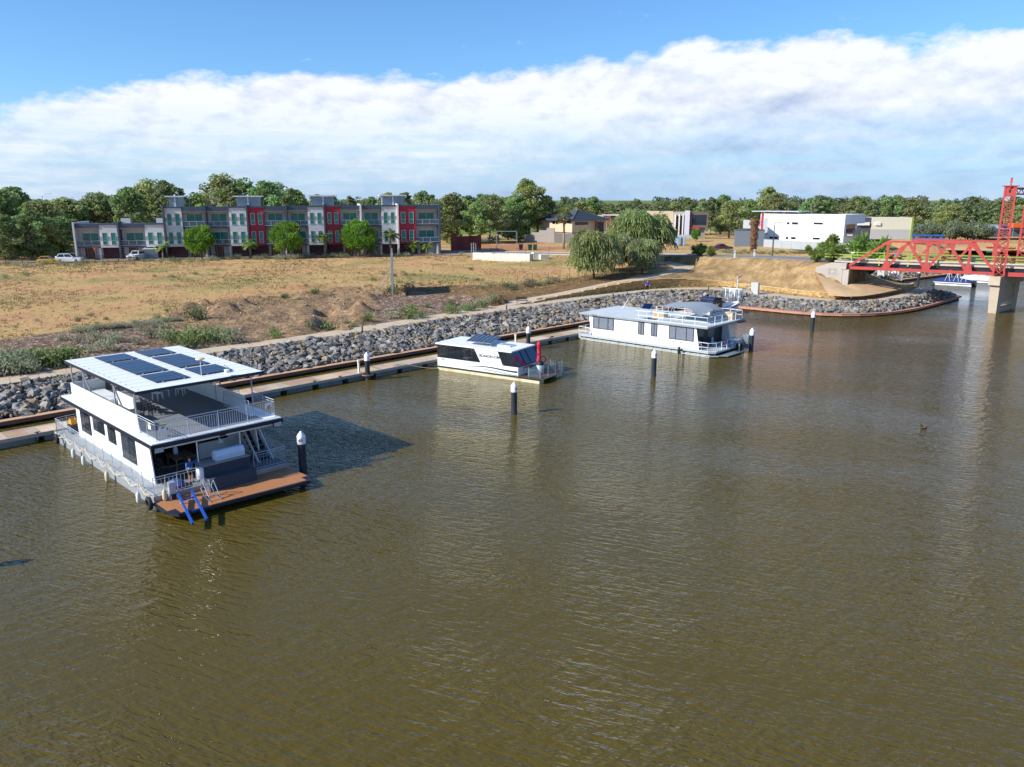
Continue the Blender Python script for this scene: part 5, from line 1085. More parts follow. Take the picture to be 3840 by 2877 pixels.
def tower(t, x, y):
    w = .62; h0, h1 = 5.2, 15.9; o = MB()
    for sx in (-w,w):
        for sy in (-w,w): MB().bar((x+sx,y+sy,h0),(x+sx,y+sy,17.2),.2).build('tower_leg', M_redp, t)
    n = 11; dz = (h1-h0)/n
    for i in range(n):
        z0 = h0+i*dz; z1 = z0+dz
        for a, b in (((-w,-w),(w,-w)),((w,-w),(w,w)),((w,w),(-w,w)),((-w,w),(-w,-w))):
            A = (x+a[0],y+a[1]); B_ = (x+b[0],y+b[1]); o.bar((*A,z0),(*B_,z1),.07); o.bar((*B_,z0),(*A,z1),.07); o.bar((*A,z1),(*B_,z1),.08)
    o.build('lacing', M_redp, t)
    for sx in (-w-.02,w-.0): MB().bx(x+sx-.02,x+sx+.04,y-w,y+w,15.9,17.2).build('tower_head_plate', M_redp, t)
    for sy in (-w-.02,w): MB().bx(x-w,x+w,y+sy-.02,y+sy+.04,15.9,17.2).build('tower_head_plate', M_redp, t)
    MB().box((x-.05,y-w-.05,16.6),(.22,.06,.4)).build('hole_shade', M_dark, t)  # solid dark block stands in for the shade inside an opening
    MB().bx(x-w-.35,x+w+.35,y-w-.2,y+w+.2,17.2,17.32).build('tower_cap', M_redp, t)
    s = MB(); n = 16
    for i in range(n):
        a0, a1 = 2*PI*i/n, 2*PI*(i+1)/n; f = lambda a, r: Vector((x,y+r*math.cos(a),17.45+r*math.sin(a)))
        s.bar(f(a0,.85),f(a1,.85),.24,.12,.03)
    for a in (0,.785,1.57,2.36): s.bar((x,y+.8*math.cos(a),17.45+.8*math.sin(a)),(x,y-.8*math.cos(a),17.45-.8*math.sin(a)),.1)
    s.build('sheave', M_redp, t)
def bridge():
    t = thing('lift_bridge', 'red steel lift bridge with lattice towers and green guard rails', 'bridge', BP, BR)
    truss(t, 0, 0); truss(t, 8, 3.0); tower(t, 19.45, 0); tower(t, 22.3, 8)
    MB().bar((19.45,.6,16.95),(22.3,7.4,16.95),.3,.3).build('portal_chord', M_redp, t); MB().bar((19.45,.6,16.2),(22.3,7.4,16.2),.25,.2).build('portal_chord', M_redp, t); b = MB()
    for i in range(8):
        u0, u1 = i/8, (i+1)/8; P = lambda u, z: Vector((19.45+2.85*u,.6+6.8*u,z)); b.bar(P(u0,16.25 if i % 2 else 16.9),P(u1,16.9 if i % 2 else 16.25),.08)
    b.build('portal_lacing', M_redp, t); MB().bar((19.6,.8,15.6),(20.1,2.2,16.2),.12).build('portal_knee', M_redp, t)
    # lift span beyond the towers and the deck
    for y, x0 in ((0,20.15),(8,23.0)): MB().bar((x0,y,5.45),(x0+22,y,5.4),.35,.55).build('lift_span_girder', M_redp, t)
    MB().ext([(-.8,.9,5.95),(45,.9,5.95),(45,7.1,5.95),(-.8,7.1,5.95)],(0,0,.2)).build('deck', M_road, t); MB().bx(.5,45,.82,.9,5.6,6.2).build('deck_edge', M_dark, t)  # dark strip on the deck side stands in for shadow under the kerb
    fb = MB()
    for i in range(8): x = .6+i*2.6; fb.bar((x,.0,5.5),(x+3,8,5.5),.2,.5)
    fb.build('floor_beams', M_redp, t)
    for y in (.75,7.25):
        MB().bx(-2,45,y-.14,y+.14,6.22,6.46).build('concrete_kerb', mat('kerb_pale','#bfb29f',.85,var=.1), t)
        for z in (6.95,7.35): MB().bar((-3.5,y,z),(45,y,z),.08,.16).build('guard_rail', M_grn, t)
        for i in range(12): x = .35+i*3.85; MB().bx(x-.1,x+.1,y-.1,y+.1,5.9,7.55).build('guard_post', M_grn, t)
    for y in (-.75,8.7): MB().bx(.4,18.4 if y < 0 else 21,y-.3,y+.3,5.85,5.9).build('walkway_grate', M_dark, t) if False else None
    b = MB()
    for i in range(6): x = -3.2+i*.55; b.bar((x,.75,6.9),(x,.75,7.0),.1)
    MB().box((6.4,.72,7.62),(.5,.04,.34)).build('bridge_sign', mat('sign_blue','#4c7cc0',.5), t); MB().box((.45,.6,7.7),(.4,.04,.2)).build('bridge_plate', M_wplas, t)
bridge()
t = thing('bridge_pier', 'tapered concrete bridge pier with two rectangular openings', 'pier', BP+Matrix.Rotation(BR,3,'Z') @ Vector((19.45,0,0)), BR-R(19))
M_pier = mat('pier_concrete','#b3a48f',.85,var=.1,scale=.8,bump=.2,dirt=('#8c7a66',.5,.7))
MB().ext([(-.72,-1.2,3.95),(.72,-1.2,3.95),(.72,9.2,3.95),(-.72,9.2,3.95)],(0,0,1.2)).build('pier_cap', M_pier, t)
for y0, y1 in ((-.25,.95),(6.2,7.4)): MB().add([(-.46,y0,-2),(.46,y0,-2),(.46,y1,-2),(-.46,y1,-2),(-.62,y0-.5,3.97),(.62,y0-.5,3.97),(.62,y1,3.97),(-.62,y1,3.97)],[(3,2,1,0),(4,5,6,7),(0,1,5,4),(1,2,6,5),(2,3,7,6),(3,0,4,7)]).build('pier_leg', M_pier, t)
for z0, z1 in ((.25,.7),(1.3,1.75)): MB().bx(-.45,.45,.94,6.21,z0,z1).build('cross_beam', M_pier, t)
MB().bx(-.3,.3,.94,6.21,1.75,3.96).build('web_wall', M_pier, t); MB().bx(-.3,.3,.94,6.21,-2,.25).build('web_wall', M_pier, t)
t = thing('bridge_abutment', 'pale concrete bridge abutment with a sloping wing wall', 'abutment', BP, BR)
MB().bx(-.7,.3,-.6,9.0,1.8,5.25).build('front_wall', M_conc, t); MB().bx(-.9,-.1,-.7,9.2,5.25,6.15).build('back_wall', M_conc, t)
for y in (-.65,8.6): MB().ext([(-4.4,y,4.4),(-.6,y,2.4),(-.6,y,6.2),(-2.3,y,6.2),(-4.4,y,5.4)],(0,.35,0)).build('wing_wall', M_conc, t)
b = MB()
for k, (x, z) in enumerate(((-2.0,4.9),(-1.55,5.15),(-2.45,5.15),(-1.6,4.55),(-2.4,4.55))):
    for i in range(10): a0, a1 = 2*PI*i/10, 2*PI*(i+1)/10; q = .42 if k == 0 else .2; b.bar((x+q*math.cos(a0),-.66,z+q*.8*math.sin(a0)),(x+q*math.cos(a1),-.66,z+q*.8*math.sin(a1)),.02,.05)
b.build('graffiti', mat('graffiti_grey','#8f8a85',.9), t)
# ribbed concrete apron falling from the abutment to the low wall
M_apr = mat('apron_concrete','#c6a67c',.9,var=.12,scale=.8,bump=.2,dirt=('#8c6a45',.4,.6))
top = [(46.3,119.5,4.45),(48.15,118.35,3.55),(50.0,117.25,2.8),(51.4,118.1,3.0),(55.0,121.9,3.05),(58.4,125.4,3.05)]; bot = [(45.0,110.6,2.15),(47.2,109.6,2.1),(49.8,110.3,2.1),(53.6,113.4,2.1),(60.2,119.8,2.1)]
T_ = resamp(top,26); Bo = resamp(bot,26); b = MB(); n = 17
o0 = Vector((48,115,2))
for j in range(n):
    for i in range(25):
        q = []
        for ii, jj, dz in ((i,j,.0),(i+1,j,.0),(i+1,j+.86,.03),(i,j+.86,.03)):
            p = Bo[ii]+(T_[ii]-Bo[ii])*(jj/n); q.append((p[0],p[1],p[2]+.06+dz))
        b.quad(*q); q2 = []
        for ii, jj, dz in ((i,j+.86,.03),(i+1,j+.86,.03),(i+1,j+1,.0),(i,j+1,.0)):
            p = Bo[ii]+(T_[ii]-Bo[ii])*(jj/n); q2.append((p[0],p[1],p[2]+.06+dz))
        b.quad(*q2)
tag(b.build('ribbed_apron', M_apr, fix=False), 'ribbed tan concrete slope fanning out below the bridge abutment', 'slope')
# ---- sandstone block retaining wall, stepped
M_blk = mat('sandstone_block','#b3935e',.9,var=.22,scale=2.2,bump=.5,bscale=6,col=True)
t = thing('retaining_wall','stepped sandstone block retaining wall along the promenade and round the embankment','wall',(0,0,0)); b = MB(); cp = MB(); r = random.Random(8)
W_ = resamp(WALLF, 240); tw = np.gradient(W_[:, :2], axis=0); tw /= np.linalg.norm(tw, axis=1)[:, None]; nw = np.stack([-tw[:,1], tw[:,0]], 1)
cols = [lin(h) for h in ('#b8975f','#a98852','#c4a56d','#b08f5c','#9c7c4c')]
for i in range(239):
    z1 = wall_top(math.floor(i/239*30)/30+.01)
    z = ZP-.1; k = 0
    while z < z1-.02:
        zz = min(z+.2, z1); s_ = .012; f = .5*(k % 2)
        p = W_[i]+(W_[i+1]-W_[i])*(.0); q = W_[i+1]; d = Vector((q[0]-p[0],q[1]-p[1],0))*.02; nn = Vector((nw[i,0],nw[i,1],0)); j_ = r.uniform(-.012,.012)
        b.cc = cols[r.randrange(5)]; b.ext([Vector((p[0],p[1],z))+d+nn*j_, Vector((q[0],q[1],z))-d+nn*j_, Vector((q[0],q[1],z))-d+nn*.35, Vector((p[0],p[1],z))+d+nn*.35], (0,0,zz-z-s_)); z = zz; k += 1
    p, q = Vector((W_[i][0],W_[i][1],z1)), Vector((W_[i+1][0],W_[i+1][1],z1)); nn = Vector((nw[i,0],nw[i,1],0)); cp.cc = lin('#cbb185'); cp.ext([p-nn*.04,q-nn*.04,q+nn*.4,p+nn*.4],(0,0,.07))
tag(b.build('blocks', M_blk, t, fix=False), kind='stuff'); tag(cp.build('coping_blocks', M_blk, t, fix=False), kind='stuff')
# ================================================================ terrace of townhouses (local x = along the front, -y = towards the river)
AN = R(13.5); A0 = G(291,974.4,2.8); AN_N = (-math.sin(AN), math.cos(AN))
def apx(x, y): q = onplane(x, y, A0, AN_N)-A0; return q.x*math.cos(AN)+q.y*math.sin(AN), q.z
M_lg = mat('render_light','#c9c8c8',.8,var=.05,scale=.6); M_mg = mat('render_mid','#a6a0a2',.8,var=.05,scale=.6); M_pg = mat('render_pale','#e2dcd4',.8,var=.04,scale=.6); M_dg = mat('fin_charcoal','#474d59',.7,var=.06); M_nv = mat('fascia_blue','#3d4a5d',.6,var=.06)
M_rd = mat('red_render','#a5283a',.7,var=.06,scale=.5); M_gar = mat('garage_maroon','#4c2b34',.7,var=.12,scale=1.5,stretch=(1,1,6)); M_door = mat('timber_door','#7a4a2a',.6,var=.2,scale=4,stretch=(6,1,.4)); M_whf = mat('window_white','#d3d6d6',.5); M_cor = mat('corrugated','#8d9aa2',.45,.3,var=.1,scale=2,stretch=(9,9,.2))
def awin(t, x0, x1, z0, z1, y, fr=None, pane=None, split=.34, vert=False):
    w = MB(); e = .07; w.bx(x0,x1,y-.05,y+.04,z0,z0+e); w.bx(x0,x1,y-.05,y+.04,z1-e,z1); w.bx(x0,x0+e,y-.05,y+.04,z0+e,z1-e); w.bx(x1-e,x1,y-.05,y+.04,z0+e,z1-e)
    zm = z0+(z1-z0)*split; xm = (x0+x1)/2
    if vert: w.bx(xm-e/2,xm+e/2,y-.045,y+.035,z0+e,z1-e)
    else: w.bx(x0+e,x1-e,y-.045,y+.035,zm-e/2,zm+e/2)
    o = w.build('window', fr or M_whf, t)
    for q in (((x0+e,xm,z0+e,z1-e),(xm,x1-e,z0+e,z1-e)) if vert else ((x0+e,x1-e,z0+e,zm),(x0+e,x1-e,zm,z1-e))): MB().bx(q[0]+.02,q[1]-.02,y-.01,y+.03,q[2]+.02,q[3]-.02).build('pane', pane or M_green, o)
    return o
def balcony_bay(t, x0, x1, floors, top, door=True, first=False):
    H = top; bk = 1.5
    MB().bx(x0,x1,bk,bk+.2,0,H-.5).build('back_wall', M_lg, t); MB().bx(x0-.02,x1+.02,-.55,bk+.1,H-.95,H-.02).build('roof_fascia', M_nv, t)
    MB().bx(x0,x1,-.25,bk,H-1.28,H-.95).build('soffit_beam', M_mg, t)
    for i, z in enumerate(floors):
        MB().bx(x0,x1,-.35,bk,z-.42,z).build('balcony_slab', M_nv, t); MB().bx(x0,x1,-.39,-.35,z-.04,z+.03).build('slab_edge', M_whf, t)
        w = x1-x0; o = awin(t, x0+w*.15, x0+w*.85, z+.05, z+2.65, bk-.02, M_whf, M_green, vert=True)
        g = MB().bx(x0+.05,x1-.05,-.33,-.315,z+.08,z+1.0).build('balustrade', M_clear, t); r = MB(); r.bar((x0,-.32,z+1.04),(x1,-.32,z+1.04),.06)
        for k in (.3,.62): r.bar((x0+w*k,-.33,z),(x0+w*k,-.33,z+1.03),.06)
        r.build('handrail', M_whf, g)
def panel_bay(t, x0, x1, floors, top, red=False):
    zb = floors[0]-.42; H = top; MB().bx(x0,x1,-.45,1.6,zb,H-.02).build('bay_wall', M_rd if red else M_lg, t); w = x1-x0; ws = .27*w
    MB().bx(x0-.04,x1+.04,-.62,1.7,H-.32,H).build('bay_fascia', M_nv, t)
    for z in floors:
        for xa in (x0+.13*w, x1-.13*w-ws): awin(t, xa, xa+ws, z+.15, z+2.75, -.46, M_whf if red else mat('frame_grey','#aeb4b8',.5))
        if not red:
            xs_ = (x0+.01, x0+.13*w), (x0+.13*w+ws, x1-.13*w-ws), (x1-.13*w, x1-.01)
            for a, b in xs_:
                for j, (za, zb_) in enumerate(((z+.15,z+1.0),(z+1.0,z+1.9),(z+1.9,z+2.75))): MB().bx(a+.01,b-.01,-.475,-.452,za+.01,zb_-.01).build('cladding_panel', (M_pg,M_mg,M_pg)[j], t)
def unit(k, xa, xb, storeys, kind, label, top, fin=M_dg):
    t = thing('townhouse', label, 'house', A0+Vector((math.cos(AN)*xa,math.sin(AN)*xa,0)), AN, 'terrace of modern townhouses'); W = xb-xa
    floors = [2.95] if storeys == 2 else [2.95, 2.95+(top-3.0)/2-.1]
    MB().bx(.05,W-.05,1.7,11,0,top-.35).build('main_block', M_mg, t); MB().bx(-.05,W+.05,1.62,11.1,top-.35,top-.25).build('roof', mat('roof_sheet','#9ca3a8',.6), t)
    f = .36; MB().bx(-.18,.18,-1.0,11,0,top+.25).build('party_wall', fin, t)
    lay = {'BP':('b','p'),'PB':('p','b'),'RB':('r','b')}[kind]; sp = W*(.56 if kind == 'BP' else .43); xs_ = ((.2,sp),(sp,W-.2))
    for (x0, x1), q in zip(xs_, lay):
        if q == 'b':
            balcony_bay(t, x0, x1, floors, top)
            dz = 2.35; xd = x0+(x1-x0)*.3
            MB().bx(xd,xd+1.0,1.44,1.5,0,dz).build('front_door', M_door, t); MB().bx(xd-.45,xd-.08,1.44,1.5,0,dz).build('sidelight', M_glass, t); MB().bx(xd+1.08,xd+1.4,1.44,1.5,0,dz).build('sidelight', M_glass, t)
            for zc in (0,): MB().bx(x1-.5,x1-.12,-.2,.2,0,2.5).build('column', M_pg, t)
        else:
            panel_bay(t, x0, x1, floors, top, q == 'r'); g = MB().bx(x0+.15,x1+.4 if lay[0] != 'b' else x1-.15,.95,1.05,0,2.4).build('garage_door', M_gar, t); gl = MB()
            for i in range(1,5): gl.bx(x0+.16,(x1+.4 if lay[0] != 'b' else x1-.15)-.01,.94,.953,i*.48-.012,i*.48+.012)
            gl.build('door_grooves', M_dark, g); MB().bx(x0,x1,1.05,1.7,0,2.5).build('garage_wall', M_gar, t)
    return t
bx_ = [apx(*p)[0] for p in ((280,860),(446,860),(616,820),(772,815),(928,812),(1074,805),(1216,800),(1352,795),(1490,795),(1646,795))]
tops = [None]*9
for k in range(9): tops[k] = apx((280+446)/2,838)[1] if k < 2 else apx(*[(690,775),(850,774),(1000,773),(1145,771),(1285,770),(1420,769),(1560,768)][k-2])[1]
specs = [(2,'BP','grey two storey end townhouse with a glass balcony over a timber door'),(2,'BP','grey two storey townhouse joined to the taller terrace'),(3,'PB','three storey townhouse with a chequered grey bay against the lower pair'),(3,'BP','three storey townhouse with a grey chequered bay behind the first round tree'),(3,'RB','three storey townhouse with a red bay between two chequered neighbours'),(3,'BP','three storey grey townhouse behind the second round tree'),(3,'RB','three storey townhouse with a red bay beside the tall fan of palms'),(3,'BP','three storey grey townhouse behind the third round tree'),(3,'RB','end townhouse with a wide red bay and white railed corner balconies')]
for k, (st, kind, lab) in enumerate(specs): unit(k, bx_[k], bx_[k+1], st, kind, lab, tops[k], M_lg if k == 0 else (M_pg if k in (7,8) else M_dg))
xe = bx_[9]; t = [o for o in bpy.data.objects if o.get('label','').startswith('end townhouse')][0]; We = bx_[9]-bx_[8]
MB().bx(We-.2,We+.15,-1.0,11,0,tops[8]+.1).build('end_wall', M_rd if False else M_nv, t)
# roof pavilions
def pavil(xc, w, lab, ztop):
    p = A0+Vector((math.cos(AN)*xc-math.sin(AN)*3,math.sin(AN)*xc+math.cos(AN)*3,0)); t = thing('roof_pavilion', lab, 'pavilion', p+Vector((0,0,ztop-.3)), AN, 'roof pavilions on the terrace')
    MB().bx(-w/2,w/2,0,3.5,0,2.3).build('corrugated_box', M_cor, t); MB().bx(-w/2-.7,w/2+.7,-.6,4,2.35,2.6).build('flat_roof', M_whf, t); MB().bx(-.15,.15,-.25,0,0,2.9).build('white_post', M_whf, t); sm = MB()
    for i in range(int(w/.3)): sm.bx(-w/2+i*.3,-w/2+i*.3+.06,-.04,0,.05,2.28)
    sm.build('corrugations', M_cor, t)
for px_, w, k, lab in ((648,2.6,2,'corrugated roof pavilion above the chequered corner of the terrace'),(926,5.0,3,'corrugated roof pavilion with a white flat top above the first red bay'),(1212,5.0,5,'corrugated roof pavilion above the second red bay'),(1478,5.0,7,'corrugated roof pavilion above the last red bay')): pavil(apx(px_,760)[0], w, lab, tops[k])
# rooftop air units and poles on the two lower houses
M_ac = mat('ac_unit','#c9cbc9',.5)
for px_, l in ((462,'pale air conditioner on the roof of the second low townhouse'),(595,'pale air conditioner tucked against the taller terrace')):
    q = apx(px_,840)[0]; p = A0+Vector((math.cos(AN)*q-math.sin(AN)*3,math.sin(AN)*q+math.cos(AN)*3,tops[0]-.3)); t = thing('roof_unit', l, 'air conditioner', p, AN, 'roof air conditioners'); MB().bx(-.9,.9,-.5,.5,0,1.3).build('casing', M_ac, t); MB().bx(-.7,.7,-.4,.4,1.3,1.5).build('fan_guard', M_dark, t)
for i, px_ in enumerate((680,700,810,845,985,1010,1160,1290,1305,1400,1420,1510,1550,1595)):
    q = apx(px_,770)[0]; p = A0+Vector((math.cos(AN)*q-math.sin(AN)*4,math.sin(AN)*q+math.cos(AN)*4,10.3)); o = MB().tube((0,0,0),(0,0,2.0+(i % 3)*.5),.04,n=5).build('roof_pole', M_galv, loc=p); tag(o, 'thin steel pole standing on the terrace roof', 'pole', 'thin poles on the terrace roof')
# forecourt paving and iron fence
fc = [A0+Vector((math.cos(AN)*x+math.sin(AN)*y, math.sin(AN)*x-math.cos(AN)*y, 0)) for x, y in ((-14,-2),(bx_[9]+4,-2),(bx_[9]+4,7),(-14,7))]
b = MB(); b.ext([(p.x,p.y,2.86) for p in fc],(0,0,.03)); tag(b.build('forecourt', mat('pavers','#9a7d68',.9,var=.12,scale=1.2)), kind='structure')
t = thing('iron_fence','black railing fence along the front of the terrace','fence', A0+Vector((math.sin(AN)*8.2,-math.cos(AN)*8.2,.0)), AN); r = MB(); L_ = bx_[9]-12
fx = -14
while fx < L_:
    MB().bx(fx-.05,fx+.05,-.05,.05,-.1,1.5).build('fence_post', M_black, t); b = MB(); x = fx+.12
    while x < fx+3: b.bx(x-.012,x+.012,-.012,.012,.1,1.38); x += .13
    b.bx(fx,fx+3,-.02,.02,.15,.19); b.bx(fx,fx+3,-.02,.02,1.3,1.34); b.build('fence_panel', M_black, t); fx += 3
# ================================================================ other houses
def oh(x, y, P, ang): q = onplane(x, y, P, (-math.sin(ang), math.cos(ang)))-V3(P); return q.x*math.cos(ang)+q.y*math.sin(ang), q.z
def z7(x, y): return 1700+x*.4521, 640+y*.4521
def z8(x, y): return 2700+x*.5154, 640+y*.5154
# tiled house
hc = Vector((17.8,235,3.0)); t = thing('tiled_house','cream two storey house with a dark hipped tile roof','house', hc, R(-38)); M_cream = mat('cream_render','#c9b69a',.85,var=.05); M_tile = mat('dark_tile','#3f4650',.6,var=.15,scale=2)
MB().bx(-.0,11,-.0,10.5,3.0,6.5).build('upper_walls', M_cream, t) if False else None
# local: x to the right-back, y to the left-back
t.rotation_euler = (0,0,R(35)); t.scale = (1.38,1.38,1.0)
MB().bx(0,9.8,0,11,2.9,6.4).build('upper_walls', M_cream, t); MB().bx(.3,9.5,.3,10.7,0,2.9).build('lower_walls', mat('grey_render','#9b938a',.85), t)
E_ = .9; x0,x1,y0,y1,ze,zr = -E_,9.8+E_,-E_,11+E_,6.4,9.3; xm,ym = (x0+x1)/2,(y0+y1)/2; ra, rb_ = ym-1.2, ym+1.2; P0 = [(x0,y0),(x1,y0),(x1,y1),(x0,y1)]; rid = [(xm,ra),(xm,rb_)]
faces = [((x0,y0),(x1,y0),rid[0]),((x1,y0),(x1,y1),rid[1],rid[0]),((x1,y1),(x0,y1),rid[1]),((x0,y1),(x0,y0),rid[0],rid[1])]
rf = MB(); rf.ext([(x,y,ze-.12) for x,y in P0],(0,0,.12)); rf.add([(*p,ze) for p in P0]+[(*p,zr) for p in rid],[(0,1,4),(1,2,5,4),(2,3,5),(3,0,4,5)]); ro = rf.build('roof', M_tile, t)
tl = MB()
for k in range(1,14):                         # tile courses
    u = k/14; g = lambda p, q: ((p[0]+(q[0]-p[0])*u),(p[1]+(q[1]-p[1])*u),ze+(zr-ze)*u+.03)
    for a, b_, ra_, rb2 in ((P0[0],P0[1],rid[0],rid[0]),(P0[1],P0[2],rid[0],rid[1]),(P0[2],P0[3],rid[1],rid[1]),(P0[3],P0[0],rid[1],rid[0])): tl.bar(g(a,ra_),g(b_,rb2),.05,.05)
tl.build('tile_courses', mat('tile_edge','#58606c',.6), ro); hp = MB()
for a, q in ((P0[0],rid[0]),(P0[1],rid[0]),(P0[2],rid[1]),(P0[3],rid[1])): hp.bar((*a,ze+.05),(*q,zr+.06),.28,.12)
hp.bar((*rid[0],zr+.05),(*rid[1],zr+.05),.28,.12); hp.build('ridge_caps', mat('ridge','#4a525e',.6), ro)
for yy in (2.6,5.2,6.4): awin(t,0,0,0,0,0) if False else MB().box((-.02,yy,5.6),(.08,.9,.75)).build('window', M_glass, t)
MB().box((2.6,-.02,5.5),(3.6,.08,.9)).build('window', M_glass, t); MB().bx(5.9,6.3,-1.0,-.6,0,6.4).build('porch_post', M_door, t); MB().bx(6.4,9.0,-.03,.02,2.9,5.9).build('porch_recess_shade', M_dark, t); MB().bx(1.4,5.4,.25,.3,.2,2.4).build('garage_door', mat('garage_red','#6b3524',.7), t); MB().bx(-.9,-.6,11.2,11.5,0,6.4).build('porch_post', M_door, t)  # dark panel on the flat upper wall paints the shade of a porch recess
MB().bx(-.25,0,11,13,2.9,3.0).build('balcony', M_cream, t)
M_gwall = mat('grey_block','#8f8880',.9,var=.08,scale=.8)
a_, b_, c_ = G(*z7(590,590),3.0), G(*z7(840,600),3.0), G(*z7(1000,600),3.0)
t = thing('boundary_wall','grey stepped boundary wall round the tiled house','wall', a_)
for i in range(4):
    p = a_.lerp(b_, i/4)-a_; q = a_.lerp(b_, (i+1)/4)-a_; MB().bar((p.x,p.y,1.1+i*.35),(q.x,q.y,1.1+i*.35),.25,2.2+i*.7).build('wall_panel', M_gwall, t)
MB().bar((b_.x-a_.x,b_.y-a_.y,1.4),(c_.x-a_.x,c_.y-a_.y,1.0),.25,3.0).build('wall_panel', M_gwall, t)
# modern house with fins
p0 = G(*z7(1770,560),3.4); ang = R(-12); t = thing('modern_house','cream and brown modern house with tall white fins','house', p0, ang)
def zz(x,y): return oh(*z7(x,y),p0,ang)
xa,_ = zz(1740,500); xb,_ = zz(1815,500); xc,_ = zz(1915,500); xd,_ = zz(1955,500); xe_,_ = zz(2110,500); zt = zz(1850,345)[1]
MB().bx(xa-6,xb,1.5,12,0,zt+.2).build('side_block', M_cream, t); MB().bx(xb,xc,0,12,0,zt).build('front_block', mat('taupe_render','#a8a39a',.8), t); MB().bx(xc,xd,-.8,10,0,zt+.4).build('slab_wall', mat('lilac_white','#c6c5d2',.6), t)
MB().bx(xd,xe_,0,10,3.4,zt).build('brown_box', mat('brown_clad','#6b544e',.7,var=.15,scale=2,stretch=(8,1,1)), t); MB().bx(xd,xe_-.8,.8,10,0,3.4).build('lower_block', mat('lower_grey','#8b8078',.8), t); MB().bx(xd,xd+(xe_-xd)*.55,-.3,.9,3.0,3.5).build('red_canopy', M_rd, t)
for u in (.22,.55,.85): MB().bx(xb+(xc-xb)*u-.18,xb+(xc-xb)*u+.18,-.6,.0,0,zt-.6).build('fin', M_pg, t)
for u in (.38,.70): MB().bx(xb+(xc-xb)*u-.35,xb+(xc-xb)*u+.35,-.04,.02,.5,zt-1.2).build('window', M_tint, t)
MB().bx(xd+.8,xd+3.2,-.04,.02,4.2,zt-.8).build('window', M_tint, t); MB().bx(xe_-3.2,xe_-.6,-.06,.02,4.2,zt-.8).build('window', M_tint, t); MB().bx(xb-2,xe_-4,-3.2,-3.0,0,1.2).build('garden_wall', M_mg, t)
# red and cream house behind the weeping trees
p0 = G(*z7(1190,470),3.4); p0 = Vector((p0.x*270/p0.y,270,3.2)); t = thing('flat_roofed_house','cream flat roofed house with red brown panels behind the weeping trees','house', p0, R(-8)); w = lambda x: oh(*z7(x,400),p0,R(-8))[0]; h = oh(*z7(1280,372),p0,R(-8))[1]
MB().bx(w(1190),w(1280),0,9,0,h).build('cream_block', M_cream, t); MB().bx(w(1275),w(1305),-.5,8,0,h).build('red_panel', mat('rust_panel','#8c4638',.7), t); MB().bx(w(1305),w(1500),.3,9,0,h-.3).build('rear_block', mat('rust_soft','#96604e',.7), t); MB().bx(w(1230),w(1420),-.6,9.5,h,h+.15).build('roof', M_white, t)
# big white house
P1, P2 = Vector((64.4,205,4.0)), Vector((79.6,190.2,4.0)); ang = math.atan2(P2.y-P1.y,P2.x-P1.x); t = thing('white_house','large white two storey house with slot windows','house', P1, ang); LW = (P2-P1).length; M_wh = mat('white_render','#e6e8ea',.7,var=.03,scale=.5); f8 = lambda x,y: oh(*z8(x,y),P1,ang)
zt = f8(600,318)[1]; M_bs = mat('side_bluegrey','#d5d9de',.7)
MB().bx(f8(345,450)[0],LW,0,8,0,zt).build('main_block', M_wh, t); MB().bx(LW-4,LW+.05,-.04,12.5,zt-2.2,zt+.05).build('upper_frame', M_wh, t); MB().bx(LW-6,LW-1.2,8,12.5,0,2.9).build('lower_block', M_mg, t); MB().bx(LW-9,LW-2.5,7.9,13,2.9,zt-2.2).build('rear_block', M_wh, t)
MB().bx(LW,LW+.03,1.2,6.8,3.6,zt-2.3).build('balcony_glazing', M_glass, t); MB().bx(LW+.0,LW+1.8,1.0,12,3.0,3.3).build('balcony_slab', M_mg, t); MB().bx(LW+1.75,LW+1.78,1.0,12,3.3,4.4).build('balustrade', M_clear, t)
for (a, b_, c, d_) in ((488,505,375,392),(525,567,375,393),(683,748,377,393),(362,420,480,497),(480,495,482,499),(518,550,483,500),(675,725,487,503),(828,875,492,508)):
    q, r_ = f8(a,c), f8(b_,d_); MB().bx(q[0],r_[0],-.04,.02,r_[1],q[1]).build('window', M_tint, t)
MB().bx(f8(268,450)[0],f8(345,450)[0],1.5,8,0,zt).build('recess_block', M_wh, t); MB().bx(f8(290,450)[0],f8(345,450)[0],1.4,1.52,2.6,zt-1).build('grey_shutter', mat('shutter_grey','#9fa6a9',.6), t); MB().bx(f8(275,450)[0],f8(290,450)[0],1.3,1.6,1.0,zt).build('red_column', M_rd, t); MB().bx(f8(245,300)[0]-1,f8(560,300)[0],1,9,zt+.5,zt+.7).build('skillion_roof', mat('roof_metal','#b9c2c8',.4,.3), t)
q = G(*z8(105,553),4.0); q2 = G(*z8(318,556),4.0); a2 = math.atan2(q2.y-q.y,q2.x-q.x); t = thing('grey_annex','dark grey flat roofed block beside the white house','building', q, a2); Lq = (q2-q).length; MB().bx(0,Lq,0,7,0,oh(*z8(200,437),q,a2)[1]).build('walls', mat('annex_grey','#67717a',.75,var=.05), t); MB().bx(2,Lq-1,3,7,4.4,6.4).build('upper_block', M_lg, t); MB().bx(-.05,Lq+.05,-.05,7.05,oh(*z8(200,437),q,a2)[1],oh(*z8(200,437),q,a2)[1]+.1).build('roof_edge', M_dg, t)
q = G(*z8(315,556),4.05); q2 = G(*z8(965,586),4.25); a2 = math.atan2(q2.y-q.y,q2.x-q.x); Lq = (q2-q).length; t = thing('panel_fence','pale corrugated metal fence in front of the white house','fence', q, a2); M_cb = mat('colorbond','#a3a9ac',.6,var=.04); n = 9; hh = oh(*z8(640,515),q,a2)[1]
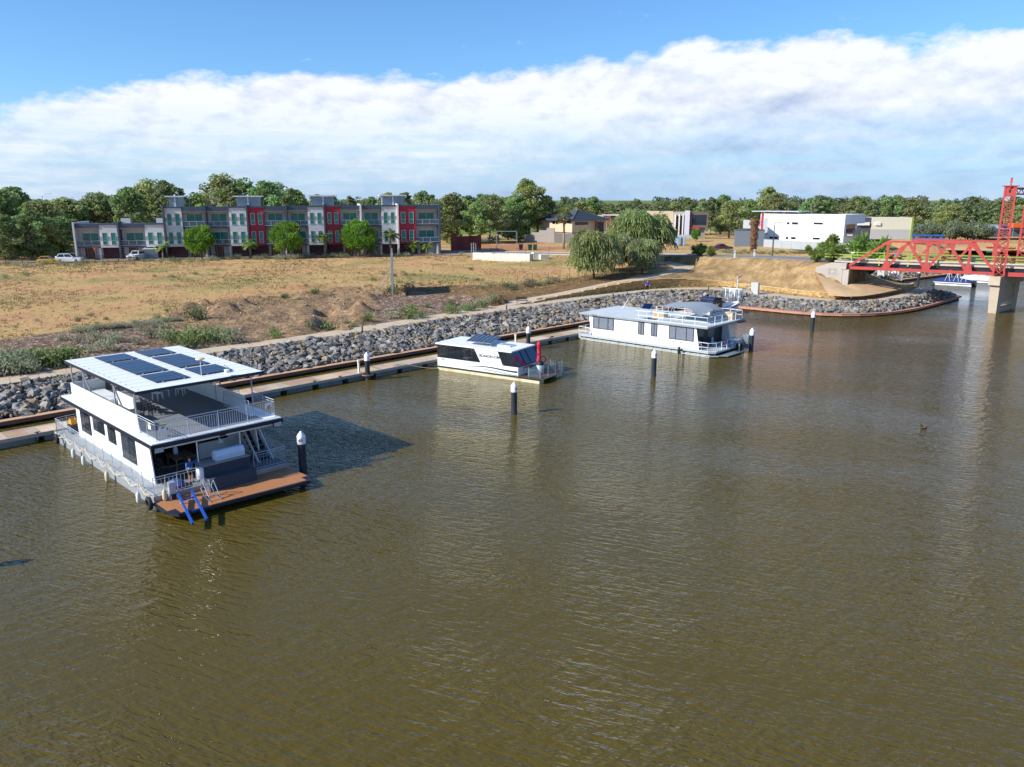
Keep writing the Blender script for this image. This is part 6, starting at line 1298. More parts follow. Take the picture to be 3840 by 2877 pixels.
for i in range(n):
    MB().bx(i*Lq/n+.03,(i+1)*Lq/n-.03,-.03,.03,-.1,hh).build('fence_panel', M_cb, t); b = MB()
    for k in range(9): xx = (i+(k+.5)/9)*Lq/n; b.bx(xx-.05,xx+.05,-.055,-.03,0,hh-.05)
    b.build('fence_ribs', M_cb, t)
# dark and cream block behind
q = Vector((.4662*243,243,3.6)); t = thing('cream_block','cream and charcoal flat roofed building behind the white house','building', q, R(-6)); g8 = lambda x,y: oh(*z8(x,y),q,R(-6)); zt = g8(1250,343)[1]
MB().bx(g8(1102,400)[0],g8(1390,400)[0],0,10,2.9,zt).build('upper_cream', mat('cream_pale','#d6cfb8',.8,var=.04), t); MB().bx(g8(1102,400)[0],g8(1390,400)[0],.02,10,0,2.9).build('lower_grey', mat('cream_lower','#b3b0ac',.8), t); MB().bx(g8(960,400)[0],g8(1102,400)[0],.3,9,0,zt).build('charcoal_wing', M_dg, t); MB().bx(g8(1390,400)[0],g8(1402,400)[0],-.3,10,0,zt+.1).build('green_edge', M_grn, t)
for a, b_ in ((1003,1088),(1128,1168)): MB().bx(g8(a,380)[0],g8(b_,380)[0],-.35,.28,g8(a,398)[1],g8(a,376)[1]).build('window_hood', M_pg, t)
q = G(*z8(1395,520),3.0); t = thing('solar_array','two rows of blue solar panels on a ground frame','solar panel', q, R(-5))
for k, z in enumerate((.4,1.4)):
    for i in range(3): MB().box((i*3.2+1.6,k*.8,z+.5),(3.0,.9,.06),tilt=('X',.6)).build('panel', mat('far_panel','#35588f',.2,var=.05), t)
MB().bx(0,9.6,.3,.4,0,1.2).build('frame', M_galv, t)
# far shed
q = Vector((.62*268,268,3.0)); t = thing('storage_shed','charcoal storage shed with solar panels on its gable roof','shed', q, R(-8)); g8 = lambda x,y: oh(*z8(x,y),q,R(-8)); xa = g8(1922,450)[0]; xb = g8(2025,450)[0]; ze = g8(2025,430)[1]; zr = g8(1975,402)[1]; xm = (xa+xb)/2
MB().ext([(xa,0,0),(xb,0,0),(xb,0,ze),(xm,0,zr),(xa,0,ze)],(0,14,0)).build('hall', mat('shed_grey','#4a545c',.7,var=.05), t); MB().bx(xb,xb+26,5,14,0,ze).build('side_hall', MATS['shed_grey'], t); MB().ext([(xb,4.5,ze),(xb+26,4.5,ze),(xb+26,9.5,zr),(xb,9.5,zr)],(0,0,.15)).build('side_roof', mat('shed_roof','#aab7bf',.4,.3), t); MB().ext([(xa-.3,-.3,ze-.1),(xm,-.3,zr),(xm,14,zr),(xa-.3,14,ze-.1)],(0,0,.12)).build('gable_roof', MATS['shed_roof'], t); MB().ext([(xb+.3,-.3,ze-.1),(xm,-.3,zr),(xm,14,zr),(xb+.3,14,ze-.1)],(0,0,.12)).build('gable_roof', MATS['shed_roof'], t)
for i in range(3): MB().ext([(xm+.5,1+i*4,zr-.02),(xb-.2,1+i*4,ze+.15),(xb-.2,4+i*4,ze+.15),(xm+.5,4+i*4,zr-.02)],(0,0,.1)).build('solar_panel', M_solar, t)
for i in range(4): MB().ext([(xb+3+i*5,5,ze+.35),(xb+6.5+i*5,5,ze+.35),(xb+6.5+i*5,8,ze+1.3),(xb+3+i*5,8,ze+1.3)],(0,0,.06)).build('solar_panel', M_solar, t)
# maroon panel wall by the terrace end
q = G(*z7(-20,668),2.8); q2 = G(*z7(232,655),2.8); t = thing('maroon_fence','dark red panel wall beside the end of the terrace','wall', q, math.atan2(q2.y-q.y,q2.x-q.x)); Lq = (q2-q).length; M_mar = mat('maroon_panel','#6b2724',.75,var=.1)
for i in range(5): MB().bx(i*Lq/5+.04,(i+1)*Lq/5-.04,-.06,.06,0,3.6 if i else 4.2).build('wall_panel', M_mar if i % 2 else mat('maroon_b','#7c302b',.75,var=.1), t)
# ================================================================ vegetation
def leaf_mat(name, tr=.35, rough=.55):
    m = bpy.data.materials.new(name); m.use_nodes = True; N = m.node_tree.nodes; L = m.node_tree.links; b = N['Principled BSDF']; b.inputs['Roughness'].default_value = rough; b.inputs['Specular IOR Level'].default_value = .3
    at = N.new('ShaderNodeAttribute'); at.attribute_name = 'Col'; oi = N.new('ShaderNodeObjectInfo'); hs = N.new('ShaderNodeHueSaturation'); L.new(at.outputs['Color'], hs.inputs['Color'])
    mr = N.new('ShaderNodeMapRange'); mr.inputs[3].default_value = .8; mr.inputs[4].default_value = 1.2; L.new(oi.outputs['Random'], mr.inputs[0]); L.new(mr.outputs[0], hs.inputs['Value'])
    m2 = N.new('ShaderNodeMapRange'); m2.inputs[3].default_value = .485; m2.inputs[4].default_value = .515; L.new(oi.outputs['Random'], m2.inputs[0]); L.new(m2.outputs[0], hs.inputs['Hue'])
    L.new(hs.outputs[0], b.inputs['Base Color']); t = N.new('ShaderNodeBsdfTranslucent'); L.new(hs.outputs[0], t.inputs[0]); mx = N.new('ShaderNodeMixShader'); mx.inputs[0].default_value = tr
    L.new(b.outputs[0], mx.inputs[1]); L.new(t.outputs[0], mx.inputs[2]); L.new(mx.outputs[0], N['Material Output'].inputs[0]); return m
M_leaf = leaf_mat('foliage', .45); M_grass = leaf_mat('grass_blades', .25, .8)
M_gumb = mat('gum_bark','#9a8d7d',.9,var=.3,scale=1.2,stretch=(3,3,.4)); M_bark = mat('bark','#5e4d3e',.95,var=.25,scale=2); M_palmb = mat('palm_bark','#8a7a66',.95,var=.25,scale=3,stretch=(1,1,5))
def rv(r): return Vector((r.gauss(0,1), r.gauss(0,1), r.gauss(0,1))).normalized()
def leafq(b, p, d, n, L, w):                      # a small diamond leaf spray
    s = d.cross(n); s = s.normalized() if s.length > 1e-4 else Vector((1,0,0)); b.quad(p-d*(L*.5), p+s*(w*.5), p+d*(L*.5), p-s*(w*.5))
def vary(c, r, k=.22): f = r.uniform(1-k,1+k); return tuple(max(0,x*f*r.uniform(.92,1.08)) for x in c)
def clump(b, c, rad, n, r, col, L, w, droop=0, up=0, shell=.55):
    for _ in range(n):
        u = rv(r); k = r.uniform(shell,1); p = c+Vector((u.x*rad[0],u.y*rad[1],u.z*rad[2]))*k; d = (rv(r)+Vector((0,0,-droop+up))).normalized(); nn = (u+rv(r)*.7).normalized(); b.cc = vary(col,r); leafq(b,p,d,nn,L*r.uniform(.7,1.3),w*r.uniform(.7,1.3))
def gum(seed, h=18, R0=5.5, n=44, q=100, col=(.095,.115,.045), L=.9, w=.55, low=.36, dense=1.0):
    r = random.Random(seed); tr = MB(); cr = MB(); lean = Vector((r.uniform(-.08,.08)*h, r.uniform(-.08,.08)*h, 0)); fork = Vector((lean.x*.4,lean.y*.4,h*r.uniform(.25,.34)))
    tr.pipe([(0,0,-.3),fork*.5+Vector((r.uniform(-.2,.2),0,0)),fork], h*.024, 7, h*.017); limbs = []
    for i in range(5):
        a = 2*PI*i/5+r.uniform(-.5,.5); e = fork+Vector((math.cos(a)*R0*r.uniform(.3,.6), math.sin(a)*R0*r.uniform(.3,.6), h*r.uniform(.2,.42))); m = fork.lerp(e,.5)+Vector((0,0,h*.03)); tr.pipe([fork,m,e], h*.012, 5, h*.005); limbs.append(e)
    for i in range(n):
        t = (i+.5)/n; z = h*(low+(1-low)*t*.97); a = i*2.4+r.uniform(-.6,.6); prof = math.sin(PI*min(1,(t*.82+.16)))**.7; rr = R0*prof*r.uniform(.25,1.0); c = Vector((lean.x*t+math.cos(a)*rr, lean.y*t+math.sin(a)*rr, z)); k = r.uniform(.6,1.3)*R0*.33
        e = min(limbs, key=lambda v: (v-c).length)
        if r.random() < .6: tr.pipe([e,e.lerp(c,.6)+Vector((0,0,-.2)),c], h*.004, 4, h*.0015)
        cc = vary(col,r,.25); clump(cr, c, (k,k,k*.62), int(q*dense), r, cc, L, w, droop=.4)
    return tr, cr
def protos(name, gens, label, bark): 
    return [(a.mesh('trunk', bark, True), b.mesh('crown', M_leaf)) for a, b in gens]
def plant_tree(pr, name, label, p, rz=0, sc=1, group=None):
    t = thing(name, label, 'tree', p, rz, group); t.scale = (sc,sc,sc) if isinstance(sc,(int,float)) else sc; link('trunk', pr[0], t); link('crown', pr[1], t); return t
GSP = [(1,(0.267,0.345,0.119),5.8,.24,18,40,95),(2,(0.232,0.330,0.123),4.2,.22,19,34,80),(3,(0.301,0.360,0.128),6.6,.26,16,44,90),(4,(0.215,0.305,0.114),6.0,.08,15,46,100),(5,(0.267,0.340,0.152),4.0,.34,20,26,85),(6,(0.297,0.335,0.123),6.4,.1,14,44,95),(7,(0.249,0.315,0.142),5.0,.3,18,22,85),(8,(0.284,0.320,0.133),7.2,.3,17,30,95),(9,(0.224,0.290,0.123),3.6,.2,17,26,80)]
GUM = protos('gum', [gum(i, h=18, col=c, R0=rr, low=lo, n=n_, q=q_) for i, c, rr, lo, h_, n_, q_ in GSP], 'x', M_gumb)
rt = random.Random(11)
def gumat(x, y, top, lab, base=None, grp='gum trees behind the terrace', k=None, wide=1.12):
    p = G(x, y, 2.8) if base is None else Vector(((x-CX)/F_PX*base*1.0, base, 2.8)); zt = Zat(p.y, top); h = max(6, zt-p.z); i = rt.randrange(9) if k is None else k; s = h/17
    return plant_tree(GUM[i], 'gum_tree', lab, p, rt.uniform(0,6.3), (s*wide,s*wide,s), grp)
L1 = 'leafy gum tree in the belt behind the terrace'
for x, top, Y in ((395,735,232),(455,745,240),(520,716,228),(560,705,250),(610,694,245),(655,690,236),(700,712,252),(750,740,240),(800,735,262),(855,676,255),(905,700,246),(960,690,258),(1010,694,240),(1060,698,262),(1105,720,250),(1150,735,255),(1220,740,262),(1270,742,250),(1330,744,258),(1400,748,262),(1460,734,255),(1530,730,262),(1600,728,255),(1640,742,246)): gumat(x,0,top,L1,Y)
L2 = 'dense gum tree in the dark clump left of the terrace'
for x, top, Y in ((-60,720,205),(20,726,185),(75,735,212),(120,716,196),(165,765,182),(215,770,205),(265,752,220),(310,775,222),(345,760,230),(-30,800,172),(60,815,168),(140,800,172),(205,825,178),(250,820,182),(-110,760,180)): gumat(x,0,top,L2,Y,'gum trees left of the terrace',(3,5)[int(x) % 2],1.3)
L3 = 'gum tree standing along the river behind the tiled house'
for x, top, Y in ((1680,745,236),(1720,735,250),(1765,745,240),(1800,738,262),(1835,742,236),(1868,752,256),(1905,748,262),(1945,745,245),(2035,752,262),(2060,765,250),(1650,760,228),(1795,770,232)): gumat(x,0,top,L3,Y,'gum trees along the river')
tall = protos('t',[gum(40,20,6.6,34,120,(.27,.33,.10),low=.34)],'',mat('pale_bark','#b5a795',.9,var=.3,scale=1,stretch=(3,3,.4)))[0]
p = Vector(((1986-CX)/F_PX*247,247,2.9)); plant_tree(tall,'gum_tree','tallest gum tree with pale forked trunks beside the tiled house',p,.5,(Zat(247,676)-2.9)/20.0)
L4 = 'gum tree in the belt behind the houses'
for i in range(26):
    x = 2080+i*48+rt.uniform(-15,15); gumat(x,0,rt.uniform(745,785) if x < 2600 else rt.uniform(745,785),L4,rt.uniform(285,330),'gum trees behind the houses')
for x, top, Y in ((2720,765,262),(2688,740,300),(2850,712,315),(2880,735,300),(3000,752,290),(3180,743,300),(3250,760,280)): gumat(x,0,top,L4,Y,'gum trees behind the houses')
L5 = 'grey green gum tree on the far bank beyond the bridge'
for i in range(16): x = 3290+i*38+rt.uniform(-10,10); gumat(x,0,rt.uniform(738,790),L5,rt.uniform(290,340),'gum trees beyond the bridge',wide=1.3)
# far wood as one mass
def far_wood():
    b = MB(); r = random.Random(77)
    for i in range(330):
        Y = r.uniform(330,720); x = r.uniform(-.78,.78)*Y; h = r.uniform(11,16); c0 = Vector((x,Y,3)); col = vary(r.choice(((.15,.18,.08),(.165,.19,.09),(.19,.185,.09),(.14,.17,.09))),r,.2)
        for k in range(7):
            a = r.uniform(0,6.3); q = r.uniform(0,4.2); c = c0+Vector((math.cos(a)*q,math.sin(a)*q,h*r.uniform(.3,.86))); clump(b,c,(2.6,2.6,1.7),46,r,vary(col,r,.2),1.25,.8,.3)
    tag(b.build('far_woodland', M_leaf, fix=False), 'far belt of eucalypt woodland along the horizon', 'woodland', kind='stuff')
far_wood()
# grey round saltbush trees behind the bridge, mid-row
def bush(seed, col, n=260, L=.16, w=.09, flat=.75, droop=0, up=.3, lobes=6):
    r = random.Random(seed); b = MB()
    for i in range(lobes):
        a = 2*PI*i/lobes+r.uniform(-.5,.5); q = 0 if i == 0 else r.uniform(.3,.6); k = r.uniform(.4,.62); clump(b, Vector((q*math.cos(a),q*math.sin(a),k*flat*r.uniform(.7,1.25))), (k,k,k*flat), n//lobes, r, vary(col,r,.2), L, w, droop, up, .35)
    st = MB()
    for i in range(5): a = r.uniform(0,6.3); st.tube((0,0,-.1),(math.cos(a)*.4,math.sin(a)*.4,.5),.03,.012,4)
    return st.mesh('stems', M_bark), b.mesh('foliage', M_leaf)
BG = [bush(i, c) for i, c in enumerate(((.29,.31,.19),(.24,.29,.15),(.34,.345,.23),(.15,.20,.08),(.20,.27,.085),(.22,.18,.12)))]     # grey, grey-green, pale, dark, bright, dead
def shrub(k, p, s, label, grp, name='shrub', hs=1.0):
    t = thing(name, label, 'shrub', p, rt.uniform(0,6.3), grp); t.scale = (s,s,s*hs); link('stems', BG[k][0], t); link('foliage', BG[k][1], t); return t
BT = [bush(20+i, c, 1500, .12, .08, .8) for i, c in enumerate(((.21,.235,.14),(.19,.22,.125)))]
for i in range(11):
    x, y = z8(1400+i*50+rt.uniform(-10,10), 488); p = Vector(((x-CX)/F_PX*262,262+rt.uniform(-5,6),3.0)); t = thing('round_tree','low round grey green tree in the row beyond the bridge','tree',p,rt.uniform(0,6),'round grey trees beyond the bridge'); s = 4.6*rt.uniform(.85,1.15); t.scale = (s,s,s*1.25); link('trunk',BT[i % 2][0],t); link('crown',BT[i % 2][1],t)
# weeping trees
def weeping(seed, h, R0, n, col):
    r = random.Random(seed); tr = MB(); cr = MB(); fork = Vector((0,0,h*.34)); tr.pipe([(0,0,-.3),fork],h*.03,8,h*.024)
    for i in range(7): a = 2*PI*i/7+r.uniform(-.3,.3); e = Vector((math.cos(a)*R0*.55,math.sin(a)*R0*.55,h*r.uniform(.68,.85))); tr.pipe([fork,fork.lerp(e,.5)+Vector((0,0,h*.08)),e],h*.014,5,h*.005)
    lobes = []
    for i in range(24):
        a = i*2.4+r.uniform(-.3,.3); t = (i+.5)/24; z = h*(.27+.61*t)*r.uniform(.94,1.06); q = R0*r.uniform(.35,.8)*math.sin(PI*min(1,.25+.72*(1-t)))**.6*(1.1 if t < .5 else .95); lobes.append((Vector((math.cos(a)*q,math.sin(a)*q,z)), R0*r.uniform(.26,.42), vary(col,r,.22)))
    for i in range(n):
        c, k_, lc = lobes[r.randrange(24)]; u = rv(r); u.z = abs(u.z)*.9-.15; p = c+Vector((u.x*k_,u.y*k_,u.z*k_*.8)); d = (Vector((u.x,u.y,0))*.55+Vector((r.gauss(0,.25),r.gauss(0,.25),.15))).normalized(); L = r.uniform(.7,2.0)*h/8; m = 6; cr.cc = vary(lc,r,.28)
        for k in range(m):
            d = (d+Vector((0,0,-.38))).normalized(); q2 = p+d*(L/m); s = d.cross(rv(r)).normalized()*.07*h/8; cr.quad(p-s*.5,p+s,q2+s*.8,q2-s*.6); p = q2
            if p.z < h*.09: break
    return tr, cr
WP = protos('w',[weeping(51,8,4.9,7000,(.265,.31,.12)),weeping(52,8,5.2,7500,(.25,.295,.11)),weeping(53,8,3.6,4200,(.275,.305,.135))],'',M_bark)
def weep(k, x, y, top, Y, lab, sw=1.0): 
    p = ground(((x-CX)/F_PX)*Y, Y); h = Zat(p.y,top)-p.z; plant_tree(WP[k],'weeping_tree',lab,p,rt.uniform(0,6),(h/8*sw,h/8*sw,h/8),'weeping trees by the ramp')
pw = gpx(2225,1048); weep(0,2225,0,862,pw.y,'weeping tree with drooping pale foliage standing beside the ramp path',.82); weep(1,2390,0,798,148,'largest weeping tree rising behind the others near the road',.95); weep(2,2405,0,888,136,'smaller thin weeping tree between the wire fence and the ramp',.9); weep(2,2300,0,868,140,'half hidden weeping tree between the two broad ones',.9)
gt = G(2490,900,3.3); plant_tree(GUM[1],'silver_tree','silvery leaved tree in front of the modern house',Vector((gt.x*190/gt.y,190,3.4)),1.,(Zat(190,805)-3.4)/18)
def fpt(x, y, d):                          # a point d metres in front of the terrace, in line with pixel column x
    q = A0+Vector((math.sin(AN)*d,-math.cos(AN)*d,0)); w = onplane(x, y, q, AN_N); return Vector((w.x,w.y,2.8))
# round bright trees before the terrace
def rounded(seed,h,R0,n,col):
    r = random.Random(seed); tr = MB(); cr = MB(); tr.pipe([(0,0,-.2),(0,0,h*.45)],h*.028,7,h*.02)
    for i in range(46):
        u = rv(r); c = Vector((u.x*R0*.78,u.y*R0*.78,h*.58+u.z*h*.34)); cc = vary(col,r,.22)
        for k in range(n//46):
            p = c+rv(r)*r.uniform(.2,1)*R0*.3; d = (u*.8+Vector((0,0,.8))+rv(r)*.5).normalized(); cr.cc = vary(cc,r,.25); leafq(cr,p,d,rv(r),.42,.2)
    return tr, cr
RT = protos('r',[rounded(61,6.8,3.3,5600,(.16,.28,.035)),rounded(62,6.8,3.4,5600,(.175,.285,.038))],'',M_bark)
for x, yb, top, k, lab in ((757,962,853,0,'round bright green tree in front of the first chequered bay'),(1079,938,842,1,'round bright green tree in front of the second grey balconies'),(1349,938,832,0,'round bright green tree in front of the third grey balconies')):
    p = fpt(x,yb,5.0); h = Zat(p.y,top)-2.8; plant_tree(RT[k],'round_tree',lab,p,rt.uniform(0,6),h/6.8*1.06,'round trees before the terrace')
# palms
def palm(seed,h,fl,col,fan=False,n=20,skirt=False):
    r = random.Random(seed); tr = MB(); cr = MB(); tr.pipe([(0,0,-.2),(r.uniform(-.1,.1),0,h*.5),(0,0,h)],.22 if not fan else .32,8,.16 if not fan else .24); top = Vector((0,0,h))
    for i in range(n):
        a = i*2.4; el = r.uniform(-.1,1.2) if not skirt else r.uniform(-.9,1.3); d = Vector((math.cos(a)*math.cos(el),math.sin(a)*math.cos(el),math.sin(el))); p = top.copy(); m = 7; cc = vary(col if el > -.35 else (.16,.11,.05),r,.2); side = Vector((-math.sin(a),math.cos(a),0))
        if fan:
            q = p+d*fl*.55; cr.cc = cc; s_ = .03; cr.quad(p-side*s_,p+side*s_,q+side*s_,q-side*s_)
            for k in range(11): t = (k-5)/5*1.35; dd = (d*math.cos(t)+side*math.sin(t)+Vector((0,0,-.15-.2*abs(t)))).normalized(); e = q+dd*fl*.5; cr.cc = vary(cc,r,.2); cr.quad(q,q.lerp(e,.55)+side*.16+d*.05,e,q.lerp(e,.55)-side*.16-d*.05)
        else:
            for k in range(m):
                d = (d+Vector((0,0,-.2))).normalized(); q = p+d*fl/m
                for s in (-1,1):
                    for u in (.2,.7):
                        b0 = p.lerp(q,u); ld_ = (side*s+d*.5+Vector((0,0,-.35))).normalized()*fl*.24*math.sin(PI*(k+u+.6)/(m+1.4)); cr.cc = vary(cc,r,.2); w = d*.12; cr.quad(b0-w,b0+w,b0+ld_+w*.3,b0+ld_-w*.3)
                p = q
    return tr, cr
PM = protos('p',[palm(71,3.2,2.2,(.19,.28,.05)),palm(72,4.0,2.2,(.17,.22,.07)),palm(73,2.2,2.0,(.2,.3,.045),n=16)],'',M_palmb); FP = protos('f',[palm(74,8.6,2.7,(.2,.25,.07),True,48,True)],'',M_palmb)[0]
for x, yb, top, k, lab in ((611,958,905,0,'small feathery palm beside the corrugated bin store'),(940,955,893,0,'small bright palm near the grey utility vehicle'),(1218,948,865,1,'grey trunked palm in front of the second red bay'),(1333,945,872,2,'young palm leaning at the third round tree'),(1467,948,855,1,'tall slim palm before the last grey townhouse'),(1402,946,912,2,'low palm beside the sign frame'),(1600,945,905,2,'young palm by the white sedan'),(1547,946,900,2,'young upright palm before the last garage door'),(1710,935,875,2,'bright palm behind the maroon wall'),(1775,935,872,2,'second bright palm behind the maroon wall'),(2260,870,830,0,'bright palm beside the porch of the tiled house')):
    p = fpt(x,yb,4.5) if x < 1660 else G(x,yb,2.8); pr = PM[k]; h0 = {0:4.4,1:5.2,2:3.3}[k]; plant_tree(pr,'palm',lab,p,rt.uniform(0,6),(Zat(p.y,top)-2.8)/h0,'palms round the terrace')
pf_ = G(2113,937,2.85); plant_tree(FP,'fan_palm','tall fan palm with a ringed trunk by the street',pf_,0,(Zat(pf_.y,790)-2.85)/10.2)
# dead palm trunk
pd = G(*z8(240,588),4.4); t = thing('dead_palm','dead headless palm trunk with a shaggy brown top','tree',pd); hd_ = Zat(pd.y,z8(0,352)[1])-pd.z; r = random.Random(3); b = MB(); b.lathe([(.75,-.2),(.62,.4),(.6,hd_*.5),(.72,hd_*.75),(1.0,hd_*.86),(.9,hd_*.96),(.3,hd_)],n=11); b.build('trunk',mat('dead_palm','#6a4a34',.95,var=.35,scale=3,bump=.8,bscale=5),t); st = MB()
for i in range(240): a = r.uniform(0,6.3); z = r.uniform(.2,hd_); q = .62+(.35 if z > hd_*.75 else 0); p = Vector((q*math.cos(a),q*math.sin(a),z)); st.tube(p,p*1.0+Vector((.3*math.cos(a),.3*math.sin(a),.28)),.07,.03,4)
tag(st.build('frond_stubs',mat('frond_stub','#7d5a3c',.95,var=.3),t,fix=False),kind='stuff')
# yuccas
def yucca(seed,n=11,R0=1.0,h=2.6,col=(.22,.31,.07)):
    r = random.Random(seed); tr = MB(); cr = MB()
    for i in range(n):
        a = r.uniform(0,6.3); q = r.uniform(0,R0); z = h*r.uniform(.3,1)*(1-.35*q/R0); top = Vector((math.cos(a)*q,math.sin(a)*q,z)); tr.pipe([(0,0,-.2),top*.55,top],.1,6,.07)
        for k in range(64): u = rv(r); u = (u+Vector((0,0,.3))).normalized(); e = top+u*r.uniform(.6,.95); s = u.cross(rv(r)).normalized()*.06; cr.cc = vary(col,r,.3); cr.quad(top+s*.6,top.lerp(e,.5)+s,e,top.lerp(e,.5)-s)
    return tr, cr
YU = protos('y',[yucca(81,30,1.7,3.4),yucca(82,15,1.0,2.4),yucca(83,26,2.0,2.8)],'',M_bark)
for x, y, top, k, lab in ((*z8(785,655),z8(0,470)[1],0,'tall spiky yucca clump beside the bridge approach'),(*z8(680,640),z8(0,565)[1],1,'small spiky yucca beside the taller clump'),(*z8(1050,610),z8(0,480)[1],2,'wide spiky yucca clump across the road from the abutment'),(*z7(2045,745),z7(0,610)[1],2,'spiky yucca clump on the bank above the ramp top'),(*z7(2135,725),z7(0,630)[1],1,'spiky yucca beside the parked maroon car'),(*z8(635,600),z8(0,545)[1],1,'thin yucca by a dark post on the verge')):
    Y = {0:121.6,1:123.2,2:131.5}[k] if 2900 < x and y > z8(0,605)[1] else None
    p = gpx(x,y,4.5) if Y is None else ground((x-CX)/F_PX*Y,Y); hh = (4.1,3.1,3.5)[k]; plant_tree(YU[k],'yucca',lab,p,rt.uniform(0,6),max(.7,1.25*(Zat(p.y,top)-p.z)/hh),'yuccas by the road')
# street trees on the right lawn
for x, y, top, lab in ((*z7(1812,615),z7(0,505)[1],'slim young street tree left of the blue cabins'),(*z7(2010,590),z7(0,480)[1],'slim young street tree before the modern house')):
    p = gpx(x,y,3.4); plant_tree(RT[0],'street_tree',lab,p,1,(.45,.45,(Zat(p.y,top)-p.z)/7.0),'young street trees')
# ---- shrubs of the field
zA = lambda x, y: (x*.5877, 900+y*.5877); zB = lambda x, y: (1000+x*.4973, 960+y*.4973)
S1 = 'small saltbush shrub on the dry field'; 
for (x, y), k, s in [(zA(170,232),1,1.0),(zA(985,235),3,.55),(zA(1097,240),0,.8),(zA(1247,223),1,.7),(zA(500,522),3,.55),(zA(580,488),3,.6),(zA(677,512),3,.55),(zA(1010,505),3,.65),(zA(1067,455),3,.5),(zA(2003,345),3,.95),(zA(1810,372),3,.8),(zA(1950,295),3,.5),(zA(30,245),1,.8),(zA(95,560),0,.4),(zA(235,520),0,.45),(zA(620,535),3,.35),(zB(360,288),3,1.0),(zB(130,322),3,.9),(zB(802,188),4,.9),(zB(965,155),4,.85),(zB(1030,128),3,.6),(zB(1045,142),3,.45),(zB(1590,188),3,.75),(zB(1540,108),3,.65),(zB(1065,220),3,.55),(zB(1100,205),4,.55),(zB(1305,205),3,.6),(zB(293,230),3,.45),(zB(695,250),3,.45),(zB(1000,205),4,.7),(zB(885,140),4,.6),(zB(440,170),3,.4),(zB(1160,118),3,.45),(zB(1110,150),1,.6),(zB(1680,225),1,.6),(zB(1620,240),0,.5)]: shrub(k, gpx(x,y), s*rt.uniform(.9,1.15), S1, 'shrubs dotted over the field')
S2 = 'leafy shrub on the mulch bank above the promenade'
for (x, y), k, s in [(zA(1235,510),3,1.3),(zA(1275,512),3,.9),(zA(1070,600),1,1.1),(zA(1240,640),4,1.5),(zA(1330,655),4,1.5),(zA(1400,640),1,1.4),(zA(1470,660),1,1.3),(zA(1180,665),4,1.3),(zA(1100,655),4,1.2),(zA(1200,690),4,1.2),(zA(1050,640),1,1.0),(zA(960,625),0,1.0),(zA(980,555),2,.7),(zA(895,575),2,.7),(zA(760,650),2,1.0),(zA(700,700),2,1.0),(zA(690,660),4,.6),(zA(880,665),2,.7),(zA(620,635),2,.8),(zA(500,660),2,.7),(zA(390,640),2,.7),(zA(580,720),2,.9),
                      (zA(30,830),1,1.4),(zA(90,815),1,1.4),(zA(150,825),0,1.3),(zA(215,800),4,1.4),(zA(280,795),4,1.4),(zA(340,805),4,1.5),(zA(400,785),4,1.5),(zA(455,775),4,1.4),(zA(60,860),0,1.2),(zA(130,855),0,1.2),(zA(200,850),0,1.2),(zA(-40,850),1,1.4),(zA(-90,870),1,1.4),
                      (zB(940,285),3,1.4),(zB(1060,285),5,1.2),(zB(900,300),5,1.0),(zB(470,550),4,1.2),(zB(330,545),1,.8),(zB(1095,430),4,1.1),(zB(1070,480),4,1.3),(zB(1165,470),4,1.0),(zB(920,470),2,.9),(zB(1395,440),4,1.2),(zB(1505,420),4,1.1),(zB(1560,415),1,1.0),(zB(1635,398),4,1.0),(zB(765,500),4,.9),(zB(1020,420),2,.6),(zB(1610,330),1,.8),(zB(1695,360),1,.9),(zB(1390,370),4,.7),(zB(1210,390),4,.6),(zB(585,510),2,.6),(zB(60,600),4,.8),(zB(80,622),4,.7),(zB(650,540),4,.6)]: shrub(k, gpx(x,y,2.2), s*rt.uniform(1.0,1.3), S2, 'shrubs on the mulch bank', hs=1.35)
S3 = 'pale grey saltbush in the row edging the field'
for i in range(26): x, y = zA(470+i*27, 592-i*3.1+rt.uniform(-6,6)); shrub(2, gpx(x,y), rt.uniform(.55,.85), S3, 'saltbush row edging the field')
S4 = 'scrubby bush along the wire fence'
for (x, y), k, s in [(zB(1810,240),3,1.3),(zB(1850,255),3,1.2),(zB(1960,235),5,1.3),(zB(1995,215),5,1.2),(zB(2050,225),3,.9),(zB(2120,210),1,1.0),(zB(2175,200),5,1.2)]: shrub(k, gpx(x,y), s, S4, 'bushes along the wire fence')
S5 = 'grey green bush along the verge before the iron fence'
for i in range(44): x = 30+i*36+rt.uniform(-10,10); y = np.interp(x,[0,300,700,1100,1500,1660],[1000,992,982,968,952,946])+rt.uniform(-5,5); shrub(rt.choice((0,1,1,2)), gpx(x,y,2.8), rt.uniform(.8,1.5), S5, 'bushes along the verge')
S6 = 'feathery fountain grass clump before the iron fence'
for x in (1045,1065,1090,1120,1155,1225,1245,1270,1300,1490,1522,1610,1730): shrub(2, fpt(x,945,7), rt.uniform(1.0,1.3), S6, 'fountain grass clumps', 'grass_clump', 1.15)
S7 = 'bush beside the road in front of the white house'
for i in range(24): x, y = z8(20+i*26, 600+rt.uniform(-8,10)); shrub(rt.choice((0,1,2)), gpx(x,y,4.2), rt.uniform(.6,1.1), S7, 'bushes before the white house')
for (x, y), k, s, lab in [(z7(530,570),3,3.6,'large dark bush beside the boundary wall'),(z7(335,590),1,2.6,'pale round bush by the river'),(z7(480,560),4,2.6,'bright bush beside the river'),(z7(670,520),4,2.0,'bright bush behind the boundary wall'),(z7(790,540),4,1.8,'vine spilling over the boundary wall')]: p = G(x,y,2.9 if y < 900 else 2.9); shrub(k,p,s,lab,None,'bush')
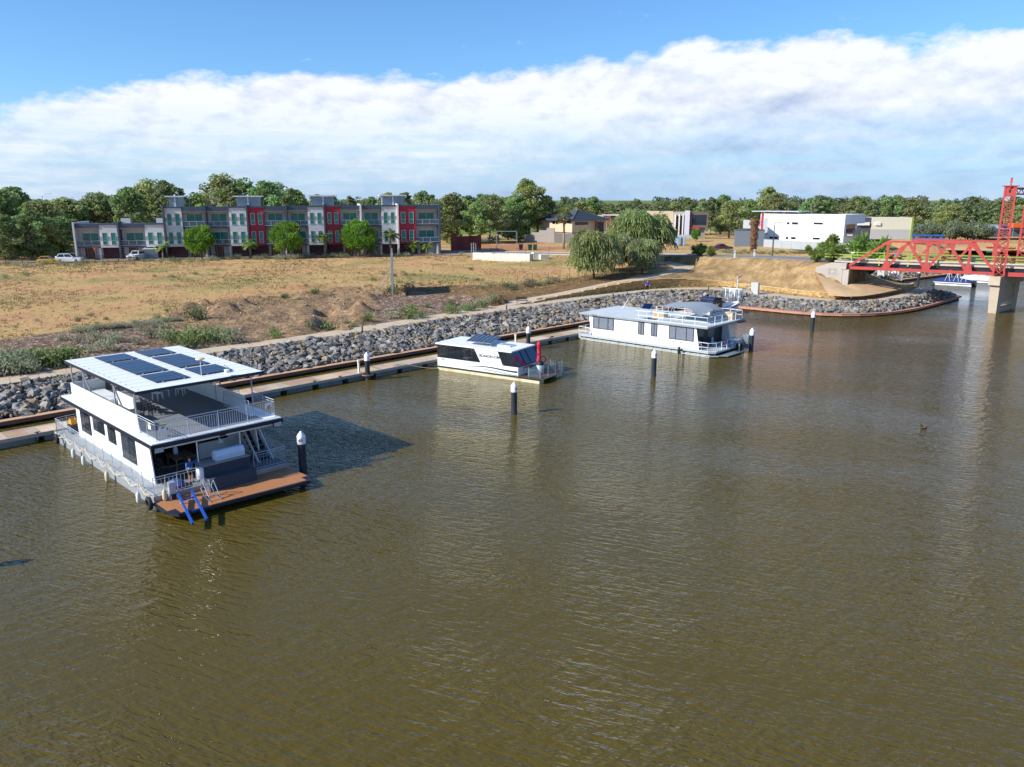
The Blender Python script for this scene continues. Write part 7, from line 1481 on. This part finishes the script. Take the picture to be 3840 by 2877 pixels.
# little round plants in the bed at the foot of the retaining wall
S8 = 'small grey cushion plant in the bed below the retaining wall'
for i in range(2,46): q = W_[int(i*3.4)]; n_ = nw[int(i*3.4)]; shrub(0 if i % 3 else 4, Vector((q[0]-n_[0]*.45,q[1]-n_[1]*.45,ZP-.05)), rt.uniform(.26,.36), S8, 'cushion plants below the wall', 'cushion_plant')
# creeping ground cover along the river edge of the promenade
def cover():
    b = MB(); r = random.Random(5); P = resamp(PF,600); tt = np.gradient(P[:,:2],axis=0); tt /= np.linalg.norm(tt,axis=1)[:,None]
    for i in range(600):
        k = vnoise(np.array([P[i,0]]),np.array([P[i,1]]),5.0,2)[0]
        if k < -.12: continue
        for j in range(2):
            o = r.uniform(.15,.75); c = Vector((P[i,0]+tt[i,1]*o,P[i,1]-tt[i,0]*o,ZP)); s = r.uniform(.18,.42); clump(b,c,(s,s,s*.5),16,r,vary((.16,.21,.075),r,.25),.14,.09,0,.4,.3)
    tag(b.build('ground_cover',M_leaf,fix=False),'creeping green ground cover along the river edge of the promenade','ground cover',kind='stuff')
cover()
# dry grass and weeds over the field
def grass():
    b = MB(); r = random.Random(15); n = 0; fieldp = np.vstack([FL[:, :2], [(8,124),(30,142),(20,170),(-10,186),(-60,170),(-110,160),(-120,80)]]); X = []
    while n < 26000:
        Y = 60+120*r.random()**1.2; x = r.uniform(-.68,.16)*Y; X.append((x,Y)); n += 1
    A_ = np.array(X); ok = inpoly(A_[:,0],A_[:,1],fieldp); g1 = vnoise(A_[:,0],A_[:,1],11,1)+.5*vnoise(A_[:,0],A_[:,1],3,2)
    for (x, Y), o, g in zip(X, ok, g1):
        if not o or (g < -.12 and r.random() < .85): continue
        z = hz(x,Y); green = g > .24 and r.random() < .6; col = vary((.15,.17,.06) if green else r.choice(((.46,.325,.15),(.42,.29,.135),(.38,.27,.135),(.30,.24,.13))),r,.2); h = r.uniform(.10,.28)*(1.2 if green else 1); c = Vector((x,Y,z)); 
        for k in range(5): u = Vector((r.gauss(0,1),r.gauss(0,1),0))*.16; e = c+u+Vector((r.gauss(0,.07),r.gauss(0,.07),h)); s = Vector((r.uniform(-1,1),r.uniform(-1,1),0)).normalized()*r.uniform(.03,.06); b.cc = vary(col,r,.15); b.quad(c+u-s,c+u+s,e)
    tag(b.build('dry_grass',M_grass,fix=False),'dry straw grass and weeds covering the vacant field','grass',kind='stuff')
grass()

def clods():
    b = MB(); r = random.Random(31); n = 0; x0, x1, y0, y1 = SOIL[:,0].min(), SOIL[:,0].max(), SOIL[:,1].min(), SOIL[:,1].max()
    while n < 1500:
        x, y = r.uniform(x0,x1), r.uniform(y0,y1); n += 1
        if not inpoly(np.array([x]),np.array([y]),SOIL)[0]: continue
        vs, fs = ROCKS[r.randrange(18)]; s = r.uniform(.08,.3)*(1 if r.random() < .93 else 2.2); p = ground(x,y,s*.1); Rm = Matrix.Rotation(r.uniform(0,6.3),3,'Z') @ Matrix.Rotation(r.uniform(-.8,.8),3,'X'); b.cc = vary((.36,.255,.16),r,.3); b.add([p+Rm @ (q*s) for q in vs],fs)
    tag(b.build('dirt_clods',M_rock,fix=False),'crumbled earth clods along the eroded edge of the field','soil',kind='stuff')
clods()
# ================================================================ vehicles
M_cglass = mat('car_glass','#11181f',.05,var=.05,spec=.9); M_lamp = mat('lamp_clear','#d8dde0',.15,spec=.8); M_tail = mat('lamp_red','#8c1418',.25); M_rim = mat('rim','#9ca1a6',.3,.8)
def car(label, loc, rz, kind, color, name='parked_car'):
    t = thing(name, label, 'car', loc, rz); pm = mat('paint_'+color[1:], color, .25, var=.03, coat=.6)
    L, W, H, hood, ws, rs, rt_, belt = {'hatch':(4.0,1.72,1.5,.95,.30,.86,.93,.93),'suv':(4.9,1.9,1.85,1.12,.27,.88,.95,1.12),'sedan':(4.65,1.8,1.45,.95,.29,.68,.83,.95),'ute':(5.3,1.88,1.8,1.12,.27,.50,.56,1.1)}[kind]
    hw = W/2; z0 = .28
    P = [(0,z0),(L,z0),(L,.62),(L-.08,belt-.18),(L*(1-ws)+.15,hood-.02),(L*(1-ws)-.05,belt)]            # x forward, nose at L
    P += [(L*(1-rt_),belt)] + ([(.05,belt+.02)] if kind != 'sedan' else [(.08,belt-.03)]) + [(0,.62)]
    b = MB(); n = len(P)
    vs = [(x,-hw*(1 if z < .9 else .97),z) for x,z in P]+[(x,hw*(1 if z < .9 else .97),z) for x,z in P]
    b.add(vs,[tuple(range(n)),tuple(range(2*n-1,n-1,-1))]+[(i,(i+1) % n,n+(i+1) % n,n+i) for i in range(n)]); body = b.build('body', pm, t)
    xa, xb, xc, xd = L*(1-ws)-.05, L*(1-ws)-.85, L*(1-rs)+.12, L*(1-rt_)
    b = MB(); k = .82; zr = H
    b.add([(xa,-hw*.95,belt),(xb,-hw*k,zr),(xc,-hw*k,zr),(xd,-hw*.95,belt),(xa,hw*.95,belt),(xb,hw*k,zr),(xc,hw*k,zr),(xd,hw*.95,belt)],[(0,1,2,3),(7,6,5,4),(1,5,6,2),(0,4,5,1),(2,6,7,3)]); b.build('cabin', pm, t)
    def sq(s, u0, u1):                                     # side glass between cabin fractions
        y = lambda f: s*(hw*.95+(hw*k-hw*.95)*f+.012); X0 = lambda f: xd+(xc-xd)*f; X1 = lambda f: xa+(xb-xa)*f; q = []
        for u, f in ((u0,.08),(u1,.08),(u1,.86),(u0,.86)): q.append((X0(f)+.12+(X1(f)-X0(f)-.24)*u, y(f), belt+(zr-belt)*f))
        return q
    for s in (-1,1):
        MB().quad(*sq(s,0,.46)).build('side_window', M_cglass, t); MB().quad(*sq(s,.5,1)).build('side_window', M_cglass, t)
        MB().box((xa-.15,s*(hw+.1),belt+.06),(.14,.2,.14)).build('mirror', pm, t)
        d = MB().bx(xd+.5,xa-.2,s*hw-.012,s*hw+.012,z0+.2,belt-.1).build('door', pm, t); MB().box((xd+1.0,s*(hw+.025),belt-.22),(.18,.03,.04)).build('handle', M_dark, d)
        for x in (L*.18,L*.81):
            w = MB(); w.lathe([(.33,-.11),(.35,-.06),(.35,.06),(.33,.11)],n=16); o = w.build('wheel', M_black, t, True); o.location = (x,s*(hw-.1),.345); o.rotation_euler = (PI/2,0,0); r = MB(); r.lathe([(.21,-.116),(.21,.116)],n=12); q = r.build('rim', M_rim, o, True)
        MB().box((L-.05,s*hw*.72,.74),(.12,.36,.16)).build('headlight', M_lamp, t); MB().box((.03,s*hw*.82,.86),(.1,.2,.26 if kind != 'sedan' else .15)).build('tail_light', M_tail, t)
    e = .03; MB().quad((xa+e-.08,-hw*.82,belt+.07),(xa+e-.08,hw*.82,belt+.07),(xb+e+.08,hw*.72,zr-.07),(xb+e+.08,-hw*.72,zr-.07)).build('windscreen', M_cglass, t); MB().quad((xd-e+.04,-hw*.8,belt+.07),(xd-e+.04,hw*.8,belt+.07),(xc-e-.03,hw*.7,zr-.08),(xc-e-.03,-hw*.7,zr-.08)).build('rear_window', M_cglass, t)
    MB().box((L+.0,0,.5),(.1,W*.96,.22)).build('bumper', M_dark if kind in ('suv','ute') else pm, t); MB().box((.0,0,.5),(.1,W*.96,.22)).build('bumper', pm, t); MB().box((L-.02,0,.72),(.08,W*.5,.16)).build('grille', M_dark, t); MB().box((-.035,0,.8 if kind != 'sedan' else .72),(.03,.42,.13)).build('number_plate', M_wplas if kind != 'hatch' else M_wplas, t)
    if kind == 'suv':
        w = MB(); w.lathe([(.3,-.08),(.33,0),(.3,.08)],n=14); o = w.build('spare_wheel_cover', pm, t, True); o.location = (-.1,.1,1.02); o.rotation_euler = (0,PI/2,0); MB().bx(L*.12,L*.7,-hw*.7,-hw*.66,H,H+.06).build('roof_rail', M_dark, t); MB().bx(L*.12,L*.7,hw*.66,hw*.7,H,H+.06).build('roof_rail', M_dark, t)
    if kind == 'ute': MB().bx(.15,L*.43,-hw*.8,hw*.8,belt-.02,belt+.03).build('tray_cover', M_dark, t)
    return t
FZ = 2.895
def cpx(x, y): return G(x, y, FZ)
car('yellow hatchback parked behind the iron fence', cpx(145,989), R(12), 'hatch', '#d8a512'); car('white four wheel drive wagon parked beside the yellow hatchback', cpx(215,985), R(8), 'suv', '#e9eaec'); 
q = cpx(497,975); car('white wagon parked nose out beside the corrugated bin store', q+Vector((.5,4.2,0)), R(-97), 'suv', '#e6e8ea'); q = cpx(993,951); car('grey utility vehicle parked between two round trees', q+Vector((1.5,0,0)), R(115), 'ute', '#8f9090'); q = G(1629,949,2.85); car('white sedan parked at the end of the terrace', q, R(102), 'sedan', '#eceef0')
car('maroon car parked by the road above the ramp', gpx(2672,938,3.9), R(8), 'sedan', '#5c1f28')
# ================================================================ street bits
t = thing('bin_store','pale corrugated metal bin store behind the iron fence','shed', G(538,972,2.85), AN); MB().bx(0,3.0,0,1.5,0,2.1).build('walls', M_cor, t); MB().bx(-.05,3.05,-.05,1.55,2.1,2.2).build('roof', M_pg, t); b = MB()
for i in range(14): b.bx(.08+i*.21,.14+i*.21,-.04,0,.05,2.08)
b.build('ribs', M_cor, t)
q = A0+Vector((math.cos(AN)*4.6+math.sin(AN)*2.6, math.sin(AN)*4.6-math.cos(AN)*2.6, .09)); t = thing('basketball_hoop','basketball stand with an orange net in front of the end townhouse','hoop', q, AN); MB().bx(-.5,.5,-.3,.3,0,.2).build('base', M_dark, t); MB().bar((0,0,.2),(0,0,2.7),.1).build('post', M_dark, t); MB().bx(-.75,.75,-.35,-.31,2.5,3.4).build('backboard', M_clear, t); MB().lathe([(.35,2.55),(.2,2.0)],(0,-.75,0),10).build('net', mat('net_orange','#d2622a',.7), t); bd = MB(); bd.bar((-.75,-.36,2.5),(.75,-.36,2.5),.05); bd.bar((-.75,-.36,3.4),(.75,-.36,3.4),.05); bd.bar((-.3,-.36,2.7),(-.3,-.36,3.1),.04); bd.bar((.3,-.36,2.7),(.3,-.36,3.1),.04); bd.build('board_frame', M_dark, t)
# edge-on billboard with stays
n0 = ground(-16.5,107.5); f0 = ground(-18.1,118.6); dirb = (f0-n0); dirb.z = 0; Lb = dirb.length; ab_ = math.atan2(dirb.y,dirb.x); t = thing('billboard','large blank billboard seen edge on with slanting steel stays','billboard', n0, ab_)
M_post = mat('post_grey','#9aa0a4',.5,.3)
for x in (.15,Lb*.5,Lb-.15): MB().bar((x,0,-.5),(x,0,6.1),.2,.24).build('post', M_post, t)
MB().bx(0,Lb,-.13,-.09,1.35,5.5).build('panel', mat('billboard_face','#a8adb0',.6,.2), t); MB().bx(0,Lb,-.09,-.03,1.3,1.4).build('rail', M_post, t); MB().bx(0,Lb,-.09,-.03,5.4,5.5).build('rail', M_post, t)
for x, h in ((.15,3.2),(Lb-.15,3.6)): MB().bar((x,.1,h),(x,2.7,-.1),.09).build('stay', M_post, t)
# white concrete blocks
M_blkw = mat('block_white','#cfc8ba',.85,var=.06,scale=1.2,dirt=('#9a8f7d',.4,.8)); pa, pb_ = gpx(*z7(205,738)), gpx(*z7(640,752))
for i in range(9):
    p = pa.lerp(pb_, i/8.4); p = ground(p.x,p.y); t = thing('concrete_block','white concrete block in the row standing on the field',  'block', p, math.atan2(pb_.y-pa.y,pb_.x-pa.x)+rt.uniform(-.05,.05), 'row of white concrete blocks'); h = 1.5*rt.uniform(.95,1.05); MB().bx(-.85,.85,-.8,.8,-.1,h).build('block', M_blkw, t); MB().bx(-.02,.02,-.815,-.8,.02,h-.05).build('joint_line', mat('joint_grey','#8f887c',.9), t)
for x, y, lab in ((690,735,'single white concrete block set behind the row'),(750,735,'low broken white concrete block at the end of the row')): t = thing('concrete_block',lab,'block',gpx(*z7(x,y)),.3); MB().bx(-.9,.9,-.7,.7,-.1,1.0 if x > 700 else 1.5).build('block', M_blkw, t)
for x, y, c, lab in ((635,662,'#1e4a35','dark green wheelie bin on the street verge'),(677,660,'#1f7a3c','green lidded wheelie bin beside the dark one'),(560,660,'#7c2420','red lidded wheelie bin tipped on the verge')):
    t = thing('wheelie_bin', lab, 'bin', G(*z7(x,y),2.9), .2); bm = mat('bin_'+c[1:],c,.5); MB().add([(-.3,-.3,0),(.3,-.3,0),(.3,.3,0),(-.3,.3,0),(-.38,-.38,1.1),(.38,-.38,1.1),(.38,.38,1.1),(-.38,.38,1.1)],[(3,2,1,0),(4,5,6,7),(0,1,5,4),(1,2,6,5),(2,3,7,6),(3,0,4,7)]).build('body', M_dark if c == '#7c2420' else bm, t); MB().bx(-.4,.4,-.42,.4,1.1,1.18).build('lid', bm, t); MB().tube((-.3,.34,.1),(.3,.34,.1),.1,n=8).build('wheels', M_black, t); t.scale = (1.25,)*3
for x, lab in ((1855,'pale blue portable cabin'),(1903,'grey blue portable cabin beside the paler one')):
    p = gpx(*z7(x,625),3.4); t = thing('portable_cabin', lab+' on the lawn', 'cabin', p, -.2); t.scale = (.62,)*3; c = mat('cabin_'+str(x), '#5d86b0' if x < 1880 else '#5b6f86', .5); MB().bx(-.9,.9,-.9,.9,0,4.0).build('shell', c, t); MB().bx(-.65,.65,-.93,-.9,.2,3.6).build('door', mat('cabin_door','#8fb0cc',.5), t); MB().bx(-.95,.95,-.95,.95,4.0,4.15).build('roof', M_wplas, t)
def wirefence(label, pts, h=1.9, step=2.6, mesh=False):
    P = [gpx(*p) for p in pts]; o = P[0]; t = thing('wire_fence', label, 'fence', o); W2 = resamp([tuple(p) for p in P], max(2,int(sum((P[i+1]-P[i]).length for i in range(len(P)-1))/step))); T = [ground(q[0],q[1])-o for q in W2]
    for q in T: MB().bar(q-Vector((0,0,.3)),q+Vector((0,0,h)),.07).build('fence_post', mat('rusty_post','#5b4032',.8), t)
    for z in ((.3,.9,1.5) if not mesh else (.1,h)):
        b = MB()
        for a, c in zip(T,T[1:]): b.tube(a+Vector((0,0,z)),c+Vector((0,0,z)),.008 if not mesh else .02,n=3,cap=False)
        b.build('wire', M_galv, t)
    if mesh:
        for a, c in zip(T,T[1:]): MB().quad(a+Vector((0,0,.1)),c+Vector((0,0,.1)),c+Vector((0,0,h)),a+Vector((0,0,h))).build('mesh_panel', clear_glass('mesh_panel','#b9bdbd',.9,.22) if 'mesh_panel' not in MATS else MATS['mesh_panel'], t)
wirefence('rusty post and wire fence between the field and the ramp', [z7(405,985),z7(630,955),z7(820,935),z7(1000,895),z7(1090,895)]); wirefence('wire fence under the weeping trees', [z7(1405,850),z7(1490,838),z7(1630,815)]); wirefence('chain mesh fence at the top of the ramp', [z7(1630,815),z7(1690,810),z7(1745,795)],2.2,2.4,True); wirefence('thin wire fence along the street edge of the field', [z7(180,700),z7(450,700),z7(760,700),z7(985,690)],1.9,4.5)
t = thing('mesh_gate','leaning mesh gate panels at the end of the white blocks','gate', gpx(*z7(150,720)), 1.2)
for k in range(2): b = MB(); x = k*1.3; b.bar((x,0,0),(x,0,3.2),.07); b.bar((x+1.2,0,0),(x+1.2,0,3.0),.07); b.bar((x,0,.1),(x+1.2,0,.1),.05); b.bar((x,0,3.1),(x+1.2,0,2.95),.05); o = b.build('gate_frame', M_galv, t); MB().quad((x,0,.1),(x+1.2,0,.1),(x+1.2,0,2.95),(x,0,3.1)).build('mesh', MATS['mesh_panel'], o)
p = G(1466,948,2.8)-Vector((0,.5,0)); p = G(1430,950,2.8); t = thing('sign_frame','grey double post notice board before the terrace','sign', p, AN)
for x in (-2.4,2.4): MB().bar((x,0,-.2),(x,0,3.4),.12).build('post', M_railw, t)
for z in (1.0,2.0): MB().bx(-2.35,2.35,-.04,.04,z,z+.9).build('board', mat('board_grey','#7d858a',.6), t)
t = thing('goal_frame','galvanised tubular frame standing on the bare lot','frame', G(*z7(445,655),2.9), .1); 
for x in (-2.6,2.6):
    for y in (0,1.8): MB().bar((x,y,0),(x,y,4.6),.09).build('upright', M_galv, t)
for y in (0,1.8): MB().bar((-2.6,y,4.6),(2.6,y,4.6),.09).build('crossbar', M_galv, t)
for x in (-2.6,2.6): MB().box((x,-.1,.15),(.9,.5,.3)).build('foot_block', mat('foot_orange','#c8643c',.7), t)
# bare lot
lot = [G(*z7(a,b),2.9) for a,b in ((230,600),(560,590),(840,605),(1000,640),(990,660),(520,672),(240,660))]; b = MB(); b.quad(*[(p.x,p.y,hz(p.x,p.y)+.05) for p in lot]); tag(b.build('bare_lot', mat('bare_earth','#a8744a',.95,var=.15,scale=.25,dirt=('#8a5a38',.5,.15)), fix=False), kind='structure')
def street_lamp(label, p, h, arm, rz, grp, m=None, name='street_lamp'):
    t = thing(name, label, 'lamp', p, rz, grp); m = m or M_galv; MB().tube((0,0,-.2),(0,0,h*.93),.15,.10,8).build('pole', m, t, True); MB().pipe([(0,0,h*.93),(arm*.12,0,h*.975),(arm*.4,0,h),(arm,0,h*1.005)],.08,6).build('arm', m, t, True); MB().box((arm+.3,0,h*1.003),(.75,.28,.12)).build('lamp_head', M_dark, t)
p = gpx(*z8(380,630),4.6); street_lamp('dark green street lamp beside the road before the white house', p, Zat(p.y,z8(0,380)[1])-p.z, 1.0, 0, None, mat('lamp_green','#3c4c48',.5))
for k, (x, y) in enumerate(((105,637),(248,637))): p = gpx(*z8(x,y),4.5); t = thing('marker_post', ('white marker post near the dead palm','white marker post beside the street lamp')[k], 'post', p); MB().box((0,0,.55),(.28,.1,1.5)).build('blade', M_wplas, t); MB().box((0,-.055,1.0),(.14,.01,.2)).build('reflector', M_tail, t)
# highway overpass with lamps, far left
t = thing('overpass','concrete road overpass among the trees left of the terrace','bridge',(0,0,0)); zL = lambda x, y: (x*.2897, 680+y*.2897); pts = []
for (x, y), Y in ((zL(-300,370),255),(zL(230,412),265),(zL(550,430),272),(zL(900,465),282),(zL(1360,500),295),(zL(2200,540),320)): pts.append(Vector(((x-CX)/F_PX*Y*1.02,Y,Zat(Y,y))))
for a, c in zip(pts,pts[1:]): MB().bar(a-Vector((0,0,.6)),c-Vector((0,0,.6)),9,1.3).build('deck', mat('overpass_concrete','#7d7268',.9,var=.08), t); MB().bar(a+Vector((0,-4.4,.4)),c+Vector((0,-4.4,.4)),.3,1.0).build('parapet', MATS['overpass_concrete'], t)
for q in pts[1:-1]: MB().bar(q-Vector((0,0,1)),Vector((q.x,q.y,2)),1.6,6).build('pier', MATS['overpass_concrete'], t)
for (bx0, by), (tx, ty), Y in (((62,330),(40,60),258),((488,415),(465,112),268),((828,385),(808,165),276),((1108,440),(1095,215),284),((1325,465),(1310,255),292),((1530,490),(1520,345),300)):
    x, y = zL(bx0,by); xt, yt = zL(tx,ty); p = Vector(((x-CX)/F_PX*Y*1.02,Y,Zat(Y,y)-2)); street_lamp('tall slim highway lamp on the overpass left of the terrace', p, Zat(Y,yt)-p.z, 2.4, .1, 'highway lamps on the overpass')
# ================================================================ boats and gate beyond the bridge
def pontoon(label, p, rz, col, cover=True):
    t = thing('pontoon_boat', label, 'boat', p, rz)
    for s in (-1,1): MB().tube((-3.2,s*.95,.12),(3.2,s*.95,.12),.34,n=10).build('pontoon', M_alu, t, True)
    MB().bx(-3.2,3.2,-1.3,1.3,.42,.55).build('deck', M_alu, t); MB().bx(-3.1,3.1,-1.32,1.32,.55,.8).build('side_panel', M_wplas, t)
    b = MB(); n = 10
    for i in range(n):
        for j in range(6):
            q = []
            for ii, jj in ((i,j),(i+1,j),(i+1,j+1),(i,j+1)): u = ii/n; v = jj/6; q.append((-3.25+6.5*u, -1.4+2.8*v, .85+.65*math.sin(PI*min(1,max(0,u*1.05)))**.5*math.sin(PI*v)**.6))
            b.quad(*q)
    b.bx(-3.2,3.2,-1.38,1.38,.72,.86); b.build('cover', col, t, True); bw = MB()
    for x in (-1.2,.2,1.4):
        for s in (-1,1): bw.bar((x,s*1.3,.85),(x+.5,s*1.25,2.4),.05); bw.bar((x+.9,s*1.3,.85),(x+.5,s*1.25,2.4),.05)
    bw.build('bimini_frame', M_railw, t); o = MB(); o.box((3.5,0,.55),(.6,.5,1.1)); o.box((3.5,0,-.1),(.25,.15,.6)); o.build('outboard_motor', M_black, t); return t
pontoon('navy covered pontoon boat moored behind the bridge', Vector((81.4,144.2,0)), R(-38), mat('navy_cover','#24356f',.7,var=.1)); pontoon('white pontoon boat moored behind the navy covered one', Vector((89.5,149.5,0)), R(-38), mat('white_cover','#c9ced2',.6,var=.06))
gangway('second galvanised gangway beyond the bridge abutment', Vector((73.5,147.3,.6)), Vector((68.3,150.5,2.4)), 1.4)
t = thing('security_gate','white security gate seen under the red bridge','gate', Vector((72.3,148.4,1.0)), R(-40))
for x in (-.8,0,.8): MB().bar((x,0,0),(x,0,2.4),.12).build('gate_post', M_railw, t)
MB().bx(-.4,.4,-.03,.03,.9,2.0).build('sign_panel', M_wplas, t); MB().bar((-.8,0,2.4),(.8,0,2.4),.1).build('gate_head', M_railw, t)
t = thing('utility_cabinet','grey utility cabinet beside the gate under the bridge','cabinet', Vector((69.2,146.8,1.6)), R(-35)); MB().bx(-.6,.6,-.4,.4,-.3,1.9).build('body', MATS['cabinet_grey'], t); MB().bx(-.64,.64,-.44,.44,1.9,1.96).build('lid', MATS['cabinet_grey'], t)
# kayaks and sheds on the far sand
sb = MB(); q = [G(*z8(a,b),.9) for a,b in ((1640,585),(2300,600),(2300,545),(1640,540))]; sb.quad(*[(p.x,p.y,1.2) for p in q]); tag(sb.build('sand_beach', mat('sand','#c4a273',.95,var=.1,scale=.4), fix=False), kind='structure')
for k, (x, y, c, lab) in enumerate(((2000,566,'#c23a3a','red kayak'),(2085,566,'#d8722a','orange kayak'),(2120,590,'#d24a30','red orange canoe'),(1990,600,'#3a8f88','teal kayak'),(2110,570,'#e0a030','yellow kayak'))):
    p = G(*z8(x,y),1.25); t = thing('kayak', lab+' lying on the far sand', 'kayak', p, .1*k, 'kayaks on the far sand'); b = MB(); pr = [(-2.6,.04),(-1.6,.42),(0,.55),(1.6,.42),(2.6,.04)]; vs = []; 
    for xx, w in pr: vs += [(xx,-w,.35),(xx,0,0),(xx,w,.35),(xx,0,.5)]
    b.add(vs,[(i*4+j,i*4+(j+1) % 4,(i+1)*4+(j+1) % 4,(i+1)*4+j) for i in range(4) for j in range(4)]); b.build('hull', mat('kayak_'+c[1:],c,.4), t); MB().ball((.2,0,.46),(.5,.25,.08),8,5).build('cockpit', M_dark, t)
q = G(*z8(2150,482),3.0); t = thing('orange_canopy','orange market canopy on four poles by the shed','canopy', q, 0); MB().bx(-2.2,8,-1.5,1.5,3.1,4.6).build('roof', mat('orange_roof','#d8602a',.6), t)
for x in (-2,7.8):
    for y in (-1.4,1.4): MB().bar((x,y,0),(x,y,3.1),.12).build('pole', M_galv, t)
# duck
d0 = G(3463,1607,0); t = thing('duck','small dark duck swimming in open water','bird', d0, R(200)); b = MB(); M_duck = mat('duck_brown','#4a3c2c',.8,var=.2,scale=8)
b.ball((0,0,.07),(.26,.13,.11),12,8); b.ball((-.27,0,.12),(.10,.05,.035),8,6); b.tube((.18,0,.12),(.27,0,.28),.055,.045,8); b.ball((.29,0,.31),(.075,.055,.06),8,6); b.build('body', M_duck, t, True); MB().ball((.385,0,.30),(.05,.028,.014),8,5).build('bill', mat('bill','#b98a3a',.6), t, True)
for s in (-1,1): MB().ball((-.03,s*.11,.11),(.2,.035,.07),8,6).build('wing', mat('wing_pale','#8c7a62',.8), t, True)
